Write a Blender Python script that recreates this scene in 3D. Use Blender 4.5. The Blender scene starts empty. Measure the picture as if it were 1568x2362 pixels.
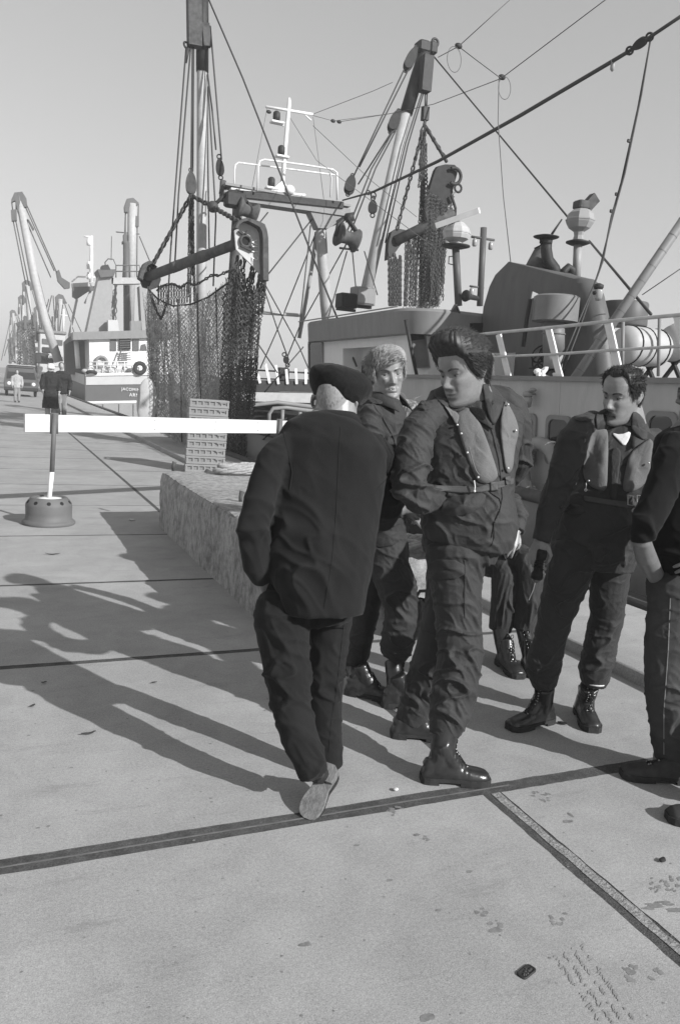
import bpy, math, random
import numpy as np
from mathutils import Vector, Matrix, noise
from mathutils.bvhtree import BVHTree
random.seed(7)
rng = np.random.default_rng(7)
scene = bpy.context.scene
COL = scene.collection
# ------------------------------------------------------------------ camera geometry
F = 1837.0; CX, CY = 784.0, 1181.0; CAMH = 1.6
R = Matrix(((0.9179261270547133, 3.4484382452847424e-06, -0.3967513393278496),
            (-0.3914967493528664, 0.16221968581497864, -0.9057676682131177),
            (0.06435775412856733, 0.986754667342495, 0.14890703798453914)))
CAM = Vector((0, 0, CAMH))
FWD = R @ Vector((0, 0, -1))
def ray(px, py): return R @ Vector((px - CX, CY - py, -F))
def G(px, py, z=0.0):
    d = ray(px, py); return CAM + d * ((z - CAMH) / d.z)
def P(px, py, y):
    d = ray(px, py); return CAM + d * (y / d.y)
def PX(px, py, x):
    d = ray(px, py); return CAM + d * (x / d.x)
def scale_at(p): return F / max(0.01, (Vector(p) - CAM).dot(FWD))      # pixels per metre
def proj(p):
    q = R.transposed() @ (Vector(p) - CAM); return (CX + F * q.x / -q.z, CY - F * q.y / -q.z)
V = Vector
# ------------------------------------------------------------------ mesh builder
class MB:
    def __init__(s): s.v = []; s.f = []; s.m = []; s.mi = 0
    def add(s, vs, fs):
        o = len(s.v); s.v.extend([tuple(p) for p in vs]); s.f.extend([tuple(i + o for i in q) for q in fs]); s.m.extend([s.mi] * len(fs)); return s
    def box(s, c, size, rot=None):
        x, y, z = size[0] / 2, size[1] / 2, size[2] / 2
        vs = [V(q) for q in ((-x,-y,-z),(x,-y,-z),(x,y,-z),(-x,y,-z),(-x,-y,z),(x,-y,z),(x,y,z),(-x,y,z))]
        if rot is not None: vs = [rot @ q for q in vs]
        c = V(c)
        return s.add([q + c for q in vs], [(3,2,1,0),(4,5,6,7),(0,1,5,4),(1,2,6,5),(2,3,7,6),(3,0,4,7)])
    def bbox(s, c, size, b=0.01, rot=None):
        """box with chamfered edges"""
        hx, hy, hz = size[0]/2, size[1]/2, size[2]/2
        b = min(b, hx*.9, hy*.9, hz*.9)
        rings = []
        def ring(z, i):
            x, y = hx - i, hy - i; k = b if i == 0 else b
            return [V(q) for q in ((-x+k,-y,z),(x-k,-y,z),(x,-y+k,z),(x,y-k,z),(x-k,y,z),(-x+k,y,z),(-x,y-k,z),(-x,-y+k,z))]
        rr = [ring(-hz, b*.999), ring(-hz+b, 0), ring(hz-b, 0), ring(hz, b*.999)]
        c = V(c)
        rr = [[(rot @ q if rot is not None else q) + c for q in r_] for r_ in rr]
        return s.loft(rr)
    def loft(s, rings, closed=True, caps=True):
        n = len(rings[0]); vs = [p for r_ in rings for p in r_]; fs = []
        for i in range(len(rings) - 1):
            for j in range(n if closed else n - 1):
                k = (j + 1) % n
                fs.append((i*n+j, i*n+k, (i+1)*n+k, (i+1)*n+j))
        if caps and closed:
            fs.append(tuple(range(n))[::-1]); fs.append(tuple(range((len(rings)-1)*n, len(rings)*n)))
        return s.add(vs, fs)
    def tube(s, pts, r, n=8, caps=True):
        pts = [V(p) for p in pts]
        if not hasattr(r, '__len__'): r = [r] * len(pts)
        rings = []; prev = None
        for i, p in enumerate(pts):
            t = (pts[min(i+1, len(pts)-1)] - pts[max(i-1, 0)])
            if t.length < 1e-9: t = V((0,0,1))
            t.normalize()
            if prev is None:
                a = V((0,0,1)) if abs(t.z) < .9 else V((1,0,0)); u = t.cross(a).normalized()
            else:
                u = prev - t * prev.dot(t); u = u.normalized() if u.length > 1e-6 else t.orthogonal().normalized()
            prev = u; w = t.cross(u)
            rings.append([p + (u*math.cos(2*math.pi*k/n) + w*math.sin(2*math.pi*k/n)) * r[i] for k in range(n)])
        return s.loft(rings, caps=caps)
    def bar(s, a, b, w, h, up=(0,0,1)):
        a, b = V(a), V(b); t = (b - a).normalized(); u = t.cross(V(up))
        u = u.normalized() if u.length > 1e-4 else t.orthogonal().normalized(); n = u.cross(t)
        rings = [[p + u*x*w/2 + n*y*h/2 for x, y in ((-1,-1),(1,-1),(1,1),(-1,1))] for p in (a, b)]
        return s.loft(rings)
    def sphere(s, c, r, nu=12, nv=8, rot=None):
        if not hasattr(r, '__len__'): r = (r, r, r)
        c = V(c); rings = []
        for i in range(nv + 1):
            a = math.pi * (i / nv); a = min(max(a, .02), math.pi - .02)
            rg = []
            for k in range(nu):
                b = 2*math.pi*k/nu
                q = V((r[0]*math.sin(a)*math.cos(b), r[1]*math.sin(a)*math.sin(b), -r[2]*math.cos(a)))
                rg.append((rot @ q if rot is not None else q) + c)
            rings.append(rg)
        return s.loft(rings)
    def torus(s, c, Rr, r, axis=(0,0,1), n=20, m=8, arc=2*math.pi, sx=1.0, ux=None):
        ax = V(axis).normalized(); u = (V(ux) - ax*V(ux).dot(ax)).normalized() if ux is not None else ax.orthogonal().normalized(); w = ax.cross(u); c = V(c)
        vs = []; fs = []; full = abs(arc - 2*math.pi) < 1e-6
        nn = n if full else n + 1
        for i in range(nn):
            a = arc*i/n; d = u*math.cos(a)*sx + w*math.sin(a); o = c + d*Rr
            dn = d.normalized()
            for k in range(m):
                b = 2*math.pi*k/m; vs.append(o + dn*r*math.cos(b) + ax*r*math.sin(b))
        for i in range(n):
            i2 = (i+1) % nn
            for k in range(m):
                k2 = (k+1) % m; fs.append((i*m+k, i2*m+k, i2*m+k2, i*m+k2))
        return s.add(vs, fs)
    def lathe(s, c, prof, axis=(0,0,1), n=20, caps=True):
        """prof: list of (radius, height along axis)"""
        ax = V(axis).normalized(); u = ax.orthogonal().normalized(); w = ax.cross(u); c = V(c)
        return s.loft([[c + ax*h + (u*math.cos(2*math.pi*k/n)+w*math.sin(2*math.pi*k/n))*max(r,1e-4) for k in range(n)] for r, h in prof], caps=caps)
    def prism(s, poly, vec):
        """closed polygon (list of points) extruded by vec"""
        vec = V(vec); a = [V(p) for p in poly]; b = [p + vec for p in a]; n = len(a)
        return s.add(a + b, [tuple(range(n))[::-1], tuple(range(n, 2*n))] + [(i, (i+1) % n, n+(i+1) % n, n+i) for i in range(n)])
    def build(s, name, mat, parent=None, smooth=False, autosmooth=None):
        me = bpy.data.meshes.new(name)
        off = ORG.get(parent.name, V((0,0,0))) if parent is not None else V((0,0,0))
        vs = [(p[0]-off.x, p[1]-off.y, p[2]-off.z) for p in s.v]
        me.from_pydata(vs, [], s.f); me.update()
        mats = mat if isinstance(mat, (list, tuple)) else [mat]
        for m_ in mats: me.materials.append(m_)
        if len(mats) > 1: me.polygons.foreach_set('material_index', s.m)
        if smooth: me.polygons.foreach_set('use_smooth', [True]*len(me.polygons))
        if smooth and autosmooth:
            try: me.set_sharp_from_angle(angle=math.radians(autosmooth))
            except Exception: pass
        o = bpy.data.objects.new(name, me); COL.objects.link(o)
        if parent is not None: o.parent = parent
        ORG[o.name] = off
        return o
ORG = {}
def tag(o, label=None, cat=None, group=None, kind=None):
    if label: o['label'] = label
    if cat: o['category'] = cat
    if group: o['group'] = group
    if kind: o['kind'] = kind
    return o
def thing(name, loc, label, cat, group=None):
    o = bpy.data.objects.new(name, None); o.empty_display_size = .1; COL.objects.link(o); o.location = loc
    ORG[o.name] = V(loc); return tag(o, label, cat, group)
def copy_tree(o, loc=None, parent=None):
    c = o.copy(); COL.objects.link(c)
    if parent is not None: c.parent = parent
    if loc is not None: c.location = loc
    ORG[c.name] = V(loc) if loc is not None else ORG.get(o.name, V((0,0,0)))
    for ch in list(o.children): copy_tree(ch, None, c)
    return c
def remesh(mb, voxel, smooth=4, fac=.5):
    """voxel-unite everything in mb into one continuous surface; returns a new MB"""
    me = bpy.data.meshes.new('tmp'); me.from_pydata(mb.v, [], mb.f); me.update()
    o = bpy.data.objects.new('tmp', me); COL.objects.link(o)
    m1 = o.modifiers.new('r', 'REMESH'); m1.mode = 'VOXEL'; m1.voxel_size = voxel; m1.use_smooth_shade = True
    if smooth:
        m2 = o.modifiers.new('s', 'SMOOTH'); m2.iterations = smooth; m2.factor = fac
    dg = bpy.context.evaluated_depsgraph_get(); ev = o.evaluated_get(dg); em = ev.to_mesh()
    nv = len(em.vertices); co = np.empty(nv*3); em.vertices.foreach_get('co', co); co = co.reshape(-1, 3)
    no = np.empty(nv*3); em.vertices.foreach_get('normal', no); no = no.reshape(-1, 3)
    fs = [tuple(p.vertices) for p in em.polygons]
    ev.to_mesh_clear(); bpy.data.objects.remove(o); bpy.data.meshes.remove(me)
    out = MB(); out.v = [tuple(p) for p in co]; out.f = fs; out.m = [0]*len(fs); out.no = no; out.co = co
    return out
# ------------------------------------------------------------------ materials
MATS = {}
def mat(name, g, rough=.7, var=.15, scale=6., spec=.3, metal=0., bump=0., bscale=60., dirt=0., dscale=2.5, dcol=.05, stretch=None, sheen=0., fine=0., crump=0., cscale=26.):
    if name in MATS: return MATS[name]
    m = bpy.data.materials.new(name); m.use_nodes = True; MATS[name] = m
    nt = m.node_tree; N = nt.nodes; L = nt.links; b = N['Principled BSDF']
    b.inputs['Roughness'].default_value = rough; b.inputs['Metallic'].default_value = metal
    b.inputs['Specular IOR Level'].default_value = spec
    if sheen: b.inputs['Sheen Weight'].default_value = sheen
    tc = N.new('ShaderNodeTexCoord'); src = tc.outputs['Object']
    if stretch:
        mp = N.new('ShaderNodeMapping'); mp.inputs['Scale'].default_value = stretch; L.new(src, mp.inputs['Vector']); src = mp.outputs['Vector']
    def nz(sc, det=4., ro=.6):
        n = N.new('ShaderNodeTexNoise'); n.inputs['Scale'].default_value = sc; n.inputs['Detail'].default_value = det; n.inputs['Roughness'].default_value = ro
        L.new(src, n.inputs['Vector']); return n.outputs['Fac']
    def math_(op, a, b_):
        n = N.new('ShaderNodeMath'); n.operation = op
        for i, x in enumerate((a, b_)):
            if isinstance(x, (int, float)): n.inputs[i].default_value = x
            else: L.new(x, n.inputs[i])
        return n.outputs[0]
    mr = N.new('ShaderNodeMapRange'); mr.inputs['From Min'].default_value = .3; mr.inputs['From Max'].default_value = .7
    mr.inputs['To Min'].default_value = g*(1-var); mr.inputs['To Max'].default_value = g*(1+var)
    L.new(nz(scale), mr.inputs['Value']); val = mr.outputs[0]
    if fine:
        mf = N.new('ShaderNodeMapRange'); mf.inputs['From Min'].default_value = .3; mf.inputs['From Max'].default_value = .7
        mf.inputs['To Min'].default_value = 1-fine; mf.inputs['To Max'].default_value = 1+fine
        L.new(nz(bscale, 3.), mf.inputs['Value']); val = math_('MULTIPLY', val, mf.outputs[0])
    if dirt:
        md = N.new('ShaderNodeMapRange'); md.inputs['From Min'].default_value = .52; md.inputs['From Max'].default_value = .72
        md.inputs['To Min'].default_value = 0; md.inputs['To Max'].default_value = dirt
        L.new(nz(dscale, 8., .68), md.inputs['Value'])
        mx = N.new('ShaderNodeMix'); mx.data_type = 'FLOAT'
        L.new(md.outputs[0], mx.inputs[0]); L.new(val, mx.inputs[2]); mx.inputs[3].default_value = dcol; val = mx.outputs[0]
    cb = N.new('ShaderNodeCombineColor')
    for i in range(3): L.new(val, cb.inputs[i])
    L.new(cb.outputs[0], b.inputs['Base Color'])
    cr = None
    if crump:
        cr = N.new('ShaderNodeBump'); cr.inputs['Strength'].default_value = crump; cr.inputs['Distance'].default_value = .012
        nn_ = N.new('ShaderNodeTexNoise'); nn_.inputs['Scale'].default_value = cscale; nn_.inputs['Detail'].default_value = 3.; nn_.inputs['Distortion'].default_value = .9; L.new(src, nn_.inputs['Vector']); ab = math_('ABSOLUTE', math_('SUBTRACT', nn_.outputs['Fac'], .5), 0.); L.new(math_('SUBTRACT', .5, ab), cr.inputs['Height']); L.new(cr.outputs[0], b.inputs['Normal'])
    if bump:
        bp = N.new('ShaderNodeBump'); bp.inputs['Strength'].default_value = bump; bp.inputs['Distance'].default_value = .01
        if cr: L.new(cr.outputs[0], bp.inputs['Normal'])
        L.new(nz(bscale, 5.), bp.inputs['Height']); L.new(bp.outputs[0], b.inputs['Normal'])
    return m
def vcol_mat(name, rough=.55, bump=.15, bscale=180., spec=.35):
    m = bpy.data.materials.new(name); m.use_nodes = True
    nt = m.node_tree; N = nt.nodes; L = nt.links; b = N['Principled BSDF']
    b.inputs['Roughness'].default_value = rough; b.inputs['Specular IOR Level'].default_value = spec
    b.inputs['Subsurface Weight'].default_value = .08
    b.inputs['Subsurface Radius'].default_value = (.006, .006, .006)
    a = N.new('ShaderNodeAttribute'); a.attribute_name = 'tone'; L.new(a.outputs['Fac'], b.inputs['Base Color'])
    tc = N.new('ShaderNodeTexCoord'); n = N.new('ShaderNodeTexNoise'); n.inputs['Scale'].default_value = bscale; L.new(tc.outputs['Object'], n.inputs['Vector'])
    bp = N.new('ShaderNodeBump'); bp.inputs['Strength'].default_value = bump; bp.inputs['Distance'].default_value = .003
    L.new(n.outputs['Fac'], bp.inputs['Height']); L.new(bp.outputs[0], b.inputs['Normal'])
    return m
# ------------------------------------------------------------------ camera, sky, sun
cam_d = bpy.data.cameras.new('camera'); cam = bpy.data.objects.new('camera', cam_d); COL.objects.link(cam)
cam_d.sensor_fit = 'VERTICAL'; cam_d.sensor_height = 36.; cam_d.lens = F/2362.*36.; cam_d.clip_end = 6000; cam_d.clip_start = .05
cam.matrix_world = Matrix.Translation(CAM) @ R.to_4x4(); scene.camera = cam
SUN_EL = math.radians(28.5); SUN_H = V((.5, -.866, 0)).normalized()      # towards the sun
w = bpy.data.worlds.new('World'); scene.world = w; w.use_nodes = True
N = w.node_tree.nodes; L = w.node_tree.links; bg = N['Background']
sky = N.new('ShaderNodeTexSky'); sky.sky_type = 'NISHITA'; sky.sun_disc = False
sky.sun_elevation = SUN_EL; sky.sun_rotation = math.atan2(SUN_H.x, SUN_H.y); sky.air_density = 1.0; sky.dust_density = .4; sky.ozone_density = 1.
sep = N.new('ShaderNodeSeparateColor'); L.new(sky.outputs[0], sep.inputs[0]); gm = N.new('ShaderNodeMath'); gm.operation = 'MULTIPLY_ADD'
L.new(sep.outputs[0], gm.inputs[0]); gm.inputs[1].default_value = .3; L.new(sep.outputs[2], gm.inputs[2]); pw = N.new('ShaderNodeMath'); pw.operation = 'POWER'; L.new(gm.outputs[0], pw.inputs[0]); pw.inputs[1].default_value = .62
L.new(pw.outputs[0], bg.inputs['Color']); bg.inputs['Strength'].default_value = .148
sd = bpy.data.lights.new('sun', 'SUN'); so = bpy.data.objects.new('sun', sd); COL.objects.link(so)
sd.energy = 4.5; sd.angle = math.radians(.53); sd.color = (1, 1, 1)
sdir = (SUN_H*math.cos(SUN_EL) + V((0,0,math.sin(SUN_EL))))
so.rotation_euler = (-sdir).to_track_quat('-Z', 'Y').to_euler(); so.location = (20, -30, 30)
scene.view_settings.view_transform = 'Standard'; scene.view_settings.look = 'None'; scene.view_settings.exposure = .44; scene.view_settings.gamma = 1
# ------------------------------------------------------------------ the quay
QE = 4.92                                                               # quay edge (x)
def concrete(name, g):
    m = bpy.data.materials.new(name); m.use_nodes = True
    nt = m.node_tree; N = nt.nodes; L = nt.links; b = N['Principled BSDF']; b.inputs['Roughness'].default_value = .85; b.inputs['Specular IOR Level'].default_value = .25
    tc = N.new('ShaderNodeTexCoord'); src = tc.outputs['Object']
    def nz(sc, det=5., ro=.6, st=None, dist=0.):
        n = N.new('ShaderNodeTexNoise'); n.inputs['Scale'].default_value = sc; n.inputs['Detail'].default_value = det; n.inputs['Roughness'].default_value = ro; n.inputs['Distortion'].default_value = dist
        s_ = src
        if st:
            mp = N.new('ShaderNodeMapping'); mp.inputs['Scale'].default_value = st; L.new(src, mp.inputs['Vector']); s_ = mp.outputs['Vector']
        L.new(s_, n.inputs['Vector']); return n.outputs['Fac']
    def rmap(x, a, b_, c, d):
        n = N.new('ShaderNodeMapRange'); n.inputs['From Min'].default_value = a; n.inputs['From Max'].default_value = b_; n.inputs['To Min'].default_value = c; n.inputs['To Max'].default_value = d
        L.new(x, n.inputs['Value']); return n.outputs[0]
    def mul(a, b_):
        n = N.new('ShaderNodeMath'); n.operation = 'MULTIPLY'; L.new(a, n.inputs[0]); L.new(b_, n.inputs[1]); return n.outputs[0]
    v = rmap(nz(.9, 6., .65), .3, .7, g*.84, g*1.14)
    v = mul(v, rmap(nz(4., 6., .7, None, .6), .35, .65, .93, 1.07))
    v = mul(v, rmap(nz(3.2, 8., .75, (.5, 2.2, 1)), .56, .74, 1., .72))       # smears
    v = mul(v, rmap(nz(240., 2.), .25, .75, .70, 1.3)); v = mul(v, rmap(nz(85., 3.), .25, .75, .84, 1.16))                        # grain
    v = mul(v, rmap(nz(900., 1.), .25, .75, .90, 1.1))
    vo = N.new('ShaderNodeTexVoronoi'); vo.inputs['Scale'].default_value = 9.; L.new(src, vo.inputs['Vector'])
    v = mul(v, rmap(vo.outputs['Distance'], .025, .06, .62, 1.))              # small dark specks
    vo2 = N.new('ShaderNodeTexVoronoi'); vo2.inputs['Scale'].default_value = 31.; L.new(src, vo2.inputs['Vector'])
    v = mul(v, rmap(vo2.outputs['Distance'], .04, .09, .72, 1.))
    cb = N.new('ShaderNodeCombineColor')
    for i in range(3): L.new(v, cb.inputs[i])
    L.new(cb.outputs[0], b.inputs['Base Color'])
    bp = N.new('ShaderNodeBump'); bp.inputs['Strength'].default_value = .35; bp.inputs['Distance'].default_value = .004
    L.new(nz(190., 4., .7), bp.inputs['Height']); L.new(bp.outputs[0], b.inputs['Normal'])
    return m
M_slab = concrete('slab_concrete', .335)
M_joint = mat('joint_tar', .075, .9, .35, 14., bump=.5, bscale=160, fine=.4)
M_edgebeam = concrete('edge_concrete', .34)
M_quaywall = mat('quay_wall', .16, .9, .3, 1.5, bump=.4, bscale=20, dirt=.5)
def jag_edge(n, amp, seed):
    return [noise.noise(V((i*.9, seed*7.1, .3)))*amp + noise.noise(V((i*.27, seed*3.3, 8.3)))*amp for i in range(n+1)]
ys = [-6.0, -3.1, -1.2, .69, 2.595, 4.505, 6.32, 8.28, 10.25, 12.2, 14.15, 16.1, 18.0, 20., 22., 24.]
yw = {2.595: .085, 4.505: .05, 6.32: .04, 8.28: .028, 10.25: .022}
jx = 1.86; xw = .035
mb = MB()
def slab(x0, x1, y0, y1, seed, n=60, z=0.0):
    """one cast slab: jagged rim, small arris, flat top"""
    pts = []
    e = [jag_edge(n, .004, seed+k) for k in range(4)]
    for i in range(n): t = i/n; pts.append((x0+(x1-x0)*t, y0+e[0][i]))
    for i in range(n): t = i/n; pts.append((x1+e[1][i], y0+(y1-y0)*t))
    for i in range(n): t = i/n; pts.append((x1+(x0-x1)*t, y1+e[2][i]))
    for i in range(n): t = i/n; pts.append((x0+e[3][i], y1+(y0-y1)*t))
    m_ = len(pts); cx, cy = (x0+x1)/2, (y0+y1)/2
    top = [(x+(.002 if x < cx else -.002), y+(.002 if y < cy else -.002), z) for x, y in pts]
    rim = [(x, y, z-.001) for x, y in pts]; bot = [(x, y, z-.05) for x, y in pts]
    n0 = len(mb.f); mb.add(top+rim+bot, [tuple(range(m_))] + [(m_+i, m_+(i+1) % m_, (i+1) % m_, i) for i in range(m_)] + [(2*m_+i, 2*m_+(i+1) % m_, m_+(i+1) % m_, m_+i) for i in range(m_)])
    for k in range(n0+1, len(mb.f)): mb.m[k] = 1  # rims take the dark joint tone to hide their sunlit edge
xs = [-14, -10.2, -6.4, -2.55, jx - xw/2]
for i in range(len(ys)-1):
    a = ys[i] + yw.get(ys[i], .03)/2; b_ = ys[i+1] - yw.get(ys[i+1], .03)/2
    for j in range(len(xs)-1):
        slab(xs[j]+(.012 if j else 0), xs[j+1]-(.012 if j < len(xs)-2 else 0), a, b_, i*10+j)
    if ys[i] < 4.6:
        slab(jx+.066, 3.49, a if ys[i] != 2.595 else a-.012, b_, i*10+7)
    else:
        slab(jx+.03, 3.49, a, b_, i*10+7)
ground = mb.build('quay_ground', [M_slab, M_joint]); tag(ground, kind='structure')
mb = MB()
mb.add([(-300,-40,-.002),(3.49,-40,-.002),(3.49,24,-.002),(-300,24,-.002)], [(0,1,2,3)])
tag(mb.build('joint_bed', M_joint), kind='structure')
mb = MB()                                                               # far quay beyond the slabs and left of them
mb.add([(-300,24,0),(QE,24,0),(QE,400,0),(-300,400,0),(-300,-40,0),(-14,-40,0),(-14,24,0),(-14,-6,0),(QE,-40,0),(QE,-6,0)], [(0,1,2,3),(4,5,6,0),(5,8,9,7)])
tag(mb.build('far_quay_ground', M_slab), kind='structure')
mb = MB()                                                               # steel strip in the wide joint, light mortar beside the long joint
for k in range(40):
    x0 = -6 + k*.2; mb.box((x0+.1, 2.597+noise.noise(V((k*.4,0,0)))*.004, -.002), (.2, .006, .004))
tag(mb.build('joint_steel_strip', mat('old_steel', .16, .6, .3, 12., metal=.3)), kind='structure')
mb = MB()
n = 160
for a_, b_ in ((-6, 2.55), (2.64, 4.47)):
    l = []; r_ = []
    for i in range(n+1):
        y = a_+(b_-a_)*i/n
        l.append((jx+.020+noise.noise(V((y*9,1,0)))*.006, y, .0+noise.noise(V((y*30,5,0)))*.002)); r_.append((jx+.060+noise.noise(V((y*7,9,0)))*.010, y, -.0005+noise.noise(V((y*26,7,0)))*.003))
    mb.loft([l, r_], closed=False)
tag(mb.build('joint_mortar', mat('mortar', .27, .95, .3, 30., bump=.9, bscale=90, fine=.35)), kind='structure')
# edge beam with its rounded kerb, the timber and steel nosing
mb = MB()
prof = [(3.49, -.05), (3.49, .074), (3.497, .080), (3.508, .083), (QE-.32, .083), (QE-.30, .07), (QE-.30, -.05)]
mb.loft([[(x, y, z) for x, z in prof] for y in [-40+i*.8 for i in range(120)] + [120, 400]], closed=False)
tag(mb.build('kerb', M_edgebeam, smooth=True, autosmooth=40), kind='structure')
mb = MB()
for i in range(24):
    y0 = -6+i*3.0; mb.bbox((QE-.19, y0+1.5, .03), (.2, 2.97, .20), .02)
mb.bbox((QE-.19, 230, .03), (.2, 320, .2), .02)
mb.bbox((QE-.04, 180, -.02), (.08, 440, .16), .015)
tag(mb.build('edge_timber', mat('edge_timber', .075, .85, .3, 3., bump=.5, bscale=40, stretch=(8, 1, 8), dirt=.3)), kind='structure')
mb = MB(); mb.tube([(QE-.06, -6+.05*i, .075) for i in range(0, 1300)], .014, 5)
for i in range(650):
    mb.tube([(QE-.075, -6+.1*i, .078), (QE-.045, -6+.1*i+.05, .086)], .009, 4)
tag(mb.build('edge_steel_nosing', mat('old_steel', .16)), kind='structure')
mb = MB(); mb.add([(QE,-40,.0),(QE,400,.0),(QE,400,-5),(QE,-40,-5)], [(0,1,2,3)])
tag(mb.build('quay_wall', M_quaywall), kind='structure')
# water and far shore
wm = bpy.data.materials.new('harbour_water'); wm.use_nodes = True
b = wm.node_tree.nodes['Principled BSDF']; b.inputs['Base Color'].default_value = (.03,.03,.03,1); b.inputs['Roughness'].default_value = .12
tn = wm.node_tree.nodes.new('ShaderNodeTexNoise'); tn.inputs['Scale'].default_value = 1.5; tn.inputs['Detail'].default_value = 5
tcw = wm.node_tree.nodes.new('ShaderNodeTexCoord'); wm.node_tree.links.new(tcw.outputs['Object'], tn.inputs['Vector'])
bp = wm.node_tree.nodes.new('ShaderNodeBump'); bp.inputs['Strength'].default_value = .5; bp.inputs['Distance'].default_value = .1
wm.node_tree.links.new(tn.outputs['Fac'], bp.inputs['Height']); wm.node_tree.links.new(bp.outputs[0], b.inputs['Normal'])
mb = MB(); mb.add([(-600,-600,-2.0),(600,-600,-2.0),(600,700,-2.0),(-600,700,-2.0)], [(0,1,2,3)])
tag(mb.build('water', wm), kind='structure')
mb = MB()
pr = []
for i in range(120):
    x = -580+i*9.7; h = 3.2+noise.noise(V((i*.31,2,0)))*1.5+max(0, noise.noise(V((i*.9,7,0))))*2.2
    pr.append([(x, 470, -2), (x, 482, h), (x, 500, h), (x, 520, -2)])
mb.loft(pr, closed=False)
tag(mb.build('far_dike', mat('dike', .13, .9, .3, .05)), kind='structure')
# wet marks and stains on the slabs
mb = MB()
BZ = 0.
def blob(px, py, rx, ry, ang=0, n=14, wob=.3, z=.0006):
    global BZ
    BZ += 1.2e-6*3; z = z + BZ; c = G(px, py); vs = []
    s0 = random.random()*50
    for k in range(n):
        a = 2*math.pi*k/n; rr = 1+wob*noise.noise(V((math.cos(a)*1.3+s0, math.sin(a)*1.3, s0)))*1.6
        x, y = rx*rr*math.cos(a), ry*rr*math.sin(a)
        vs.append((c.x+x*math.cos(ang)-y*math.sin(ang), c.y+x*math.sin(ang)+y*math.cos(ang), z))
    mb.add(vs, [tuple(range(n))])
# boot print right of the cross joint, and the ones scattered about
for cx, cy, k, sp in ((1248,1836,16,24), (912,1872,13,22), (972,1930,6,16), (1140,2135,5,14), (1110,2105,6,18), (1290,2120,9,26)):
    for i in range(k):
        blob(cx+random.uniform(-1,1)*sp, cy+random.uniform(-.5,.5)*sp, random.uniform(.004,.012), random.uniform(.004,.009), random.random()*3)
for i in range(11): blob(1450+random.uniform(-10,85), 2232+random.uniform(-5,32), random.uniform(.006,.016), random.uniform(.005,.011), .3)
for px, py, rx, ry in ((1082,2011,.012,.008), (898,2031,.014,.006), (1143,2145,.022,.013), (822,1950,.012,.008), (1310,1895,.02,.012), (1316,1880,.008,.02), (1526,1988,.008,.006), (1010,2100,.01,.006), (705,2178,.02,.01), (985,2348,.02,.012)):
    blob(px, py, rx, ry)
for i in range(9): blob(1500+random.uniform(-10,68), 2090+random.uniform(-14,12), random.uniform(.012,.05), random.uniform(.006,.014), -.2, wob=.5)
for i in range(22): blob(1525+random.uniform(-25,43), 2035+random.uniform(-14,22), random.uniform(.004,.014), random.uniform(.003,.008), .5, wob=.5)
for i in range(70):
    x = random.uniform(0, 1560); y = random.uniform(1950, 2362); blob(x, y, random.uniform(.0015,.005), random.uniform(.0015,.004))
for i in range(60):
    x = random.uniform(0, 700); y = random.uniform(1250, 1950); blob(x, y, random.uniform(.002,.008), random.uniform(.002,.006))
tag(mb.build('damp_marks', mat('damp_concrete', .20, .7, .3, 40.)), kind='structure')
mb = MB()                                                               # tyre tread mark, faint
for t in range(26):
    for s_ in range(4):
        a = V((1275+t*4.6+s_*22, 2200+t*6.6-s_*6))
        if random.random() < .78: blob(a.x+random.uniform(-2,2), a.y, random.uniform(.006,.013), random.uniform(.0015,.004), random.uniform(.3,1.0), wob=.7)
for i in range(0): blob(1400+random.uniform(-60,90), 1880+random.uniform(-10,80), random.uniform(.03,.07), random.uniform(.01,.02), random.random()*3, wob=.6, z=.0015)
tag(mb.build('tyre_tread_mark', mat('tread_mark', .262, .8, .25, 40.)), kind='structure')
# ------------------------------------------------------------------ people
def interp(x, xs, ys): return float(np.interp(x, xs, ys))
def sm(a, b, x):
    t = min(1, max(0, (x-a)/(b-a))); return t*t*(3-2*t)
def limb(mb, secs, n=20, ratio=.95, shrink=1.0, ex=2.0, cap=True, flat=False):
    """secs: (px, py, depth y, half width in photo pixels[, depth ratio]): a tapering tube through those stations"""
    C = [P(s[0], s[1], s[2]) for s in secs]; rings = []
    for i, s in enumerate(secs):
        c = C[i]; t = (C[min(i+1, len(C)-1)] - C[max(i-1, 0)]).normalized()
        vw = (c - CAM).normalized(); side = t.cross(vw).normalized(); fr = side.cross(t).normalized()
        a = s[3]/scale_at(c)*shrink; b = a*(s[4] if len(s) > 4 else ratio)
        rg = []
        for k in range(n):
            th = 2*math.pi*k/n; cs, sn = math.cos(th), math.sin(th)
            tl = (s[5]/scale_at(c) if len(s) > 5 else 0)*cs
            rg.append(c + side*a*math.copysign(abs(cs)**(2/ex), cs) + fr*b*math.copysign(abs(sn)**(2/ex), sn) + t*tl)
        rings.append(rg)
    if cap:   # rounded ends
        for end in ((0,) if flat else (0, -1)):
            c = C[end]; nb = C[1] if end == 0 else C[-2]; d = (c-nb).normalized()
            rr = sum((p-c).length for p in rings[end])/n
            caps = [[c + (p-c)*k + d*rr*h for p in rings[end]] for k, h in ((.8,.3),(.45,.48))]
            if end == 0: rings = caps[::-1] + rings
            else: rings = rings + caps
    mb.loft(rings); return C
def wlimb(mb, pts, rad, n=16, ratio=1.0):
    mb.tube(pts, rad, n)
def face_dir(pos, yaw):
    d = (CAM - V(pos)); d.z = 0; d.normalize(); a = math.radians(yaw)
    return V((d.x*math.cos(a)-d.y*math.sin(a), d.x*math.sin(a)+d.y*math.cos(a), 0))
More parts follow.
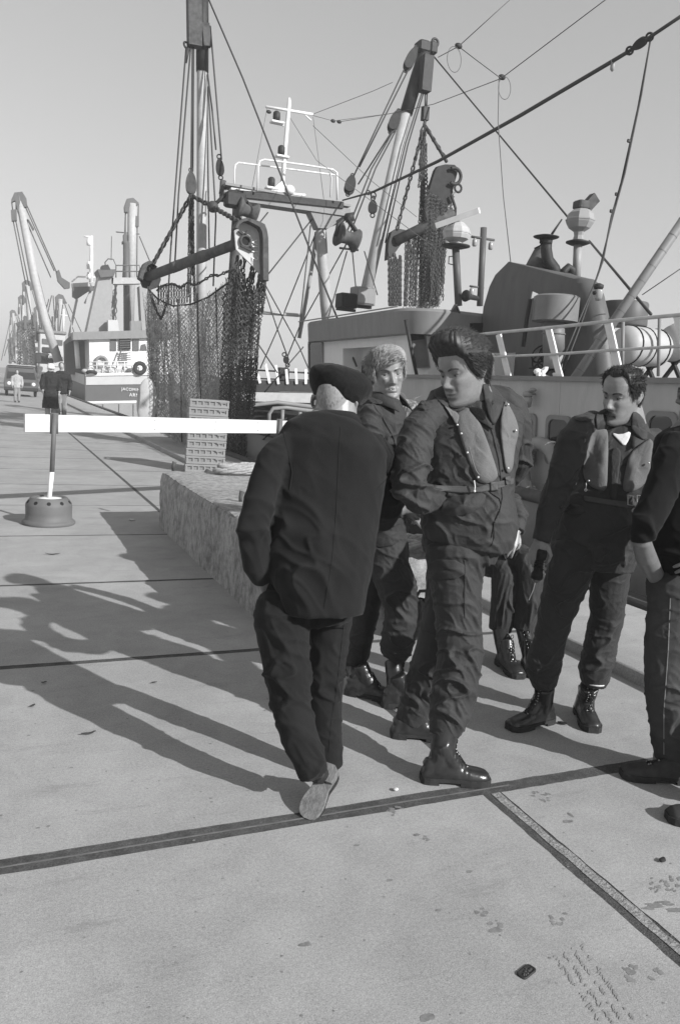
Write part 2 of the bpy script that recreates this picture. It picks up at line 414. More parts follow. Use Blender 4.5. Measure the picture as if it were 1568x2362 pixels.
class Head:
    """position of the head's centre (ear level), facing frame, scale"""
    def __init__(s, pos, yaw, pitch=0, roll=0, sc=1.0, wide=1.0):
        f = face_dir(pos, yaw); u = V((0,0,1)); r = f.cross(u)
        f2 = f*math.cos(math.radians(pitch)) + u*math.sin(math.radians(pitch)); u2 = r.cross(f2)
        a = math.radians(roll); r2 = r*math.cos(a)+u2*math.sin(a); u3 = u2*math.cos(a)-r*math.sin(a)
        s.r, s.f, s.u, s.p, s.sc, s.wide = r2, f2, u3, V(pos), sc, wide
    def w(s, x, y, z): return s.p + (s.r*x*s.wide + s.f*y + s.u*z)*s.sc
    def loc(s, p):
        d = V(p) - s.p; return d.dot(s.r)/s.sc/s.wide, d.dot(s.f)/s.sc, d.dot(s.u)/s.sc
HZ = [-.125,-.12,-.112,-.10,-.085,-.07,-.05,-.03,-.012,.005,.02,.035,.055,.075,.092,.104,.112,.116]
HF = [.045,.068,.082,.087,.083,.086,.087,.087,.086,.085,.090,.091,.089,.082,.068,.048,.026,.0]
HB = [-.01,-.015,-.025,-.04,-.058,-.070,-.082,-.090,-.095,-.098,-.1,-.1,-.098,-.09,-.074,-.055,-.032,-.0]
HW = [.012,.025,.037,.046,.053,.058,.063,.068,.071,.072,.073,.074,.075,.072,.062,.047,.026,.0]
def head_pt(th, z, smile=0., off=0.):
    s, c = math.sin(th), math.cos(th)
    w, f, b = interp(z, HZ, HW), interp(z, HZ, HF), interp(z, HZ, HB)
    n = 2.35 if c > 0 else 2.0
    x = w*math.copysign(abs(s)**(2/n), s); y = (f if c > 0 else -b)*math.copysign(abs(c)**(2/n), c)
    if c > 0:
        def gs(x0, z0, sx, sz): return math.exp(-((x-x0)/sx)**2 - ((z-z0)/sz)**2)
        d = 0
        hn = interp(z, [-.052,-.047,-.040,-.030,-.012,.005,.016], [0,.012,.027,.026,.015,.007,0])
        wn = interp(z, [-.05,-.036,-.01,.01], [.0135,.0125,.0095,.0085])
        d += hn*math.exp(-(x/wn)**2)
        for sx in (-1, 1):
            d += .008*gs(sx*.0135,-.040,.006,.007) - .0135*gs(sx*.031,.002,.0165,.0105) + .0055*gs(sx*.028,.0185,.020,.006)
            d += (.006+.006*smile)*gs(sx*(.042),-.022+.004*smile,.016,.016) - (.002+.003*smile)*gs(sx*.026,-.056,.006,.012)
            d -= .006*gs(sx*.058,-.06,.012,.02)
        d += .0075*gs(0,-.0655,.019,.0045) + .0075*gs(0,-.0785,.017,.005)
        zc = -.072 + smile*.009*(x/.02)**2
        d -= .0075*math.exp(-(x/(.023+.006*smile))**4 - ((z-zc)/.0023)**2)
        d += .0075*gs(0,-.107,.018,.011) - .004*gs(0,-.090,.02,.005)
        y += d
    return x, y, z
def add_head(mb, H, smile=0., ear=0.):
    nz_, nt_ = 84, 88; rings = []
    for i in range(nz_):
        z = -.125 + .241*(i/(nz_-1)); z = min(z, .1157)
        rings.append([H.w(*head_pt(2*math.pi*k/nt_, z, smile)) for k in range(nt_)])
    mb.loft(rings)
    for sx in (-1, 1):                                                  # ears
        rg = []
        for i in range(9):
            t = i/8; a = math.pi*t; zz = -.032+.062*t; ww = .0175*math.sin(a)**.6*(.75+.35*t)+.001
            rg.append([H.w(sx*(.070+ear*math.sin(a)+.008*math.sin(a)+ .0045*math.cos(b)+.006*(-math.sin(b))*.5), -.016-.010*t+ww*math.sin(b), zz) for b in [2*math.pi*k/12 for k in range(12)]])
        mb.loft(rg)
        mb.tube([H.w(sx*(.0775+ear*.8+.003*math.sin(math.pi*t)), -.016-.012*t-.016*math.sin(math.pi*min(1,t*1.02))-.001, -.022+.052*t) for t in [i/10 for i in range(11)]], .0032*H.sc, 8)
        # upper eyelid
        rot = Matrix((H.r, H.f, H.u)).transposed()
        mb.sphere(H.w(sx*.031, .0712, .0062), (.0165*H.sc, .0088*H.sc, .0060*H.sc), 12, 8, rot)
        mb.sphere(H.w(sx*.031, .0702, -.0075), (.0150*H.sc, .0078*H.sc, .0047*H.sc), 12, 8, rot)
M_eye = mat('eye_white', .17, .15, .05, 30, spec=.5); M_iris = mat('iris', .03, .1, .1, 30, spec=.6)
def face_parts(body, H, browt=.12, smile=0., moust=None, hairmat=None, browmat=None):
    for sx in (-1, 1):
        e = MB(); e.sphere(H.w(sx*.031, .0655, -.0005), .0118*H.sc, 14, 10); e.mi = 1
        e.sphere(H.w(sx*.031+.0015, .0745, -.0002), (.0052*H.sc, .0052*H.sc, .0052*H.sc), 10, 8)
        e.build('eye', [M_eye, M_iris], body, True)
        b = MB(); pts = []; rr = []
        for i in range(8):
            t = i/7; x = sx*(.014+.036*t); z = .0185+.0075*math.sin(t*2.3)-.003*t
            th = math.asin(max(-1, min(1, (abs(x)/.073)**1.17)))*math.copysign(1, x)
            q = head_pt(th, z); pts.append(H.w(q[0], q[1]+.0005, z)); rr.append((.0022+.0018*math.sin(math.pi*min(1, t+.15)))*H.sc)
        b.tube(pts, rr, 6); b.build('eyebrow', browmat or hairmat, body, True)
    m = MB(); pts = []; rr = []                                        # the line between the lips, shows as a dark opening
    for i in range(13):
        x = -.023+.046*i/12; z = -.0722+smile*.011*(x/.023)**2
        th = math.asin(max(-1, min(1, math.copysign((abs(x)/.062)**1.17, x)))); q = head_pt(th, z, smile)
        pts.append(H.w(q[0], q[1]+.0022, z)); rr.append((.0008+.0012*(1-(x/.023)**2))*H.sc)
    m.tube(pts, rr, 6); m.build('mouth', mat('mouth_dark', .05, .5), body, True)
    if moust:
        b = MB()
        for i in range(260):
            x = random.uniform(-.031, .031)*1.0; z = -.0595-.12*abs(x)+random.uniform(-.004, .004)-(abs(x)/.03)**3*.006
            th = math.asin(max(-1, min(1, math.copysign((abs(x)/.064)**1.17, x)))); q = head_pt(th, z, smile)
            p = H.w(q[0], q[1]+.000, z); t = H.w(q[0]+math.copysign(.006, x)*random.random(), q[1]+.0035+random.random()*.003, z-.009-random.random()*.004)
            b.tube([p, (p+t)/2+H.f*.002, t], [.0014*H.sc, .0013*H.sc, .0004*H.sc], 4)
        b.build('moustache', moust, body, True)
def add_hair(body, H, hairmat, style):
    """shell over the skull plus many tapered locks"""
    def mask(th, z):
        c = math.cos(th); a = abs(math.degrees(math.atan2(math.sin(th), math.cos(th))))
        hl = interp(a, style['ang'], style['line'])                     # hairline height over angle from the nose
        return sm(hl-.004, hl+.012, z)
    def thick(th, z):
        a = abs(math.degrees(math.atan2(math.sin(th), math.cos(th))))
        t = interp(z, [-.08,-.03,.03,.07,.116], style['t'])
        return t*(1+style.get('front', 0)*math.exp(-(a/60)**2)*sm(.035,.07,z)*(1-sm(.095,.116,z)))
    nz_, nt_ = 60, 120; mb = MB(); pts = {}; ms = {}
    for i in range(nz_):
        z = min(-.09+.207*(i/(nz_-1)), .1158)
        for k in range(nt_):
            th = 2*math.pi*k/nt_; x, y, _ = head_pt(th, z); m = mask(th, z)
            lu = style.get('lump', 1.); t = thick(th, z)*m*(1+lu*.22*noise.noise(V((math.sin(th)*7, math.cos(th)*7, z*18))) + lu*.25*noise.noise(V((th*14, z*14, 3)))) - .004*(1-m)
            zc = z-.01; nrm = V((x/.072**2*.072, y/.092**2*.092, max(zc,-.02)/.1**2*.1)).normalized()
            up = style.get('lift', 0)*m*sm(.03,.095,z)*sm(-.045,.06,y)
            pts[i,k] = H.w(x+nrm.x*t, y+nrm.y*t+up*.5, z+nrm.z*t+up); ms[i,k] = m
    idx = {}; vs = []; fs = []
    for i in range(nz_-1):
        for k in range(nt_):
            q = [(i,k),(i,(k+1)%nt_),(i+1,(k+1)%nt_),(i+1,k)]
            if max(ms[a] for a in q) > .03:
                f = []
                for a in q:
                    if a not in idx: idx[a] = len(vs); vs.append(pts[a])
                    f.append(idx[a])
                fs.append(f)
    top = [(nz_-1,k) for k in range(nt_)]
    for a in top:
        if a not in idx: idx[a] = len(vs); vs.append(pts[a])
    fs.append([idx[a] for a in top])
    mb.add(vs, fs)
    for _ in range(style.get('n', 900)):
        z = random.uniform(-.08, .114); th = random.uniform(-math.pi, math.pi); m = mask(th, z)
        if m < .35: continue
        x, y, _z = head_pt(th, z); t = thick(th, z)*m
        nrm = V((x/.072, y/.092, (z-.01)/.1)).normalized()
        up = style.get('lift', 0)*m*sm(.03,.095,z)*sm(-.045,.06,y)
        base = V((x, y, z)) + nrm*t*.75 + V((0, up*.5, up))
        fl = style['flow'](x, y, z); fl = (fl - nrm*fl.dot(nrm)*.8)
        fl = (fl + V((random.gauss(0,.10), random.gauss(0,.10), random.gauss(0,.10)))*style.get('mess', 1)).normalized()
        Ln = style.get('len', .035)*random.uniform(.6, 1.25)
        p1 = base + fl*Ln*.5 + nrm*Ln*style.get('puff', .18); p2 = base + fl*Ln + nrm*Ln*style.get('tip', .12)
        r0 = style.get('r', .0018)*H.sc
        mb.tube([H.w(*base), H.w(*p1), H.w(*p2)], [r0, r0*.9, r0*.25], 4)
    mb.build('hair', hairmat, body, True)
def add_hand(mb, wrist, d, pn, thumb, sc=1.0, curl=(.5,.6,.65,.7), tcurl=.4, spread=.12):
    """palm along d, palm faces pn, thumb on the side 'thumb' (unit vectors, made orthogonal)"""
    d = V(d).normalized(); pn = V(pn); pn = (pn-d*pn.dot(d)).normalized(); sd = d.cross(pn)
    if sd.dot(V(thumb)) < 0: sd = -sd
    W_ = V(wrist)
    def q(a, b, c): return W_ + (d*a + sd*b + pn*c)*sc
    rings = []
    for a, w_, t_ in ((-.03,.026,.021),(0,.027,.020),(.03,.036,.018),(.06,.042,.016),(.085,.042,.013),(.094,.036,.009)):
        rings.append([q(a, w_*math.cos(2*math.pi*k/14), t_*math.sin(2*math.pi*k/14)) for k in range(14)])
    mb.loft(rings)
    for i, (b0, L_, r0) in enumerate(((.030,.074,.0088),(.010,.083,.0092),(-.011,.077,.0088),(-.030,.060,.0078))):
        pts = [q(.072, b0, .001)]; p = V((.088, b0, .0)); ang = curl[i]*.45; sp = b0/.03*spread
        pts.append(q(*p)); rr = [r0*sc, r0*sc*1.05]
        for seg, fr in enumerate((.45, .32, .23)):
            p = p + V((math.cos(ang), math.sin(sp)*.6, math.sin(ang)))*L_*fr
            pts.append(q(*p)); rr.append(r0*sc*(.95, .88, .62)[seg]); ang += curl[i]*(1.0, .8, .5)[seg]
        mb.tube(pts, rr, 9)
    pts = [q(.008, .020, .004), q(.030, .038, .010), q(.055, .050, .014+.012*tcurl), q(.078, .051-.012*tcurl, .018+.026*tcurl), q(.094, .046-.022*tcurl, .022+.036*tcurl)]
    mb.tube(pts, [.013*sc, .0125*sc, .0105*sc, .0095*sc, .006*sc], 9)
def skin_tone(o, H, base=.36, lips=True, beard=0.):
    me = o.data; a = me.attributes.new('tone', 'FLOAT', 'POINT'); n = len(me.vertices)
    co = np.empty(n*3, dtype=np.float32); me.vertices.foreach_get('co', co); co = co.reshape(-1,3).astype(float)
    org = np.array(ORG[o.name]); d = co + org - np.array(H.p)
    x = d@np.array(H.r)/H.sc/H.wide; y = d@np.array(H.f)/H.sc; z = d@np.array(H.u)/H.sc
    t = np.full(n, base)
    fr = (y > .05)
    lip = np.exp(-(x/.022)**4 - ((z+.072)/.0105)**4)*fr
    t *= 1 - (.28*lip if lips else 0)
    if beard:
        bd = (1/(1+np.exp((z+.055)/.008)))*(1/(1+np.exp((-.135-z)/.006)))*(y > -.01)*(1-lip)
        t *= 1 - beard*bd
    ck = np.exp(-((np.abs(x)-.04)/.02)**2 - ((z+.025)/.02)**2)*fr; t *= 1-.07*ck
    nzv = np.array([noise.noise(V(p)*38)*.10+noise.noise(V(p)*120)*.09+noise.noise(V(p)*300)*.08 for p in co]); t *= 1 + nzv
    eye_ = np.exp(-((np.abs(x)-.031)/.017)**2 - ((z-.002)/.011)**2)*fr; t *= 1-.18*eye_
    a.data.foreach_set('value', t.astype(np.float32))
M_skin = vcol_mat('skin', .42, .12, 260., .5)
def wrinkle(mb, base=.003, spots=(), freq=(9,9,20), shear=.5, seed=0., crisp=1.):
    """real cloth folds: moves the surface along its normals; spots = (centre, radius, height)"""
    co, no = mb.co, mb.no; out = []
    for p, n_ in zip(co, no):
        x, y, z = p
        amp = base
        for c, r_, a in spots:
            d = ((x-c[0])**2+(y-c[1])**2+(z-c[2])**2)/(r_*r_)
            if d < 6: amp += a*math.exp(-d)
        zz = z + shear*(x*.6+y*.4)
        wx = noise.noise(V((x*5+seed, y*5, z*5)))*.035; zz += wx
        a1 = noise.noise(V((x*freq[0]+seed, y*freq[1], zz*freq[2])))
        a2 = noise.noise(V((x*freq[0]*.5+seed+9, y*freq[1]*.5, (z-shear*.8*x+wx)*freq[2]*.5)))
        a3 = noise.noise(V((x*freq[0]*1.7+seed+3, y*freq[1]*1.7, (zz+.6*x)*freq[2]*1.6)))
        r1 = max(0., 1-abs(a1)*(3.2+1.6*crisp)); r3 = max(0., 1-abs(a3)*3.4)
        rd = r1**1.6*1.35 + a2*1.1 + r3*r3*.45 - .35
        out.append((x+n_[0]*rd*amp, y+n_[1]*rd*amp, z+n_[2]*rd*amp))
    mb.v = out; return mb
class Multi:
    def __init__(s, *b): s.b = b
    def ray_cast(s, o, d):
        r_ = [h for h in (b.ray_cast(o, d) for b in s.b) if h[0] is not None]
        return min(r_, key=lambda h: h[3]) if r_ else (None, None, None, None)
def bvh_of(mb): return BVHTree.FromPolygons([V(p) for p in mb.v], mb.f)
def in_poly(x, y, poly):
    c = False; j = len(poly)-1
    for i in range(len(poly)):
        if (poly[i][1] > y) != (poly[j][1] > y) and x < (poly[j][0]-poly[i][0])*(y-poly[i][1])/(poly[j][1]-poly[i][1])+poly[i][0]: c = not c
        j = i
    return c
def smooth_poly(poly, it=2):
    for _ in range(it):
        q = []
        for i in range(len(poly)):
            a, b = poly[i], poly[(i+1) % len(poly)]
            q += [(a[0]*.75+b[0]*.25, a[1]*.75+b[1]*.25), (a[0]*.25+b[0]*.75, a[1]*.25+b[1]*.75)]
        poly = q
    return poly
def panel(poly, bvh, off=.012, thick=.012, puff=0., n=26, rounds=1, wr=.0):
    """a padded cloth panel lying on a garment: its outline is poly, its inside follows the garment underneath"""
    poly = smooth_poly(poly, rounds) if rounds else poly
    cx = sum(p[0] for p in poly)/len(poly); cy = sum(p[1] for p in poly)/len(poly)
    def dep(px, py):
        d = ray(px, py).normalized(); h = bvh.ray_cast(CAM, d)
        return h[3] if h[0] is not None else None
    # resample outline
    L_ = []; 
    for i in range(len(poly)):
        a, b = poly[i], poly[(i+1) % len(poly)]; L_.append(math.hypot(b[0]-a[0], b[1]-a[1]))
    tot = sum(L_); m_ = 64; ol = []
    for k in range(m_):
        t = tot*k/m_; i = 0
        while t > L_[i]: t -= L_[i]; i += 1
        a, b = poly[i], poly[(i+1) % len(poly)]; f = t/L_[i]; ol.append((a[0]+(b[0]-a[0])*f, a[1]+(b[1]-a[1])*f))
    rings_uv = []; K = 9
    for j in range(K): rings_uv.append([(cx+(x-cx)*(1-j/K), cy+(y-cy)*(1-j/K), j/K) for x, y in ol])
    dmap = []
    good = []
    for rg in rings_uv:
        row = []
        for x, y, t in rg:
            v_ = dep(x, y); row.append(v_)
            if v_: good.append(v_)
        dmap.append(row)
    if not good: return MB()
    med = sorted(good)[len(good)//2]
    dmap = [[(v_ if v_ and abs(v_-med) < .35 else med) for v_ in row] for row in dmap]
    for _ in range(4):                                                  # relax the depths so the panel bridges small folds
        dmap = [[(dmap[j][k]*2+dmap[j][(k+1)%m_]+dmap[j][k-1]+dmap[max(j-1,0)][k]+dmap[min(j+1,K-1)][k])/6 for k in range(m_)] for j in range(K)]
    out = MB(); fr = []; bk = []
    for j, rg in enumerate(rings_uv):
        a = []; b = []
        for k, (x, y, t) in enumerate(rg):
            d = ray(x, y).normalized(); dd = dmap[j][k]
            wv = wr*noise.noise(V((x*.03, y*.014, 2)))
            edge = 1-(1-min(1, t*5.0))**2
            a.append(CAM + d*(dd-off-thick*(.35+.65*edge)-puff*sm(0,.6,t)-wv)); b.append(CAM + d*(dd-off*.1+.012))
        fr.append(a); bk.append(b)
    out.loft([bk[0]] + fr, caps=False)
    cfront = CAM + ray(cx, cy).normalized()*(dmap[-1][0]-off-thick-puff)
    o = len(out.v); out.v.append(tuple(cfront)); lastr = K*m_
    for k in range(m_): out.f.append((lastr+k, lastr+(k+1) % m_, o)); out.m.append(out.mi)
    return out
def on_surf(pts, bvh, off=.006):
    r_ = []; last = None
    for x, y in pts:
        d = ray(x, y).normalized(); h = bvh.ray_cast(CAM, d)
        dd = h[3] if h[0] is not None else last
        if dd is None: continue
        last = dd; r_.append(CAM + d*(dd-off))
    return r_
def seg_pts(pl, n=8):
    o = []
    for a, b in zip(pl, pl[1:]):
        for i in range(n): o.append((a[0]+(b[0]-a[0])*i/n, a[1]+(b[1]-a[1])*i/n))
    return o + [pl[-1]]
def seam(pl, bvh, r=.0018, off=.001): 
    mb = MB(); p = on_surf(seg_pts(pl), bvh, off)
    if len(p) > 1: mb.tube(p, r, 5)
    return mb
M_leather = mat('boot_leather', .022, .28, .3, 20., spec=.6, bump=.12, bscale=120)
M_sole = mat('boot_sole', .03, .85, .2, 20., bump=.3)
M_lace = mat('boot_lace', .012, .8); M_eyelet = mat('eyelet_steel', .35, .3, .1, 20, metal=.7)
def boot(root, heel, toe, top, topr=.052, L=None, mat_=None, lace=True, shaft=True, wide=1.0, solemat=None, name='boot', tip=0.):
    """heel, toe: points on the ground under the boot's ends; top: centre of the shaft's upper end"""
    heel, toe, top = V(heel), V(toe), V(top); f = toe-heel
    if L: mid = (heel+toe)/2; f = f.normalized()*L; heel, toe = mid-f/2, mid+f/2
    L = f.length; f.normalize(); up = V((0,0,1)); up = (up-f*up.dot(f)).normalized(); sd = f.cross(up)
    def q(a, b, c): return heel + f*a*L + sd*b + up*c
    mb = MB(); rings = []
    for t, w_, h, cz in ((.01,.030,.055,.025),(.06,.038,.075,.022),(.16,.041,.105,.022),(.30,.041,.115,.022),(.44,.042,.100,.022),(.58,.046,.080,.022),(.72,.050,.068,.022),(.84,.049,.062,.022),(.93,.042,.055,.022),(.985,.026,.042,.022)):
        rg = []
        for k in range(20):
            a = 2*math.pi*k/20; cs, sn = math.cos(a), math.sin(a)
            zz = cz + (h-cz)*(max(0, sn)**.8) if sn >= 0 else cz + sn*.008
            rg.append(q(t, w_*wide*math.copysign(abs(cs)**.75, cs), zz))
        rings.append(rg)
    mb.loft(rings)
    if shaft:
        a0 = q(.26, 0, .07); a1 = a0*.55+top*.45
        mb.tube([q(.24,0,.045), a0, a1, top], [.046*wide, .046*wide, topr*.96, topr], 18)
        mb.tube([q(.10,0,.06), q(.16,0,.085)], [.034*wide,.036*wide], 12)
        mb.tube([q(.26,0,.17), q(.36,0,.115), q(.47,0,.075), q(.60,0,.045)], [.042*wide,.042*wide,.038*wide,.030*wide], 14)
    up_mb = remesh(mb, .006, 5)
    for i in range(len(up_mb.v)):                                       # creases across the instep
        p = V(up_mb.v[i]); t = (p-heel).dot(f)/L; z = (p-heel).dot(up)
        am = .0022*math.exp(-((t-.62)/.09)**2)*(z > .04) + (.0022*math.exp(-((z-.13)/.035)**2) if shaft else 0)
        n_ = noise.noise(V((t*34+noise.noise(p*14)*2, z*40, 1)))
        up_mb.v[i] = tuple(p + V(up_mb.no[i])*am*n_*1.6)
    o = up_mb.build(name, mat_ or M_leather, root, True)
    s_ = MB(); ol = []
    for t, w_ in ((0,.022),(.04,.034),(.12,.040),(.25,.041),(.4,.040),(.55,.045),(.7,.052),(.84,.051),(.94,.042),(1.0,.022)): ol.append((t, w_*wide))
    def outline(t0, t1, z): 
        a = [(t, w_) for t, w_ in ol if t0 <= t <= t1]
        return [q(t, w_+.003, z) for t, w_ in a] + [q(t, -w_-.003, z) for t, w_ in a[::-1]]
    s_.loft([outline(0, 1, .014), outline(0, 1, .030)])
    s_.loft([outline(0, .26, .0005), outline(0, .26, .0145)]); s_.loft([outline(.50, 1, .0015), outline(.50, 1, .0145)])
    s_.build('sole', solemat or M_sole, o)
    if lace:
        bv = bvh_of(up_mb); l = MB(); ey = MB(); rows = 8 if shaft else 4
        def front_pt(z, b):
            # from the front above, cast towards the boot
            t0 = .40 if shaft else .5
            base = q(.24, 0, .10)*(1-z)+top*z if z > 0 else q(.5+z*.5, 0, .05)
            axis = ((top-q(.24,0,.07)).normalized()) if z > .08 else up
            org_ = base + f*.25 + up*(.12 if z <= .08 else 0) + sd*b
            tgt = base + sd*b*.8
            h = bv.ray_cast(org_, (tgt-org_).normalized()); return h[0]
        prev = None
        zs = [(-.10+1.02*i/(rows-1)) for i in range(rows)] if shaft else [-.16+.3*i/(rows-1) for i in range(rows)]
        for i, z in enumerate(zs):
            a, b = front_pt(z, -.016), front_pt(z, .016)
            if a is None or b is None: continue
            d = f*.004
            l.tube([a+d, (a+b)/2+d*1.6, b+d], .0028, 5); ey.sphere(a+d, .0042, 8, 6); ey.sphere(b+d, .0042, 8, 6)
            if prev: l.tube([prev[0]+d, b+d], .0025, 5); l.tube([prev[1]+d, a+d], .0025, 5)
            prev = (a, b)
        if prev and shaft:
            for sgn in (-1, 1): l.torus((prev[0]+prev[1])/2+f*.008+sd*sgn*.014, .012, .002, f+sd*.4*sgn, 10, 5)
        if l.v: l.build('lace', M_lace, o, True); ey.build('eyelets', M_eyelet, o, True)
    return o
def tcol(pts_in, pts_out, th=.006):
    """a collar: strip between two 3-D polylines, given thickness"""
    mb = MB(); n = len(pts_in); rings = []
    for a, b in zip(pts_in, pts_out):
        a, b = V(a), V(b); d = (b-a); nrm = None
        rings.append((a, b))
    top = [a for a, b in rings]; bot = [b for a, b in rings]
    mid = [(a+b)/2 for a, b in rings]
    c = sum(top, V((0,0,0)))/n
    o1 = []; 
    for i in range(n):
        t = (top[min(i+1,n-1)]-top[max(i-1,0)]).normalized(); d = (bot[i]-top[i]).normalized(); nn = t.cross(d)
        if nn.dot(mid[i]-c) < 0: nn = -nn
        o1.append([top[i], mid[i]+nn*th*1.3, bot[i]+nn*th*.2, bot[i]-nn*th*.5, mid[i]-nn*th*.2, top[i]-nn*th*.9])
    mb.loft(o1); return mb
def collar_ring(H, neck, up, r0, r1, h, f, a0=-150, a1=150, lift=0., drop=.05, n=40, lap=1.0, th=.006, lean=.3):
    """folded collar round the neck at 'neck' (3-D), opening towards f"""
    f = V(f).normalized(); up = V(up).normalized(); r = f.cross(up).normalized()
    tin = []; tout = []
    for i in range(n+1):
        a = math.radians(180 + (a0 + (a1-a0)*i/n)); d = f*math.cos(a)+r*math.sin(a)
        e = abs((a0 + (a1-a0)*i/n))/150
        tin.append(V(neck)+d*r0+up*(h-lift*e*e)-f*(0)); tout.append(V(neck)+d*(r1+.02*lap*e**3)+up*(h-drop-.035*lap*e**4)+f*(lean*.03*e))
    return tcol(tin, tout, th)
M_wool = mat('dark_wool', .0150, .95, .15, 9., spec=.12, bump=.25, bscale=420, sheen=.06, fine=.25)
M_wooltr = mat('dark_trouser_cloth', .0155, .95, .15, 9., spec=.12, bump=.2, bscale=420, sheen=.05, fine=.2)
M_beret = mat('beret_wool', .0125, .95, .15, 14., spec=.12, bump=.3, bscale=300, sheen=.08, fine=.25)
M_olive = mat('field_cloth', .033, .72, .14, 7., spec=.35, bump=.18, bscale=520, sheen=.05, fine=.14, crump=.35)
M_olive2 = mat('field_cloth_dark', .028, .72, .14, 7., spec=.35, bump=.18, bscale=520, sheen=.05, fine=.14, crump=.35)
M_vest = mat('life_collar_cloth', .135, .8, .10, 9., spec=.25, bump=.2, bscale=300, fine=.10, dirt=.35, dscale=7., dcol=.09, crump=.45, cscale=20.)
M_strap = mat('webbing', .075, .8, .1, 20., bump=.3, bscale=300)
M_buckle = mat('buckle_steel', .5, .35, .1, 20, metal=.8)
M_snap = mat('snap_brass', .55, .3, .1, 20, metal=.6)
M_black = mat('black_cloth', .009, .95, .12, 9., spec=.12, bump=.25, bscale=400, sheen=.06, fine=.2)
M_denim = mat('denim', .05, .9, .22, 6., spec=.2, bump=.3, bscale=480, fine=.22, dirt=.25, dscale=4., dcol=.13)
M_white = mat('white_cotton', .72, .85, .06, 20.)
M_hdark = mat('hair_dark', .030, .5, .5, 70., spec=.35)
M_hbrown = mat('hair_brown', .042, .5, .5, 70., spec=.35)
M_hblond = mat('hair_blond', .26, .5, .5, 70., spec=.35)
M_hfair = mat('hair_fair', .30, .5, .3, 40., spec=.35)
M_hgrey = mat('hair_grey', .23, .6, .25, 60.)
def garment(name, limbs, root, material, voxel=.007, smooth=4, **kw):
    mb = MB()
    for l in limbs:
        l = dict(l) if isinstance(l, dict) else {'s': l}
        limb(mb, l['s'], ex=l.get('ex', 2.0), ratio=l.get('ratio', .95), flat=True)
    r_ = remesh(mb, voxel, smooth); wrinkle(r_, **kw)
    o = r_.build(name, material, root, True); return o, bvh_of(r_)
# ================================================================== old man in the beret, seen from behind
root = thing('person', G(745,1800), 'man in dark suit and beret walking away, hand in pocket', 'person')
JT = [(772,966,2.90,44,.9,2),(770,978,2.89,80,.68,6),(766,998,2.88,110,.62,8),(764,1028,2.87,130,.60,10),(762,1080,2.86,131,.60,8),(755,1150,2.84,128,.60,2),(744,1230,2.82,126,.66),(740,1320,2.79,119,.80),(746,1375,2.775,100,.95),(745,1409,2.77,95,.98)]
LA = [(712,1010,2.88,24),(676,1018,2.88,28),(648,1034,2.87,32),(628,1064,2.86,36),(611,1110,2.85,37),(595,1175,2.83,38),(586,1210,2.82,40),(584,1260,2.82,36),(589,1305,2.84,31),(606,1334,2.88,26)]
RA = [(828,1012,2.89,26),(860,1026,2.89,30),(880,1048,2.90,33),(893,1085,2.92,35),(895,1130,2.95,37),(893,1170,3.0,36),(880,1195,3.10,33),(860,1200,3.2,30)]
jk, jb = garment('jacket', [{'s': JT, 'ex': 2.4}, LA, RA], root, M_wool, .0075, 10, base=.0022, freq=(5,5,7), shear=1.2, seed=3, crisp=0.,
    spots=[(P(590,1235,2.75),.10,.012),(P(640,1040,2.8),.06,.006),(P(690,1240,2.68),.14,.018),(P(700,1330,2.66),.12,.014),(P(905,1150,2.9),.1,.008),(P(660,1090,2.75),.07,.006)])
seam([(785,985),(780,1080),(776,1180),(766,1290),(752,1380),(747,1404)], jb, .0022, .0002).build('back_seam', mat('seam_dark', .012, .95), jk)
seam([(652,990),(664,1040),(674,1090),(668,1130)], jb, .0022, .0003).build('sleeve_seam', mat('seam_dark', .012), jk)
seam([(884,1010),(905,1050),(890,1105),(868,1130)], jb, .0022, .0003).build('sleeve_seam', mat('seam_dark', .012), jk)
TH = [(706,1345,2.86,96,.62),(706,1400,2.86,104,.62),(708,1430,2.86,103,.64)]
TL = [(655,1395,2.84,66),(650,1440,2.81,66),(656,1500,2.79,57),(661,1560,2.77,54),(672,1630,2.73,46.5),(692,1700,2.69,44),(712,1752,2.66,40),(720,1778,2.67,37)]
TR = [(764,1405,2.86,48),(762,1440,2.87,47),(756,1500,2.88,46),(748,1600,2.90,42),(751,1680,2.89,38),(757,1735,2.88,33),(758,1768,2.88,31)]
tr, tb = garment('trousers', [{'s': TH, 'ex': 2.3}, TL, TR], root, M_wooltr, .007, 4, base=.004, freq=(7,7,11), shear=.9, seed=11,
    spots=[(P(660,1590,2.70),.10,.013),(P(760,1580,2.82),.09,.009),(P(720,1760,2.6),.07,.011),(P(640,1480,2.72),.10,.011)])
seam([(795,1420),(786,1500),(775,1600),(764,1660),(758,1735)], tb, .0022, .0002).build('crease', M_wooltr, tr)
bd = MB()
limb(bd, [(s[0],s[1],s[2],s[3]*.86,s[4]*.88)+tuple(s[5:]) for s in JT[1:-2]]); 
for l in (LA, RA, TL, TR): limb(bd, [(s[0],s[1],s[2],s[3]*.58) for s in l])
limb(bd, [(s[0],s[1],s[2],s[3]*.80,s[4]*.72) for s in TH[:-1]])
hw_ = P(606,1334,2.88); add_hand(bd, hw_, P(640,1375,2.9)-hw_, V((0,1,0)), V((0,0,1)))
hw_ = P(860,1200,3.2); add_hand(bd, hw_, P(838,1215,3.3)-hw_, V((-1,0,0)), V((0,0,1)))
H = Head(P(774,930,2.93), 180-12, -4, 3, 1.06, .93)
add_head(bd, H, 0., .014); limb(bd, [(772,985,2.9,58),(774,955,2.91,49),(776,925,2.92,47)])
body = remesh(bd, .004, 3).build('body', M_skin, root, True); skin_tone(body, H, .24)
face_parts(body, H, hairmat=M_hgrey)
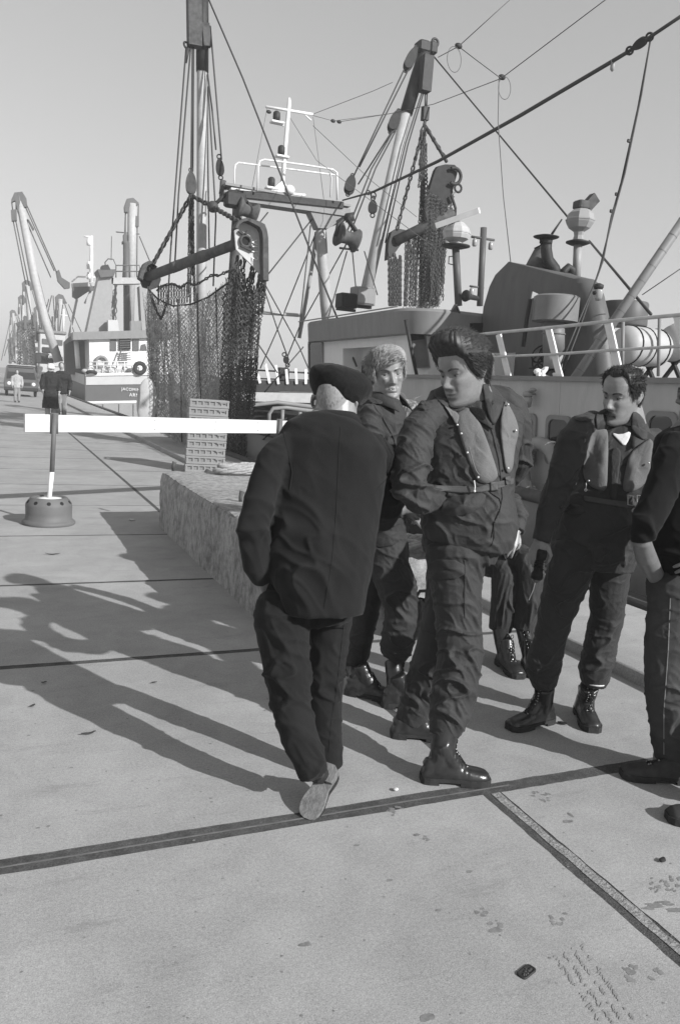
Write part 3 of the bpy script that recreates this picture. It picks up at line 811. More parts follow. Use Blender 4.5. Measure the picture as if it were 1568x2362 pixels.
add_hair(body, H, M_hgrey, dict(ang=[0,60,80,100,125,180], line=[.09,.07,.0,-.02,-.035,-.042], t=[.0006,.0012,.002,.003,.003], n=500, len=.008, r=.0009, flow=lambda x,y,z: V((0,-.3,-1)), puff=.03, tip=.0))
cn = P(773,966,2.905)
collar_ring(H, cn, (0,.1,1), .082, .100, .030, H.f, -158, 158, lift=.02, drop=.062, th=.007).build('collar', M_wool, jk, True)
collar_ring(H, cn, (0,.1,1), .074, .079, .030, H.f, -165, 165, lift=.0, drop=.06, th=.004).build('shirt_collar', M_white, body, True)
b_ = MB(); cbt = P(786,886,2.94); tilt = Matrix.Rotation(math.radians(15), 3, FWD) @ Matrix.Rotation(math.radians(-8), 3, 'X')
rg = []
for r_, h in ((.086,-.070),(.092,-.064),(.104,-.050),(.121,-.026),(.1285,-.004),(.127,.018),(.116,.038),(.095,.053),(.062,.063),(.027,.067),(.006,.068)):
    row = []
    for k in range(48):
        a = 2*math.pi*k/48
        wob = 1+.03*noise.noise(V((math.cos(a)*1.6, math.sin(a)*1.6, h*14)))+.012*noise.noise(V((math.cos(a)*4, math.sin(a)*4, h*30)))
        sl = max(0, h+.05)*.0
        row.append(cbt + tilt @ V((r_*wob*math.cos(a)*1.03+sl, r_*wob*math.sin(a), h + .010*math.sin(a*2+1)*(r_ > .1)*.6)))
    rg.append(row)
b_.loft(rg)
bo = remesh(b_, .006, 3); wrinkle(bo, .0022, freq=(16,16,16), shear=.3, seed=4); bo.build('beret', M_beret, body, True)
# his shoes: one flat, the other lifted on its toe with the pale sole towards us
M_oldsole = mat('worn_sole', .17, .9, .3, 25., bump=.6, bscale=90, dirt=.7, dscale=14., dcol=.07)
M_shoe = mat('black_shoe', .02, .4, .3, 20., spec=.5)
boot(root, G(752,1812)+V((0,.0,0)), G(778,1770)+V((.03,.16,0)), P(758,1775,2.88), L=.28, lace=False, shaft=False, mat_=M_shoe, name='shoe')
sh = MB(); toe = G(708,1888); heel = P(764,1766,2.69); L_ = (heel-toe).length; d = (heel-toe).normalized()
vw = (CAM-(toe+heel)/2).normalized(); nrm = (vw - d*vw.dot(d)).normalized(); nrm = (nrm + V((-.45,0,0))); nrm = (nrm-d*nrm.dot(d)).normalized(); sdv = d.cross(nrm)
def so_(t, w0, w1, z): return [toe + d*t*L_ + sdv*w0 + nrm*z, toe + d*t*L_ + sdv*w1 + nrm*z]
st = [(-.01,-.012,.014),(.03,-.030,.027),(.10,-.042,.036),(.22,-.048,.041),(.34,-.046,.040),(.46,-.039,.036),(.56,-.034,.032),(.68,-.038,.036),(.80,-.043,.040),(.92,-.041,.038),(1.0,-.022,.020)]
up_ = MB(); rings = []
for t, a, b in st:
    c = toe + d*t*L_; hgt = .05+.03*sm(.3,.9,t); rings.append([c + sdv*((a+b)/2 + (b-a)/2*math.cos(2*math.pi*k/16)) - nrm*(hgt/2 - hgt/2*math.sin(2*math.pi*k/16)+.004) for k in range(16)])
up_.loft(rings); up_.tube([toe+d*.85*L_-nrm*.04, P(728,1785,2.66)], [.034,.036], 14)
upr = remesh(up_, .006, 4).build('shoe', M_shoe, root, True)
so2 = MB(); ol = [(t,a) for t,a,b in st] + [(t,b) for t,a,b in st[::-1]]
def olr(z, k, t0=-1, t1=2): return [toe + d*t*L_ + sdv*w_*k + nrm*z for t, w_ in ol if t0 <= t <= t1]
so2.loft([olr(-.006,1.06), olr(.004,1.08), olr(.0065,1.03)])
so2.loft([olr(.006,1.02,.66,1.1), olr(.020,1.03,.66,1.1), olr(.022,.97,.66,1.1)])
so2.build('sole', M_oldsole, upr, True, 35)
# ================================================================== soldier looking over his shoulder (centre)
root2 = thing('person', G(1020,1760), 'dark haired soldier in life collar glancing back, standing in mid stride', 'person')
JT = [(1108,920,3.06,42,.95,-4),(1102,930,3.05,76,.72,-12),(1094,943,3.03,108,.58,-20),(1086,966,3.00,122,.58,-18),(1082,1005,2.97,122,.60,-8),(1080,1060,2.94,112,.68),(1082,1110,2.91,102,.74),(1086,1140,2.90,95,.80),(1082,1170,2.90,108,.80),(1080,1205,2.90,113,.78),(1084,1235,2.90,106,.82),(1080,1258,2.90,95,.84)]
LA = [(1050,945,3.0,26),(1010,948,2.96,30),(984,962,2.92,35),(967,990,2.88,40),(955,1030,2.86,42),(945,1085,2.84,41),(944,1125,2.83,41),(966,1146,2.84,36),(1005,1152,2.90,31),(1045,1158,3.0,26)]
RA = [(1130,915,3.06,26),(1160,918,3.05,30),(1180,940,3.04,34),(1190,980,3.04,34),(1193,1030,3.06,34),(1196,1062,3.08,34),(1186,1086,3.13,31),(1165,1110,3.2,27)]
jk, jb = garment('field_jacket', [{'s': JT, 'ex': 2.35}, LA, RA], root2, M_olive, .0055, 4, base=.004, freq=(8,8,13), shear=.8, seed=21,
    spots=[(P(945,1110,2.75),.13,.016),(P(985,970,2.8),.07,.007),(P(1060,1190,2.75),.14,.009),(P(1200,1060,3.0),.10,.014),(P(1030,1100,2.75),.11,.009)])
TH = [(1068,1215,2.92,92,.80),(1064,1255,2.92,92,.80),(1058,1285,2.92,86,.8)]
TL = [(1052,1262,2.90,73),(1051,1300,2.89,68),(1051,1348,2.87,61),(1057,1433,2.84,53),(1061,1505,2.81,54),(1049,1577,2.78,52),(1040,1634,2.76,50),(1031,1668,2.745,42),(1027,1692,2.74,36)]
TR = [(1045,1290,2.98,60),(1033,1400,3.03,54),(1008,1500,3.07,50),(978,1575,3.11,44),(955,1640,3.14,38),(945,1662,3.15,34)]
tr, tb = garment('field_trousers', [{'s': TH, 'ex': 2.3}, TL, TR], root2, M_olive2, .0055, 3, base=.0036, freq=(8,8,13), shear=.9, seed=31,
    spots=[(P(1060,1560,2.70),.10,.019),(P(1040,1640,2.68),.08,.020),(P(1060,1450,2.76),.10,.013),(P(1080,1310,2.8),.09,.009),(P(970,1600,3.05),.12,.014)])
bd = MB(); limb(bd, [(s[0],s[1],s[2],s[3]*.86,s[4]*.88)+tuple(s[5:]) for s in JT[1:-2]])
for l in (LA, RA, TL, TR): limb(bd, [(s[0],s[1],s[2],s[3]*.64) for s in l])
limb(bd, [(s[0],s[1],s[2],s[3]*.80,s[4]*.72) for s in TH[:-1]])
hw_ = P(1045,1158,3.0); add_hand(bd, hw_, P(1080,1165,3.1)-hw_, V((0,-1,0)), V((0,0,1)))
hw_ = P(1165,1110,3.2); add_hand(bd, hw_, P(1145,1130,3.26)-hw_, V((-1,0,0)), V((0,0,1)))
H = Head(P(1068,858,2.93), -42, -14, -5, 1.14, 1.0)
add_head(bd, H, .45); limb(bd, [(1098,965,3.0,66),(1096,938,2.99,48),(1089,908,2.97,43),(1083,880,2.95,40)])
bdr = remesh(bd, .0036, 2); nb = bvh_of(bdr); body = bdr.build('body', M_skin, root2, True); skin_tone(body, H, .215, beard=.10)
face_parts(body, H, hairmat=M_hbrown, smile=.45)
add_hair(body, H, M_hbrown, dict(ang=[0,35,55,70,84,100,120,180], line=[.072,.070,.050,.004,-.018,.012,-.05,-.07], t=[.002,.006,.011,.019,.029], front=.75, lift=.024, n=11000, len=.040, r=.0009,
    flow=lambda x,y,z: V((x*5, -.85, .30 if z > .06 else -.75)), puff=.08, tip=.02))
fdir = face_dir(P(1080,1000,2.9), 38)
cn = P(1098,932,3.0)
collar_ring(H, cn, (0,.05,1), .070, .122, .030, fdir, -160, 160, lift=.0, drop=.055, lap=1.6, th=.008, lean=1.2).build('collar', M_olive, jk, True)
collar_ring(H, cn, (0,.05,1), .062, .072, .022, fdir, -168, 168, lift=.03, drop=.05, lap=.8, th=.006).build('shirt_collar', M_black, body, True)
panel([(999,901),(1014,893),(1030,894),(1051,923),(1079,940),(1052,954),(1025,938),(1002,916)], jb, .010, .010, .004).build('collar_wing', M_olive, jk, True)
panel([(1113,882),(1142,892),(1163,921),(1154,955),(1137,986),(1124,958),(1118,932),(1112,900)], Multi(jb, nb), .010, .010, .004).build('collar_wing', M_olive, jk, True)
panel([(1077,940),(1098,938),(1117,946),(1121,972),(1105,980),(1088,957)], jb, .006, .008, .004).build('neckerchief', M_black, jk, True)
# life collar: two padded lobes joined behind the neck, belt, buckle
ves = panel([(1051,948),(1062,944),(1081,938),(1106,972),(1126,1024),(1146,1084),(1148,1102),(1128,1116),(1106,1115),(1093,1096),(1071,1041),(1051,978)], jb, .005, .012, .003, wr=.013).build('life_collar_lobe', M_vest, root2, True)
ves2 = panel([(1163,919),(1176,938),(1190,966),(1197,995),(1186,1038),(1183,1081),(1171,1095),(1163,1078),(1156,1024),(1151,984)], jb, .005, .012, .003, wr=.013).build('life_collar_lobe', M_vest, root2, True)
panel([(1026,922),(1051,948),(1062,962),(1052,984),(1040,960),(1020,930)], jb, .006, .010, .004).build('life_collar_strap', M_vest, root2, True)
for pts, par in ((((1077,1044),(1063,1000),(1054,980),(1102,1101)), ves), (((1171,933),(1189,993),(1171,1080)), ves2)):
    for x, y in pts:
        s = MB(); q = on_surf([(x, y)], bvh_of(panel([(1051,948),(1062,944),(1081,938),(1106,972),(1126,1024),(1146,1084),(1148,1102),(1128,1116),(1106,1115),(1093,1096),(1071,1041),(1051,978)], jb, .005, .012, .003)) if par == ves else jb, .004 if par == ves else .03)
        if q: s.sphere(q[0], .0055, 8, 6); s.build('snap_fastener', M_snap, par, True)
seam([(1081,1030),(1088,1060),(1097,1086),(1105,1096)], jb, .003, .034).build('piping', M_vest, ves)
panel([(998,1119),(1060,1123),(1110,1122),(1150,1112),(1184,1102),(1185,1116),(1150,1126),(1108,1136),(1060,1137),(998,1132)], jb, .004, .004, rounds=0).build('belt', M_strap, root2, True)
panel([(1130,1113),(1146,1110),(1148,1131),(1131,1133)], jb, .010, .006, rounds=0).build('buckle', mat('buckle_dark', .07, .5), root2, True)
panel([(1164,1100),(1176,1098),(1178,1117),(1167,1119)], jb, .010, .006, rounds=0).build('buckle', mat('buckle_dark', .07), root2, True)
s = MB(); s.tube(on_surf([(1093,1108),(1095,1122),(1094,1132)], jb, .022), .0022, 6); s.sphere(on_surf([(1094,1133)], jb, .02)[0], .005, 8, 6); s.build('pull_tab', M_white, root2, True)
panel([(1022,1152),(1070,1140),(1122,1134),(1116,1166),(1085,1186),(1050,1192),(1012,1184)], jb, .004, .006, .012, wr=.008).build('pocket_flap', M_olive, jk, True)
seam([(1128,975),(1138,1010),(1150,1060),(1156,1120),(1158,1150),(1152,1180),(1139,1207),(1140,1240),(1134,1258)], jb, .004, .001).build('placket', M_olive, jk)
seam([(1128,1136),(1150,1150),(1155,1165),(1138,1206),(1132,1240)], jb, .003, .0).build('drawstring', M_black, jk)
panel([(975,918),(1000,936),(985,948),(958,940)], jb, .004, .006).build('epaulette', M_olive, jk, True)
pk = panel([(985,1290),(1070,1292),(1071,1336),(988,1336)], tb, .003, .005, .004).build('pocket_flap', M_olive2, tr, True)
seam([(1071,1292),(1072,1340),(1071,1380),(1072,1425)], tb, .004, .001).build('pocket_edge', M_olive2, tr)
boot(root2, G(968,1800), G(1128,1806), P(1030,1672,2.735), topr=.055)
boot(root2, G(912,1700)+V((-.02,.02,0)), G(912,1700)+V((.26,-.10,0)), P(946,1650,3.14), topr=.052)
# ================================================================== soldier with moustache
root3 = thing('person', G(1290,1672), 'soldier with moustache and life collar standing astride, black torch in hand', 'person')
JT = [(1444,988,3.10,40,.95,4),(1442,997,3.10,70,.72,12),(1438,1008,3.09,94,.58,20),(1435,1034,3.07,104,.60,18),(1430,1070,3.04,104,.66),(1425,1110,3.03,98,.72),(1416,1150,3.02,88,.80),(1392,1190,3.02,98,.80),(1382,1225,3.02,104,.78),(1370,1265,3.02,100,.80),(1372,1290,3.02,92,.82)]
LA = [(1398,979,3.09,20),(1364,973,3.08,25),(1338,984,3.07,31),(1321,1008,3.05,35),(1308,1060,3.04,35),(1290,1115,3.03,33),(1272,1165,3.02,29),(1256,1215,3.00,24),(1246,1248,2.99,21)]
RA = [(1482,1008,3.09,22),(1508,1012,3.08,27),(1522,1024,3.08,31),(1528,1050,3.09,34),(1520,1100,3.11,34),(1508,1150,3.14,32),(1494,1190,3.14,29),(1472,1225,3.12,26),(1458,1248,3.1,24)]
jk, jb = garment('field_jacket', [{'s': JT, 'ex': 2.35}, LA, RA], root3, M_olive, .006, 4, base=.004, freq=(8,8,13), shear=-.8, seed=41,
    spots=[(P(1300,1110,2.95),.10,.009),(P(1350,1000,2.95),.07,.008),(P(1430,1180,2.9),.12,.010),(P(1510,1130,3.0),.12,.012),(P(1400,1260,2.9),.12,.009)])
TH = [(1374,1240,3.02,92,.78),(1370,1275,3.02,94,.78),(1366,1305,3.02,90,.78)]
TL = [(1330,1270,3.02,60),(1318,1305,3.02,52),(1300,1362,3.03,47),(1281,1419,3.05,40),(1267,1476,3.06,36),(1254,1525,3.07,40),(1253,1545,3.07,40),(1254,1562,3.07,34),(1256,1582,3.07,28)]
TR = [(1408,1280,3.02,52),(1405,1330,3.02,45),(1399,1419,3.03,38),(1387,1476,3.03,38),(1378,1519,3.03,38),(1371,1545,3.03,37),(1370,1566,3.03,33),(1368,1580,3.03,26)]
tr, tb = garment('field_trousers', [{'s': TH, 'ex': 2.3}, TL, TR], root3, M_olive2, .0055, 3, base=.004, freq=(8,8,14), shear=-.9, seed=51,
    spots=[(P(1300,1390,2.95),.09,.012),(P(1255,1545,3.0),.06,.016),(P(1373,1545,2.95),.06,.018),(P(1385,1480,2.95),.08,.012),(P(1330,1310,2.92),.08,.007)])
bd = MB(); limb(bd, [(s[0],s[1],s[2],s[3]*.86,s[4]*.88)+tuple(s[5:]) for s in JT[1:-2]])
for l in (LA, RA, TL, TR): limb(bd, [(s[0],s[1],s[2],s[3]*.64) for s in l])
limb(bd, [(s[0],s[1],s[2],s[3]*.80,s[4]*.72) for s in TH[:-1]])
wr = P(1246,1246,2.99); hd = P(1236,1292,2.97)-wr
limb(bd, [(1256,1215,3.0,17),(1246,1248,2.99,15.5)])
add_hand(bd, wr, hd, V((.75,.55,0)), V((-.35,-.9,.1)), 1.06, (1.0,1.15,1.25,1.3), .9)
hw_ = P(1458,1248,3.1); add_hand(bd, hw_, P(1440,1275,3.1)-hw_, V((-1,0,0)), V((0,-1,0)))
H = Head(P(1434,914,3.03), -32, -9, 3, 1.12, .92)
add_head(bd, H); limb(bd, [(1446,1012,3.09,48),(1445,985,3.08,43),(1442,960,3.07,40),(1438,935,3.07,37)])
bdr = remesh(bd, .0036, 2); nb = bvh_of(bdr); body = bdr.build('body', M_skin, root3, True); skin_tone(body, H, .235, beard=.08)
face_parts(body, H, hairmat=M_hdark, moust=M_hbrown)
add_hair(body, H, M_hdark, dict(ang=[0,30,50,66,80,96,115,180], line=[.086,.094,.080,.025,-.010,.012,-.045,-.062], t=[.001,.0018,.004,.009,.014], front=.25, lift=.004, n=9000, len=.020, r=.0009,
    flow=lambda x,y,z: V((x*5+math.sin(z*300)*.5, -.5+math.sin(x*240)*.5, .35 if z > .06 else -.6)), puff=.2, tip=.12, mess=1.6))
fdir = face_dir(P(1430,1060,3.0), -6); cn = P(1444,986,3.08)
collar_ring(H, cn, (0,.05,1), .066, .112, .062, fdir, -160, 160, lift=.05, drop=.085, lap=1.6, th=.008, lean=1.4).build('collar', M_olive, jk, True)
collar_ring(H, cn, (0,.05,1), .064, .070, .022, fdir, -179, 179, lift=.035, drop=.035, lap=.2, th=.007, lean=.5).build('roll_neck', M_black, body, True)
panel([(1407,997),(1430,1003),(1455,993),(1450,1014),(1439,1031),(1426,1016)], Multi(jb, nb), .003, .004, rounds=1).build('white_shirt', M_white, body, True)
panel([(1372,955),(1388,944),(1402,942),(1406,988),(1381,998),(1374,990)], jb, .008, .010, .004).build('collar_wing', M_olive, jk, True)
panel([(1456,950),(1470,950),(1488,972),(1494,1008),(1484,1018),(1463,1002),(1452,985)], Multi(jb, nb), .010, .010, .004).build('collar_wing', M_olive, jk, True)
v1_ = panel([(1349,996),(1376,984),(1401,984),(1402,1040),(1400,1100),(1399,1133),(1371,1129),(1348,1110),(1343,1085),(1345,1030)], jb, .005, .012, .003, wr=.013).build('life_collar_lobe', M_vest, root3, True)
v2_ = panel([(1451,1045),(1478,1024),(1505,1007),(1506,1056),(1494,1107),(1471,1130),(1443,1136),(1434,1128),(1440,1090)], jb, .005, .012, .003, wr=.015).build('life_collar_lobe', M_vest, root3, True)
for x, y in ((1349,1054),(1357,1109)):
    s = MB(); q = on_surf([(x, y)], jb, .03); s.sphere(q[0], .0055, 8, 6); s.build('snap_fastener', M_snap, v1_, True)
s = MB(); q = on_surf([(1495,1068)], jb, .035); s.sphere(q[0], .005, 8, 6); s.build('snap_fastener', M_snap, v2_, True)
panel([(1408,1036),(1424,1030),(1432,1046),(1424,1110),(1420,1160),(1404,1150),(1408,1090)], jb, .004, .006, .002).build('placket', M_olive, jk, True)
panel([(1345,1143),(1400,1152),(1450,1158),(1480,1156),(1479,1168),(1446,1172),(1400,1164),(1345,1155)], jb, .004, .005, rounds=0).build('belt', M_strap, root3, True)
for x in (1453, 1474):
    s = MB(); q = on_surf([(x-6,1142),(x+6,1144),(x+6,1166),(x-6,1164)], jb, .018)
    if len(q) == 4: s.tube(q+[q[0]], .0025, 6); s.build('buckle', M_buckle, root3, True)
s = MB(); s.tube(on_surf([(1351,1112),(1351,1122),(1350,1130)], jb, .024), .002, 6); s.torus(on_surf([(1350,1130)], jb, .024)[0], .006, .0016, FWD, 10, 5); s.build('pull_tab', M_white, root3, True)
panel([(1285,1172),(1302,1158),(1350,1168),(1346,1186),(1310,1186)], jb, .004, .006, .008).build('pocket_flap', M_olive, jk, True)
panel([(1322,960),(1340,955),(1368,962),(1366,971),(1326,972)], jb, .006, .006).build('epaulette', M_olive, jk, True)
panel([(1374,1250),(1396,1258),(1390,1300),(1366,1292)], jb, .004, .005, .002).build('hem_tab', M_olive, jk, True)
boot(root3, G(1268,1664), G(1176,1684), P(1256,1584,3.07), topr=.050, L=.30)
boot(root3, G(1336,1640), G(1366,1690), P(1359,1582,3.035), topr=.048, L=.30)
s = MB(); s.torus(P(1370,1572,3.025), .052, .008, (0,0,1), 20, 8); s.build('sock', M_white, root3, True)
s = MB(); wv = (wr-P(1256,1215,3.0)).normalized(); s.torus(wr-wv*.01, .033, .004, wv, 20, 6)
for k in range(12): s.sphere(wr-wv*.01+(Matrix.Rotation(k*math.pi/6, 3, wv) @ (wv.orthogonal().normalized()*.035)), .0055, 6, 4)
s.build('bracelet', M_buckle, body, True)
hk = thing('torch', P(1243,1316,2.965), 'black ribbed torch gripped in the hand of the soldier with moustache', 'torch')
s = MB(); a, b = P(1251,1268,2.955), P(1236,1336,2.965); dv = (b-a); pts = [a+dv*t for t in (0,.05,.2,.4,.6,.75,.8,.96,1.)]
s.tube(pts, [.018,.024,.025,.022,.022,.022,.027,.028,.022], 14)
for i in range(5): s.torus(a+dv*(.3+.08*i), .0225, .003, dv, 14, 5)
s.build('torch_barrel', mat('black_rubber', .012, .7, bump=.3), hk, True)
s = MB(); s.sphere(b-dv*.01, .020, 10, 6); s.build('lens', mat('torch_lens', .10, .1, spec=.6), hk, True)
s = MB(); s.tube([b, b+V((-.01,0,-.05)), b+V((-.03,0,-.1))], .002, 5); s.build('lanyard', M_white, hk)
# ================================================================== smiling fair-haired soldier behind
root4 = thing('person', G(865,1610), 'smiling fair haired soldier in plain field jacket behind the old man', 'person')
JT = [(886,905,3.72,26,.95),(884,922,3.72,42,.85),(880,940,3.71,56,.8),(874,965,3.70,65,.78),(872,1010,3.69,66,.8),(874,1070,3.68,62,.85),(880,1130,3.67,57,.9),(886,1180,3.66,52,.95),(888,1206,3.66,48,.95)]
LA = [(856,950,3.58,26),(852,985,3.55,31),(858,1040,3.52,31),(872,1100,3.50,29),(886,1150,3.48,27),(908,1172,3.44,24),(932,1176,3.40,20)]
RA = [(905,955,3.82,22),(912,1020,3.84,24),(914,1080,3.84,24),(918,1130,3.8,22),(930,1165,3.7,18)]
jk, jb = garment('field_jacket', [JT, LA, RA], root4, M_olive, .006, 4, base=.004, freq=(8,8,13), shear=.8, seed=61, spots=[(P(870,1120,3.45),.10,.012),(P(860,960,3.5),.08,.007),(P(890,1050,3.6),.12,.006)])
TH = [(888,1190,3.66,46,.9),(888,1225,3.66,49,.9),(886,1260,3.66,50,.9)]
TL = [(893,1240,3.64,46),(898,1305,3.61,46),(916,1362,3.56,46),(929,1405,3.54,40),(921,1462,3.55,39),(914,1500,3.57,36),(908,1516,3.58,28)]
TR = [(866,1260,3.72,44),(852,1340,3.74,38),(838,1429,3.76,32),(822,1510,3.79,28),(812,1550,3.8,24)]
tr, tb = garment('field_trousers', [TH, TL, TR], root4, M_olive2, .006, 3, base=.004, freq=(8,8,14), shear=.5, seed=71, spots=[(P(930,1390,3.48),.08,.020),(P(910,1490,3.5),.08,.014),(P(890,1290,3.55),.1,.006)])
bd = MB(); limb(bd, [(s[0],s[1],s[2],s[3]*.86,s[4]*.88)+tuple(s[5:]) for s in JT[1:-2]])
for l in (LA, RA, TL, TR): limb(bd, [(s[0],s[1],s[2],s[3]*.64) for s in l])
limb(bd, [(s[0],s[1],s[2],s[3]*.80,s[4]*.72) for s in TH[:-1]])
wr = P(932,1175,3.40); add_hand(bd, wr, P(968,1162,3.36)-wr, V((0,.6,-.6)), V((.2,-.3,1)), 1.02, (.8,.9,1.,1.1), .7)
wr = P(930,1165,3.7); add_hand(bd, wr, P(945,1178,3.66)-wr, V((0,-1,0)), V((0,0,1)))
H = Head(P(894,862,3.70), 14, -3, -8, 1.06, 1.0)
add_head(bd, H, 1.); limb(bd, [(886,940,3.72,40),(888,915,3.72,33),(890,890,3.71,31)])
body = remesh(bd, .0036, 2).build('body', M_skin, root4, True); skin_tone(body, H, .26)
face_parts(body, H, hairmat=M_hfair, browmat=mat('brow_fair', .12, .7), smile=1.)
s = MB(); pts = []
for i in range(9):
    x = -.015+.030*i/8; th = math.asin(math.copysign((abs(x)/.062)**1.17, x)); q = head_pt(th, -.0725, 1.); pts.append(H.w(q[0], q[1]+.0028, -.0712+.009*(x/.02)**2))
s.tube(pts, [.0012,.0018,.0022,.0022,.0022,.0022,.0022,.0018,.0012], 6); s.build('teeth', M_white, body, True)
add_hair(body, H, M_hfair, dict(ang=[0,30,50,66,82,98,118,180], line=[.052,.056,.05,.012,-.008,.008,-.05,-.07], t=[.004,.008,.012,.016,.021], front=.4, lift=.008, n=6000, len=.045, r=.0012, lump=.3,
    flow=lambda x,y,z: V((x*2+.5, .75 if y > -.02 else -.3, .05-.9*sm(.07,.02,z) if z > .02 else -.9)), puff=.06, tip=.03, mess=.45))
collar_ring(H, P(887,912,3.72), (0,0,1), .066, .105, .02, face_dir(P(887,912,3.7), 55), -150, 150, drop=.055, lap=1.2, th=.007, lean=1.).build('collar', M_olive, jk, True)
seam([(855,925),(885,968),(908,1010),(918,1060),(920,1110)], jb, .004, .001).build('placket', M_olive2, jk)
panel([(850,918),(880,922),(884,934),(852,930)], jb, .004, .006).build('epaulette', M_olive, jk, True)
panel([(856,1228),(922,1222),(922,1256),(858,1266)], tb, .003, .005, .004).build('pocket_flap', M_olive2, tr, True)
boot(root4, G(878,1628), G(878,1628)+V((.27,-.10,0)), P(907,1524,3.58), topr=.048)
boot(root4, G(796,1598), G(796,1598)+V((.22,-.19,0)), P(812,1540,3.79), topr=.046)
# ================================================================== man at the right edge: dark sweater and jeans
root5 = thing('person', G(1560,1800), 'man in dark sweater, jeans and glasses cut by the photo edge', 'person')
JT = [(1612,975,2.52,46,.95),(1612,992,2.52,76,.8),(1610,1010,2.52,94,.66),(1606,1050,2.51,98,.66),(1600,1120,2.50,98,.72),(1594,1200,2.49,98,.78),(1588,1290,2.48,92,.82),(1586,1330,2.48,84,.84)]
LA = [(1560,1015,2.50,30),(1552,1050,2.47,40),(1532,1110,2.44,41),(1508,1170,2.41,38),(1486,1215,2.39,32),(1478,1236,2.39,28),(1480,1246,2.39,25)]
LAf = [(1480,1222,2.39,22),(1479,1250,2.39,22),(1489,1285,2.43,24),(1508,1322,2.49,20),(1524,1350,2.53,17)]
RA = [(1670,1030,2.5,38),(1690,1110,2.45,38),(1690,1190,2.40,36),(1650,1260,2.34,30),(1635,1290,2.32,24)]
jk, jb = garment('sweater', [{'s': JT, 'ex': 2.3}, LA, RA], root5, M_black, .007, 5, base=.004, freq=(7,7,9), shear=-.8, seed=81, spots=[(P(1490,1210,2.33),.09,.012),(P(1560,1300,2.4),.12,.009)])
TH = [(1586,1310,2.48,82,.82),(1584,1350,2.48,88,.8),(1582,1385,2.48,86,.8)]
TL = [(1556,1345,2.47,56),(1547,1410,2.46,54),(1540,1476,2.45,52),(1537,1591,2.44,50),(1545,1677,2.45,45),(1550,1720,2.46,44),(1554,1752,2.46,43)]
TR = [(1622,1370,2.50,58),(1640,1480,2.42,50),(1652,1600,2.34,46),(1654,1720,2.25,42),(1655,1830,2.17,40)]
tr, tb = garment('jeans', [{'s': TH, 'ex': 2.3}, TL, TR], root5, M_denim, .007, 4, base=.004, freq=(8,8,13), shear=.8, seed=91, spots=[(P(1540,1690,2.38),.07,.013),(P(1560,1600,2.36),.1,.009),(P(1535,1440,2.36),.1,.006)])
seam([(1545,1380),(1540,1500),(1536,1560),(1530,1640),(1530,1740)], tb, .0022, .0005).build('side_seam', mat('denim_pale', .2, .9), tr)
s = MB(); 
limb(s, [(1554,1742,2.46,46),(1555,1760,2.46,47),(1556,1770,2.46,46)], cap=False); s.build('turn_up', mat('denim_pale', .2), tr, True)
bd = MB(); limb(bd, [(s[0],s[1],s[2],s[3]*.86,s[4]*.88)+tuple(s[5:]) for s in JT[1:-2]])
for l in (RA, TL, TR): limb(bd, [(s[0],s[1],s[2],s[3]*.64) for s in l])
limb(bd, [(s[0],s[1],s[2],s[3]*.7) for s in LA[:5]]+LAf[1:]); limb(bd, [(s[0],s[1],s[2],s[3]*.80,s[4]*.72) for s in TH[:-1]])
wr = P(1524,1350,2.53); add_hand(bd, wr, P(1550,1385,2.54)-wr, V((.2,1,0)), V((0,0,1)))
wr = P(1635,1290,2.32); add_hand(bd, wr, P(1592,1312,2.32)-wr, V((0,.8,-.5)), V((0,-.2,1)), 1.0, (.6,.7,.8,.9), .5)
H = Head(P(1632,906,2.53), -84, -2, 0, 1.12)
add_head(bd, H); limb(bd, [(1616,1000,2.52,60),(1618,975,2.52,52),(1618,945,2.53,48)])
body = remesh(bd, .004, 2).build('body', M_skin, root5, True); skin_tone(body, H, .15)  # darker skin tone stands in for the shade on his forearm
face_parts(body, H, hairmat=M_hdark)
add_hair(body, H, M_hdark, dict(ang=[0,30,50,66,82,98,118,180], line=[.07,.07,.06,.01,-.012,.01,-.05,-.07], t=[.003,.006,.010,.014,.018], front=.2, n=3000, len=.03, r=.0011, flow=lambda x,y,z: V((x*5,-.6,-.3)), puff=.15, tip=.1))
s = MB()
for sx in (-1, 1):
    s.torus(H.w(sx*.033,.102,-.004), .024*H.sc, .0016, H.f, 24, 6); s.tube([H.w(sx*.057,.102,.002), H.w(sx*.074,.07,.004), H.w(sx*.079,-.012,.004)], .0016, 6)
s.tube([H.w(-.009,.104,0), H.w(0,.108,.003), H.w(.009,.104,0)], .0016, 6)
s.build('glasses', mat('spectacle_wire', .12, .3, metal=.7), body, True)
collar_ring(H, P(1617,985,2.52), (0,0,1), .072, .082, .012, H.f, -179, 179, drop=.03, lap=.1, th=.008, lean=.2).build('sweater_neck', M_black, jk, True)
M_shoe2 = mat('suede_shoe', .045, .85, .3, 20., bump=.2)
boot(root5, G(1600,1806), G(1424,1790), P(1556,1765,2.46), shaft=False, mat_=M_shoe2, name='shoe', L=.31)
boot(root5, G(1690,1905), G(1556,1893), P(1655,1840,2.17), shaft=False, mat_=M_shoe2, name='shoe', L=.30)
for leg, par in ((TL[-1], 0), (TR[-1], 0)): pass
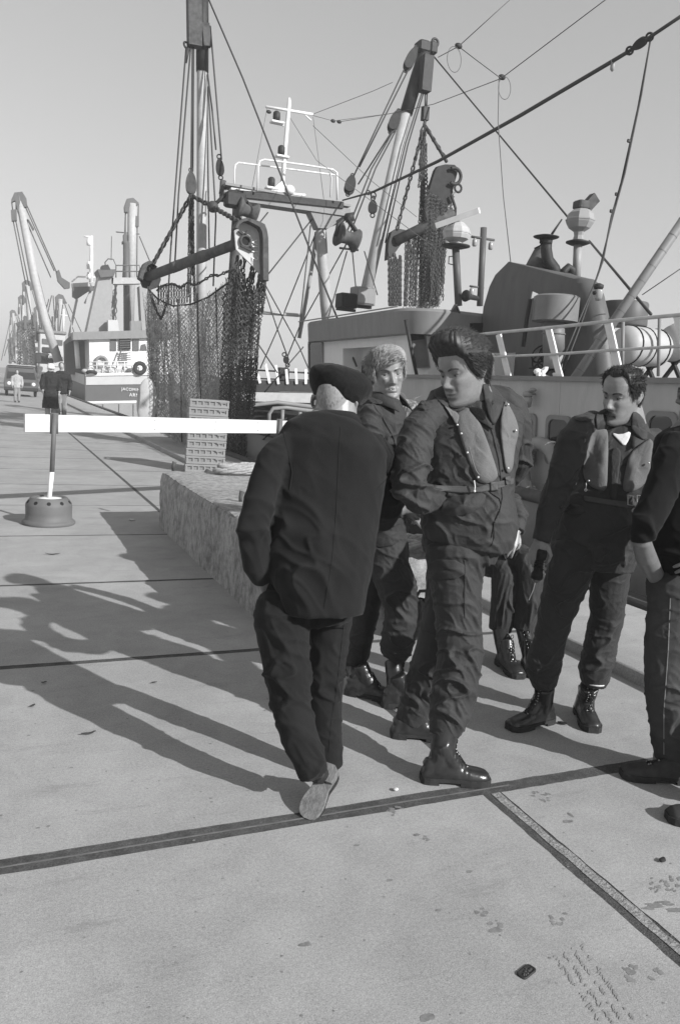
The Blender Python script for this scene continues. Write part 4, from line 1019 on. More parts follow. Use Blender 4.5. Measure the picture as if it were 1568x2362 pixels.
# ================================================================== person sitting on the concrete block
root6 = thing('person', V((2.62,4.8,.62)), 'fair haired person in combat trousers seated on the block end', 'person')
JT = [(928,1000,4.80,18,.9),(928,1010,4.80,36,.8),(932,1028,4.79,56,.7),(945,1070,4.76,58,.75),(962,1130,4.72,54,.8),(980,1190,4.68,52,.9),(998,1240,4.66,54,1.)]
LA = [(965,1040,4.70,24),(1010,1080,4.58,26),(1075,1120,4.44,25),(1130,1150,4.3,24),(1180,1160,4.2,23),(1196,1190,4.13,21),(1190,1225,4.08,19)]
RA = [(895,1040,4.8,22),(890,1100,4.72,24),(910,1160,4.6,22),(960,1200,4.45,19)]
jk, jb = garment('field_jacket', [JT, LA, RA], root6, M_olive, .007, 4, base=.004, freq=(9,9,14), shear=.8, seed=101, spots=[(P(1190,1170,4.1),.1,.012)])
TA = [(1000,1250,4.66,44),(1060,1280,4.45,44),(1120,1290,4.25,40),(1160,1304,4.12,36),(1168,1330,4.07,34),(1166,1380,4.05,33),(1158,1425,4.05,30),(1152,1452,4.06,27)]
TB = [(1000,1255,4.66,40),(1090,1285,4.4,42),(1180,1282,4.12,38),(1216,1296,4.0,34),(1226,1330,3.95,32),(1220,1380,3.94,29),(1212,1425,3.95,26),(1206,1450,3.96,24)]
tr, tb = garment('field_trousers', [TA, TB], root6, M_olive2, .007, 3, base=.004, freq=(22,22,5), shear=.3, seed=111, spots=[(P(1160,1410,4.0),.08,.008),(P(1215,1410,3.9),.08,.010)])
bd = MB(); limb(bd, [(s[0],s[1],s[2],s[3]*.86,s[4]*.88)+tuple(s[5:]) for s in JT[1:-2]])
for l in (LA, RA, TA, TB): limb(bd, [(s[0],s[1],s[2],s[3]*.64) for s in l])
wr = P(1188,1228,4.07); add_hand(bd, wr, P(1168,1275,4.02)-wr, V((.15,.5,-.5)), V((1,-.5,0)), 1.08, (.45,.5,.55,.6), .15)
wr = P(960,1200,4.45); add_hand(bd, wr, P(990,1215,4.4)-wr, V((0,0,-1)), V((0,-1,0)))
H = Head(P(938,968,4.82), 120, -4, 0, 1.02)
add_head(bd, H); limb(bd, [(930,1025,4.8,30),(932,1005,4.8,24),(936,985,4.81,23)])
body = remesh(bd, .0042, 2).build('body', M_skin, root6, True); skin_tone(body, H, .24)
face_parts(body, H, hairmat=M_hfair)
add_hair(body, H, M_hfair, dict(ang=[0,40,60,80,100,180], line=[.05,.05,.0,-.05,-.085,-.11], t=[.008,.012,.014,.016,.016], n=3500, len=.07, r=.0013, flow=lambda x,y,z: V((x*3,-.2,-1)) if z < .09 else V((x*6, y*4, -.2)), puff=.06, tip=.0))
boot(root6, G(1152,1530), G(1196,1566), P(1152,1448,4.055), topr=.05, L=.30)
boot(root6, G(1214,1530), G(1232,1566), P(1206,1446,3.965), topr=.05, L=.30)
# ------------------------------------------------------------------ paints
M_cream = mat('cream_paint', .84, .5, .05, 3., dirt=.35, dscale=3., dcol=.55, bump=.05, bscale=30, stretch=(2,2,.5))
M_grey = mat('grey_paint', .30, .5, .07, 3., dirt=.25, dscale=2.5, dcol=.2, bump=.06, bscale=30)
M_visor = mat('visor_paint', .22, .5, .09, 3., dirt=.45, dscale=2.5, dcol=.19, bump=.06, bscale=30, stretch=(2,2,.6))
M_cas = mat('casing_paint', .105, .5, .12, 2., dirt=.5, dscale=2.5, dcol=.06, bump=.06, bscale=30, stretch=(2,2,.5))
M_whitep = mat('white_paint', .78, .45, .05, 5., dirt=.25, dscale=9., dcol=.5)
M_hullp = mat('hull_paint', .26, .45, .1, 1., dirt=.4, dscale=1.2, dcol=.10, bump=.05, bscale=10)
M_dark = mat('dark_steel', .03, .6, .3, 10., dirt=.3, dscale=6., dcol=.07, bump=.1)
M_rust = mat('rusty_steel', .075, .8, .35, 8., bump=.3, bscale=70, dirt=.4, dscale=5., dcol=.14)
M_spar = mat('spar_paint', .42, .5, .10, 4., dirt=.35, dscale=6., dcol=.22, bump=.08, bscale=30)
M_wire = mat('wire_rope', .05, .6, .2, 40.)
M_wirel = mat('thin_wire', .12, .6, .2, 40.)
M_chain = mat('chain_steel', .05, .65, .4, 30., bump=.3, bscale=120)
M_net = mat('net_twine', .34, .95, .45, 7., fine=.3, bscale=90)
M_net2 = mat('net_twine_pale', .16, .95, .45, 9., fine=.3, bscale=90)
M_glass = mat('window_glass', .03, .05, .1, 3., spec=.8)
M_open = mat('dark_inside', .02, .9, .2, 3.)  # near-black colour stands in for the shade inside openings
M_rope = mat('mooring_rope', .33, .9, .25, 40., bump=.4, bscale=160)
M_tyre = mat('tyre_rubber', .03, .85, .2, 20., bump=.2)
M_deck = mat('deck_boards', .12, .85, .25, 4., stretch=(1, .2, 1))
HEEL = .075
# ================================================================== the moored trawler at the quay
TR0 = V((7.6, 14.0, -2.0))
boat = thing('fishing_trawler', TR0, 'large trawler moored along the quay behind the soldiers, light wheelhouse with grey roof band', 'trawler')
def hx(x, z): return x - (z-1.6)*HEEL                                   # the boat leans towards the quay
def wire(pts, r, parent, m=M_wire, name='stay', n=5):
    mb = MB(); mb.tube(pts, r, n); return mb.build(name, m, parent, True)
def lines(segs, r, parent, name='rigging', m=M_wire):
    for s in segs:
        mb = MB(); mb.tube(s, r, 5); o = mb.build(name, m, parent, True)
    return o
# hull
mb = MB(); rings = []
for t in range(25):
    y = -6 + t*1.75; fl = 1 - max(0, (t-16)/8.)**2*.75; bw_ = 2.75*fl; cx = 7.95
    zt = .62 + .02*(t-8)**2*.1 + max(0, t-15)*.10
    sec = [(-1,0,zt),(-1,0,.1),(-.98,0,-1.0),(-.8,0,-2.6),(.8,0,-2.6),(.98,0,-1.0),(1,0,.1),(1,0,zt)]
    rings.append([(hx(cx+a*bw_, z), y, z) for a, _, z in sec] + [(hx(cx+.965*bw_, zt), y, zt), (hx(cx+.955*bw_, -.1), y, -.1), (hx(cx-.955*bw_, -.1), y, -.1), (hx(cx-.965*bw_, zt), y, zt)])
mb.loft(rings); mb.build('hull', M_hullp, boat, True, 30)
mb = MB()
for x_ in (-1, 1):
    pass
mb.tube([(hx(7.95-2.78*(1-max(0,(t-16)/8.)**2*.75), .60), -6+t*1.75, .64+max(0,t-15)*.10) for t in range(25)], .07, 8); mb.build('bulwark_rail', M_rust, boat, True)
# deckhouse: the long grey side wall under the boat deck
XS = 6.2
def wallbox(mb, x0, x1, y0, y1, z0, z1):
    """box whose sides lean with the boat"""
    vs = [(hx(x, z), y, z) for z in (z0, z1) for x, y in ((x0,y0),(x1,y0),(x1,y1),(x0,y1))]
    return mb.add(vs, [(3,2,1,0),(4,5,6,7),(0,1,5,4),(1,2,6,5),(2,3,7,6),(3,0,4,7)])
XW = XS + .02
mb = MB(); wallbox(mb, XW, 9.9, 3.0, 12.0, -.1, 1.90); house = mb.build('deckhouse', mat('deckhouse_paint', .44, .5, .09, 3., dirt=.5, dscale=2.2, dcol=.24, bump=.06, bscale=30, stretch=(1.6,1.6,.45)), boat)
mb = MB()
for yy in (4.1, 5.35, 6.6, 7.85, 9.1, 10.35): wallbox(mb, XW-.004, XW+.01, yy, yy+.018, -.1, 1.89)
wallbox(mb, XW-.0045, XW+.01, 3., 12., .62, .638); mb.build('weld_seams', mat('deckhouse_paint', .44), house)
mb = MB(); wallbox(mb, XW-.05, 9.95, 2.96, 12.0, 1.895, 1.95); mb.build('boat_deck', M_visor, boat)
def side_window(px0, py0, px1, py1, parent, glass=M_glass, frame=M_visor, X=XW, slant=0., depth=.03):
    """rounded window set in a side wall facing the quay"""
    c = [PX(px0, py0, X), PX(px1, py0, X), PX(px1+slant, py1, X), PX(px0+slant, py1, X)]
    zt = (c[0].z+c[1].z)/2; zb = (c[2].z+c[3].z)/2; y0, y1 = c[1].y, c[0].y
    def outl(g, x):
        o = []; r = min(.09, (y1-y0)*.3)-min(0, g)
        for (yy, zz, a0) in ((y1+g-r, zt+g-r, 0), (y0-g+r, zt+g-r, 90), (y0-g+r, zb-g+r, 180), (y1+g-r, zb-g+r, 270)):
            for k in range(5):
                a = math.radians(a0+22.5*k); o.append((hx(x, zz)+0, yy+r*math.cos(a), zz+r*math.sin(a)))
        return [V((hx(x, p[2]), p[1], p[2])) for p in o]
    f = MB(); f.loft([outl(.05, X+.01), outl(.05, X-depth), outl(.0, X-depth), outl(.0, X+.01)], caps=False)
    fo = f.build('window', frame, parent)
    g = MB(); g.add(outl(.005, X-.012), [tuple(range(20))]); g.build('pane', glass, fo); return fo
side_window(1200, 962, 1232, 1062, house); side_window(1266, 968, 1312, 1066, house); side_window(1395, 960, 1450, 1066, house); side_window(1500, 960, 1556, 1070, house)
mb = MB(); c = PX(1217, 1, XW); 
cl = PX(1216, 915, XW-.12); mb.lathe(cl, [(.02,-.14),(.055,-.12),(.06,-.02),(.045,.0)], n=14); lampg = mb.build('lamp_glass', mat('frosted_glass', .3, .2, spec=.6), house, True)
mb = MB(); mb.lathe(cl, [(.05,.0),(.065,.01),(.065,.045),(.03,.07)], n=14); mb.bbox(cl+V((.06,0,.04)), (.14,.03,.03), .008); mb.sphere(cl+V((.02,-.06,.085)), (.05,.05,.03)); mb.build('lamp_bracket', M_grey, house, True)
ring = PX(1243, 1085, XW-.10)
mb = MB(); mb.torus(ring, .33, .085, (1,0,HEEL), 28, 10); lb = mb.build('life_ring', mat('life_ring_paint', .30, .6, .1), house, True)
mb = MB()
for k in range(4):
    a = k*math.pi/2+.5; mb.torus(ring+V((-HEEL*.33*math.sin(a)*.0, .33*math.cos(a), .33*math.sin(a))), .09, .012, (0,-math.sin(a),math.cos(a)), 14, 5)
mb.build('ring_band', M_whitep, lb, True)
lines([[PX(1222,1110,XW-.25), PX(1240,1190,XW-.25), PX(1262,1300,XW-.25)], [PX(1205,1150,XW-.22), PX(1310,1175,XW-.22)], [PX(1285,1100,XW-.3), PX(1282,1330,XW-.3)], [PX(1215,1290,XW-.25), PX(1300,1330,XW-.25)], [PX(1225,1250,XW-.25), PX(1290,1250,XW-.25)]], .018, house, 'hand_rail', M_visor)
# railing on the boat deck, leaning outwards
rail = MB(); XR = XS-.10
rail.tube([PX(1090,774,XR), PX(1119,770,XR), PX(1297,753,XR), PX(1406,741,XR), PX(1568,726,XR), PX(1700,710,XR)], .020, 8)
rb = rail.build('top_rail', mat('rail_grey', .52, .5), boat, True)
mb = MB(); mb.tube([PX(1090,828,XR+.04), PX(1119,824,XR+.04), PX(1280,817,XR+.04), PX(1423,807,XR+.04), PX(1568,799,XR+.04), PX(1700,792,XR+.04)], .016, 8); mb.build('lower_rail', mat('rail_grey', .52), boat, True)
for a, b in (((1149,771),(1174,876)), ((1264,757),(1292,874)), ((1401,742),(1430,872)), ((1562,727),(1596,870))):
    mb = MB(); p, q = PX(a[0],a[1],XR+.01), PX(b[0],b[1],XS+.03); mb.bar(q, p, .10, .022, (1,0,0)); mb.build('stanchion', M_whitep, boat)
for a, b in (((1436,742),(1434,870)), ((1520,735),(1517,868))):
    mb = MB(); mb.tube([P(a[0],a[1],7.3), P(b[0],b[1],7.3)], .02, 6); mb.build('rail_post', M_visor, boat, True)
# wheelhouse
A = PX(940,705,XS); YB = PX(690,735,XS).y; ZT = 3.03
def plan(x0, x1, y0, y1, z, r=.55, n=6):
    o = []
    for cx, cy, a0 in ((x1-r, y1-r, 0), (x0+r, y1-r, 90), (x0+r, y0+r, 180), (x1-r, y0+r, 270)):
        for k in range(n+1):
            a = math.radians(a0 + 90*k/n); o.append((hx(cx+r*math.cos(a), z)+.105, cy+r*math.sin(a), z))
    return o
YA = A.y - .25; XE = 9.7; YW = A.y + .14
mb = MB(); mb.loft([plan(XS, XE, YA, YB, ZT-.40, .7), plan(XS-.01, XE, YA-.01, YB, ZT-.03, .7), plan(XS+.03, XE, YA+.03, YB, ZT+.02, .7)])
roof = mb.build('roof_band', M_visor, boat, True, 35)
mb = MB(); wi = .22
wx = XS+wi
def wpt(px, py, off=0.): q = PX(px, py, wx); return q
ys_ = {k: PX(k, 800, wx+.09).y for k in (705, 796, 917, 940)}
# side wall in pieces round the open doorway
zb_ = .2; zt_ = ZT-.40
wallbox(mb, wx+.105, wx+.16, ys_[796], YB-.25, zb_, zt_)
wallbox(mb, wx+.105, wx+.16, YW+.36, ys_[917]+.02, zb_, zt_)
wallbox(mb, wx+.105, wx+.16, ys_[917], ys_[796], zt_-.16, zt_-.001)
mb.loft([plan(wx, XE-.2, YW, YB-.25, zb_, .36)[14:21], plan(wx, XE-.2, YW, YB-.25, zt_, .36)[14:21]], closed=False)   # rounded corner
wallbox(mb, wx+.46, XE-.2, YW, YW+.06, zb_, zt_)
wallbox(mb, XE-.26, XE-.2, YA+.3, YB-.3, zb_, zt_); wallbox(mb, wx+.16, XE-.26, YB-.31, YB-.25, zb_, zt_)
wall = mb.build('wheelhouse_wall', M_cream, boat)
mb = MB(); wallbox(mb, wx+.55, wx+.6, YW+.4, YB-.35, zb_, zt_-.02); wallbox(mb, wx+.17, wx+.55, ys_[917]-.08, ys_[917]-.03, zb_, zt_-.02); wallbox(mb, wx+.17, wx+.55, ys_[796]+.03, ys_[796]+.08, zb_, zt_-.02)
mb.build('doorway_lining', M_cream, wall)
def wh_win(px0, py0, px1, py1, **k): return side_window(px0, py0, px1, py1, wall, X=wx+.10, **k)
wh_win(722, 790, 752, 856, slant=3.); 
side_window(887, 772, 912, 800, wall, X=wx+.54)
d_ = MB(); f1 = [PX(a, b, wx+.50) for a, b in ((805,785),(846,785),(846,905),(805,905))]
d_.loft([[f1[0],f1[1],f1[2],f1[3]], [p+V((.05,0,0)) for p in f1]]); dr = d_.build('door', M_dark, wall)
d_ = MB(); f2 = [PX(a, b, wx+.49) for a, b in ((813,796),(833,796),(833,850),(813,850))]; d_.loft([f2, [p+V((.012,0,0)) for p in f2]]); d_.build('pane', M_whitep, dr)  # white paint stands in for the sky seen through the pane
# aft wall of the wheelhouse: window with a dark upper sash, grab pole at its corner
def aft_quad(poly, y, th, m, name, parent):
    q = MB(); q.prism([P(a, b, y) for a, b in poly], (0, th, 0)); return q.build(name, m, parent)
ya = YW-.01
wf = aft_quad([(942,760),(980,760),(992,848),(960,850)], ya-.02, .03, mat('frame_grey', .22, .5), 'window', wall)
aft_quad([(945,764),(977,764),(979,782),(948,786)], ya-.035, .02, M_glass, 'pane', wf); aft_quad([(949,789),(980,785),(988,843),(962,845)], ya-.035, .02, mat('dusty_glass', .17, .25), 'pane', wf)
mb = MB(); mb.tube([P(935,737,ya-.1), P(952,826,ya-.12), P(974,925,ya-.14)], .03, 8); mb.build('grab_pole', M_dark, boat, True)
aft_quad([(1047,736),(1100,738),(1104,764),(1062,764)], ya-.03, .02, M_whitep, 'sun_patch', wall)  # sunlit patch of the wall put in as white paint
for a, b in (((1050,703),(1030,738)), ((1050,703),(1046,745)), ((1050,703),(1068,750))):
    mb = MB(); mb.bar(P(a[0],a[1],ya-.4), P(b[0],b[1],ya-.3), .05, .03); mb.build('bracket', M_cas, boat)
# shaded space and white cabinet aft of it
mb = MB(); mb.prism([P(a, b, 10.6) for a, b in ((1139,814),(1197,814),(1198,880),(1140,880))], (0, .5, 0)); mb.build('cabinet', M_cream, boat)
# funnel casing
cas = MB(); XC = XS+1.25
def cpt(px, py, w_=0): return PX(px, py, XC+w_)
prof = [((1092,900),(1380,900)), ((1097,790),(1368,790)), ((1105,710),(1360,728)), ((1119,662),(1348,676)), ((1132,636),(1339,652))]
rings = []
for (l, r_) in prof:
    a, b = cpt(*l), cpt(*r_); z0, z1 = a.z, b.z; o = []
    wd = 1.35-(.0 if z0 < 2 else (z0-2)*.12); n = 10
    for k in range(n+1):   # rounded aft end
        t = math.pi*k/n; o.append(V((b.x+.19-.19*math.cos(t)*1.0+(wd-.38)*.0, b.y-.20*math.sin(t)+.12, z1)))
    o += [V((a.x+wd, a.y-.1, z0)), V((a.x+wd*.85, a.y, z0)), V((a.x+.15, a.y, z0)), V((a.x, a.y-.12, z0))]
    rings.append(o)
# sloping crest
l, r_ = (1157,604), (1334,640); a, b = cpt(*l), cpt(*r_); o = []; wd = 1.05
for k in range(11):
    t = math.pi*k/10; o.append(V((b.x+.19-.16*math.cos(t), b.y-.17*math.sin(t)+.14, b.z)))
o += [V((a.x+wd, a.y-.1, a.z)), V((a.x+wd*.8, a.y, a.z)), V((a.x+.2, a.y, a.z)), V((a.x+.06, a.y-.1, a.z))]
rings.append(o); cas.loft(rings); casing = cas.build('funnel_casing', M_cas, boat, True, 22)
# exhausts on it
yx = cpt(1265,620,.5).y
mb = MB(); mb.tube([P(1281,640,yx), P(1276,620,yx), P(1262,600,yx), P(1259,575,yx), P(1260,556,yx)], [.105,.10,.095,.085,.082], 14); ex = mb.build('exhaust_pipe', M_dark, casing, True)
mb = MB(); mb.lathe(P(1259,546,yx), [(.14,-.03),(.19,-.012),(.20,0),(.12,.02),(.02,.03)], n=20)
for dx in (-.1, 0, .1): mb.tube([P(1259,546,yx)+V((dx,0,-.11)), P(1259,546,yx)+V((dx,0,-.0))], .015, 6)
mb.build('rain_cap', M_dark, ex, True)
mb = MB(); mb.lathe(P(1259,558,yx), [(.09,-.04),(.095,0),(.095,.05),(.085,.06)], n=14); mb.build('pipe_collar', M_dark, ex, True)
mb = MB(); mb.tube([P(1272,540,yx+.1), P(1295,506,yx+.1)], [.02,.012], 6); mb.build('whip_rod', M_dark, ex, True); mb = MB(); mb.tube([P(1232,573,yx+.1), P(1246,566,yx+.1)], .012, 5); mb.build('whip_rod', M_dark, ex, True)
mb = MB(); mb.tube([P(1243,640,yx+.3), P(1240,612,yx+.3), P(1250,585,yx+.3), P(1262,570,yx+.3)], [.20,.19,.15,.08], 14); mb.build('exhaust_cowl', mat('sooty_steel', .12, .8, .4, 5.), casing, True)
mb = MB(); mb.tube([P(1296,645,yx-.1), P(1300,625,yx-.1), P(1310,616,yx-.1), P(1318,622,yx-.1), P(1318,640,yx-.1)], [.06,.06,.06,.065,.07], 10); mb.build('vent_pipe', M_dark, casing, True)
# radar on the casing
def radar(parent, base, topy, yq, hw, plat, body, bar, name='radar_mast', dark=M_grey, seenon=False):
    s = scale_at(P(base[0], base[1], yq)); b_, t_ = P(base[0], base[1], yq), P(base[0]+plat[2], topy, yq)
    m = MB(); m.tube([b_, t_], hw/s, 14); mast = m.build(name, dark, parent, True)
    m = MB(); m.lathe(t_, [(plat[0]/s*.6,-.05),(plat[0]/s,-.02),(plat[0]/s,.0),(plat[0]/s*.5,.03)], n=24); m.build('platform', M_dark if not seenon else M_grey, mast, True)
    return mast, t_, s
rm, t_, s_ = radar(boat, (1328,652), 558, yx, 9.5, (27,0,4), None, None)
m = MB(); c = t_
for r_, h in ((12,3),(10,16),(13,24),(25,30),(32,42),(33,47),(30,50),(31,53),(27,66),(19,74),(12,76)): pass
m.lathe(c, [(r_/s_, h/s_) for r_, h in ((13,2),(10,14),(12,22),(24,30),(31,42),(32,46))], n=8); m.lathe(c, [(r_/s_, h/s_) for r_, h in ((33,46),(33,49),(31,50),(28,62),(19,70),(12,72))], n=8)
hd = m.build('radar_housing', M_grey, rm)
m = MB(); cc = c+V((-.0,0,80/s_)); m.bbox(cc, (.22,.2,.13), .02); q0, q1 = P(1338,492,yx), P(1371,456,yx); m.bar(q0, q1, .16, .12, (0,1,0)); m.build('radar_scanner', M_rust, rm)
# cabinet vent (mushroom) in front of the casing, wires of pots behind
yv = PX(1278,712,XC-.35).y
s_ = scale_at(P(1278,712,yv))
m = MB(); m.lathe(P(1278,742,yv), [(.03,-.01),(.25,-.01),(52/s_,0),(52/s_,54/s_),(46/s_,58/s_)], n=28); vc = m.build('vent_hood', mat('vent_paint', .19, .5, .1, 3., dirt=.3, dcol=.12), boat, True, 40)
m = MB(); m.tube([P(1276,815,yv), P(1276,740,yv)], 25/s_, 20); m.torus(P(1276,770,yv), 25.6/s_, .012, (0,0,1), 20, 5); m.build('vent_trunk', mat('vent_paint', .19), vc, True)
m = MB(); m.tube([P(1274,850,yv), P(1276,812,yv)], 22/s_, 20); m.build('vent_foot', M_grey, vc, True)
aft_quad([(1228,672),(1258,686),(1224,692)], yv+.25, .02, M_grey, 'vent_flap', vc)
m = MB(); m.tube([P(1222,690,yv+.2), P(1214,735,yv+.2), P(1206,800,yv+.2)], .03, 6); m.build('pipe', M_dark, vc, True)
m = MB(); m.tube([P(1384,672,8.0), P(1368,676,8.0)], .025, 6); m.lathe(P(1379,667,8.0), [(.05,0),(.06,.02),(.06,.05),(.02,.07)], n=12); lm = m.build('deck_lamp', M_dark, boat, True)
m = MB(); m.lathe(P(1380,668,8.0), [(.03,-.13),(.05,-.10),(.055,-.02),(.05,0)], n=12); m.build('lamp_glass', mat('frosted_glass', .3), lm, True)
# rounded tank housing behind
m = MB(); q = P(1435,725,9.5); s_ = scale_at(q)
o0 = [P(1372,706,9.6)+V((0,0,0))]
m.lathe(P(1436,752,9.6), [(52/s_,0),(53/s_,.02),(52/s_,50/s_),(49/s_,54/s_)], n=30); m.bbox(P(1400,728,10.1), (60/s_,.5,50/s_), .02); m.build('tank_housing', M_cas, boat, True, 40)
m = MB(); m.prism([P(a, b, 11.6) for a, b in ((1090,745),(1225,745),(1225,880),(1090,880))], (0,.2,0)); m.build('shade_sheet', M_open, boat)  # dark sheet painting the shade between wheelhouse and casing
m = MB()                                                                 # coiled hoses and pots in the dark corner
for i in range(26):
    p = P(1230+random.uniform(0,80), 830+random.uniform(-25,30), yv+.3); m.torus(p, random.uniform(.06,.14), .012, (random.gauss(0,1), random.gauss(0,1), random.gauss(0,1)), 14, 5)
m.build('hose_coils', M_dark, boat, True)
m = MB()
for px, py, w_, h in ((1246,862,14,14),(1250,868,18,9),(1281,866,6,9),(1262,870,10,6)):
    rg = MB(); rg.sphere(P(px,py,8.3), (w_/210., .06, h/210.), 16, 12); q_ = [(V(p) + (V(p)-P(px,py,8.3))*(1.6*noise.noise(V(p)*14))) for p in rg.v]; m.add(q_, rg.f)
m.build('white_rags', M_whitep, boat)
# liferaft canisters on their cradle
for k, (px, py) in enumerate(((1478,800), (1585,795))):
    c = P(px, py, 7.6); ax = V((1,.12,0)).normalized(); L2 = .40
    m = MB(); m.lathe(c-ax*L2, [(.02,0),(.13,.02),(.2,.07),(.225,.12),(.23,.3),(.23,.5),(.225,.68),(.2,.73),(.13,.78),(.02,.8)], ax, 24); can = m.build('liferaft_canister', mat('canister_grey', .42, .5, .1, 3., dirt=.3, dscale=3., dcol=.3), boat, True)
    m = MB()
    for t in (.16, .4, .64): m.torus(c-ax*L2+ax*t, .232, .008, ax, 26, 6)
    m.torus(c, .232, .02, ax.cross(V((0,0,1))), 4, 4, sx=1.) if False else None
    m.build('strap', M_dark, can, True)
    for t in (.2, .6):
        m = MB(); p = c-ax*L2+ax*t; m.bar(p+V((0,-.2,-.55)), p+V((0,.05,-.2)), .04, .04); m.bar(p+V((0,.25,-.55)), p+V((0,-.05,-.2)), .04, .04)
        m.build('cradle', M_dark, can)
# leaning aft spar
m = MB(); p0, p1 = P(1322,876,7.9), P(1620,442,7.4); m.tube([p0, p0.lerp(p1,.5), p1], [.055,.057,.055], 14); sp = m.build('aft_spar', mat('spar_shade', .20, .55, .1, 4., dirt=.3, dscale=5., dcol=.13), boat, True)  # darker than the other spars: its shade is put into the paint
m = MB()
for i in range(12): m.torus(p0.lerp(p1, .05+.08*i), .0565, .002, p1-p0, 16, 5)
m.build('spar_bands', M_rust, sp, True)
# lamps, radar and horn on the wheelhouse roof
rm, t_, s_ = radar(boat, (1057,706), 566, 13.2, 8.5, (33,0,-7), None, None, dark=M_cas)
m = MB(); m.lathe(t_+V((0,0,.0)), [(r_/s_, h/s_) for r_, h in ((14,2),(14,6),(28,14),(31,22),(31,25))], n=10); m.lathe(t_, [(r_/s_, h/s_) for r_, h in ((32,25),(32,28),(28,38),(18,48),(10,52))], n=10); m.build('radar_housing', mat('radar_grey', .42, .45), rm)
m = MB(); q0, q1 = P(1001,522,13.1), P(1100,487,13.1); m.bar(q0, q1, .10, .10, (0,1,0)); m.build('radar_scanner', M_visor, rm); m = MB(); m.bar(q1.lerp(q0,.001), P(1103,486,13.1), .098, .098, (0,1,0)); m.build('scanner_end', M_whitep, rm)
wire([P(1054,590,13.2), P(1035,592,13.2), P(1034,608,13.2), P(1050,612,13.2)], .012, rm, M_dark, 'cable')
m = MB(); m.tube([P(1106,706,13.4), P(1115,525,13.4)], .062, 10); m.tube([P(1087,546,13.4), P(1139,554,13.4)], .025, 6); m.tube([P(1083,660,13.4), P(1115,664,13.4)], .02, 6); pl = m.build('lamp_post', M_cas, boat, True)
for px, py in ((1095,548), (1132,556), (1088,662)):
    m = MB(); m.lathe(P(px, py, 13.4), [(.03,-.16),(.045,-.14),(.045,-.05),(.02,-.01)], n=10); m.build('lamp', mat('frosted_glass', .3), pl, True)
m = MB(); m.lathe(P(1072,682,13.0), [(.10,0),(.11,.02),(.08,.08),(.05,.16),(.045,.35)], V((1,.3,-.02)), 14); m.sphere(P(1078,684,13.0), .07); m.build('horn', M_dark, boat, True)
for (x0, y0, x1, y1, m_, dz) in ((788,674,823,712,M_dark,.0), (822,659,864,706,M_visor,0)):
    yq = 15.2; a, b = P(x0,y0,yq), P(x1,y1,yq); m = MB(); cc = (a+b)/2; m.bbox(cc+V((0,.15,0)), (abs(b.x-a.x), .34, abs(a.z-b.z)), .015); fl = m.build('floodlight', m_, boat)
    m = MB(); m.bbox(cc+V((0,-.03,0)), (abs(b.x-a.x)*.86, .02, abs(a.z-b.z)*.84), .008); m.build('lamp_face', M_open if m_ is M_dark else M_visor, fl)
    m = MB(); m.bar(cc+V((-.2,.15,-abs(a.z-b.z)/2-.03)), cc+V((.2,.15,-abs(a.z-b.z)/2-.03)), .1, .05); m.build('bracket', M_dark, fl)
wire([(hx(XS+.1,3.05), YA+.6, ZT+.05), (hx(XS+.1,3.05), YB, ZT+.05)], .014, boat, M_grey, 'roof_rail')
# ---------------- gantry
YG = 20.5
m = MB()
a, b = P(512,452,YG), P(800,494,YG); s_ = scale_at(a)
m.bar(a, b, .45, .20); m.bar(a+V((0,-.05,.24)), P(800,478,YG), .5, .06); gan = m.build('gantry_beam', M_visor, boat)
m = MB(); m.bar(P(560,449,YG-.2), P(790,474,YG-.2), .16, .16); m.build('beam_channel', M_dark, gan)
m = MB(); m.bar(P(530,437,YG-.1), P(700,452,YG-.1), .3, .05); m.build('beam_walkway', M_whitep, gan)
m = MB(); c = P(768,500,YG); m.prism([P(x, y, YG-.18) for x, y in ((716,487),(799,497),(797,508),(757,527),(734,526))], (0,.36,0)); m.build('beam_bracket', M_visor, gan)
m = MB(); m.tube([P(758,760,YG), P(752,700,YG), P(744,600,YG), P(740,520,YG)], [.165,.165,.15,.14], 14); m.build('gantry_leg', mat('leg_paint', .36, .5, .1, 3., dirt=.3), boat, True)
m = MB(); m.tube([P(690,780,YG+.8), P(735,527,YG+.5)], .055, 8); m.build('gantry_strut', M_grey, boat, True)
m = MB(); m.tube([P(528,760,YG), P(541,600,YG), P(548,480,YG)], .13, 12); m.build('gantry_leg', M_rust, boat, True)
def cyl_block(parent, c, ax, r, w, name='roller', m_=M_rust):
    ax = V(ax).normalized(); m = MB(); m.lathe(V(c)-ax*w/2, [(r*1.0,0),(r*1.05,w*.08),(r*.62,w*.3),(r*.55,w*.5),(r*.62,w*.7),(r*1.05,w*.92),(r*1.0,w)], ax, 18); return m.build(name, m_, parent, True)
r1 = cyl_block(boat, P(570,487,YG-.6), (1,0,-.25), .26, .50, 'warp_roller'); m = MB(); m.bbox(P(542,462,YG-.5), (.5,.35,.35), .04); m.bar(P(560,455,YG-.5), P(590,490,YG-.5), .12, .05); m.build('roller_bracket', M_dark, r1)
m = MB(); m.tube([P(521,436,YG), P(515,425,YG), P(512,448,YG)], .08, 8); m.bbox(P(514,440,YG), (.14,.14,.5), .02); m.build('beam_lug', M_rust, gan, True)
r2 = cyl_block(boat, P(801,548,YG-.4), (1,0,-.22), .30, .58, 'warp_roller')
m = MB(); m.tube([P(800,500,YG-.3), P(779,518,YG-.4), P(775,545,YG-.4)], .05, 8); m.bar(P(800,503,YG-.4), P(831,548,YG-.4), .15, .07); m.bar(P(797,503,YG-.35), P(815,500,YG-.4), .2,.2); m.tube([P(783,572,YG-.4), P(826,577,YG-.4)], .03, 6); m.build('roller_bracket', M_dark, r2, True)
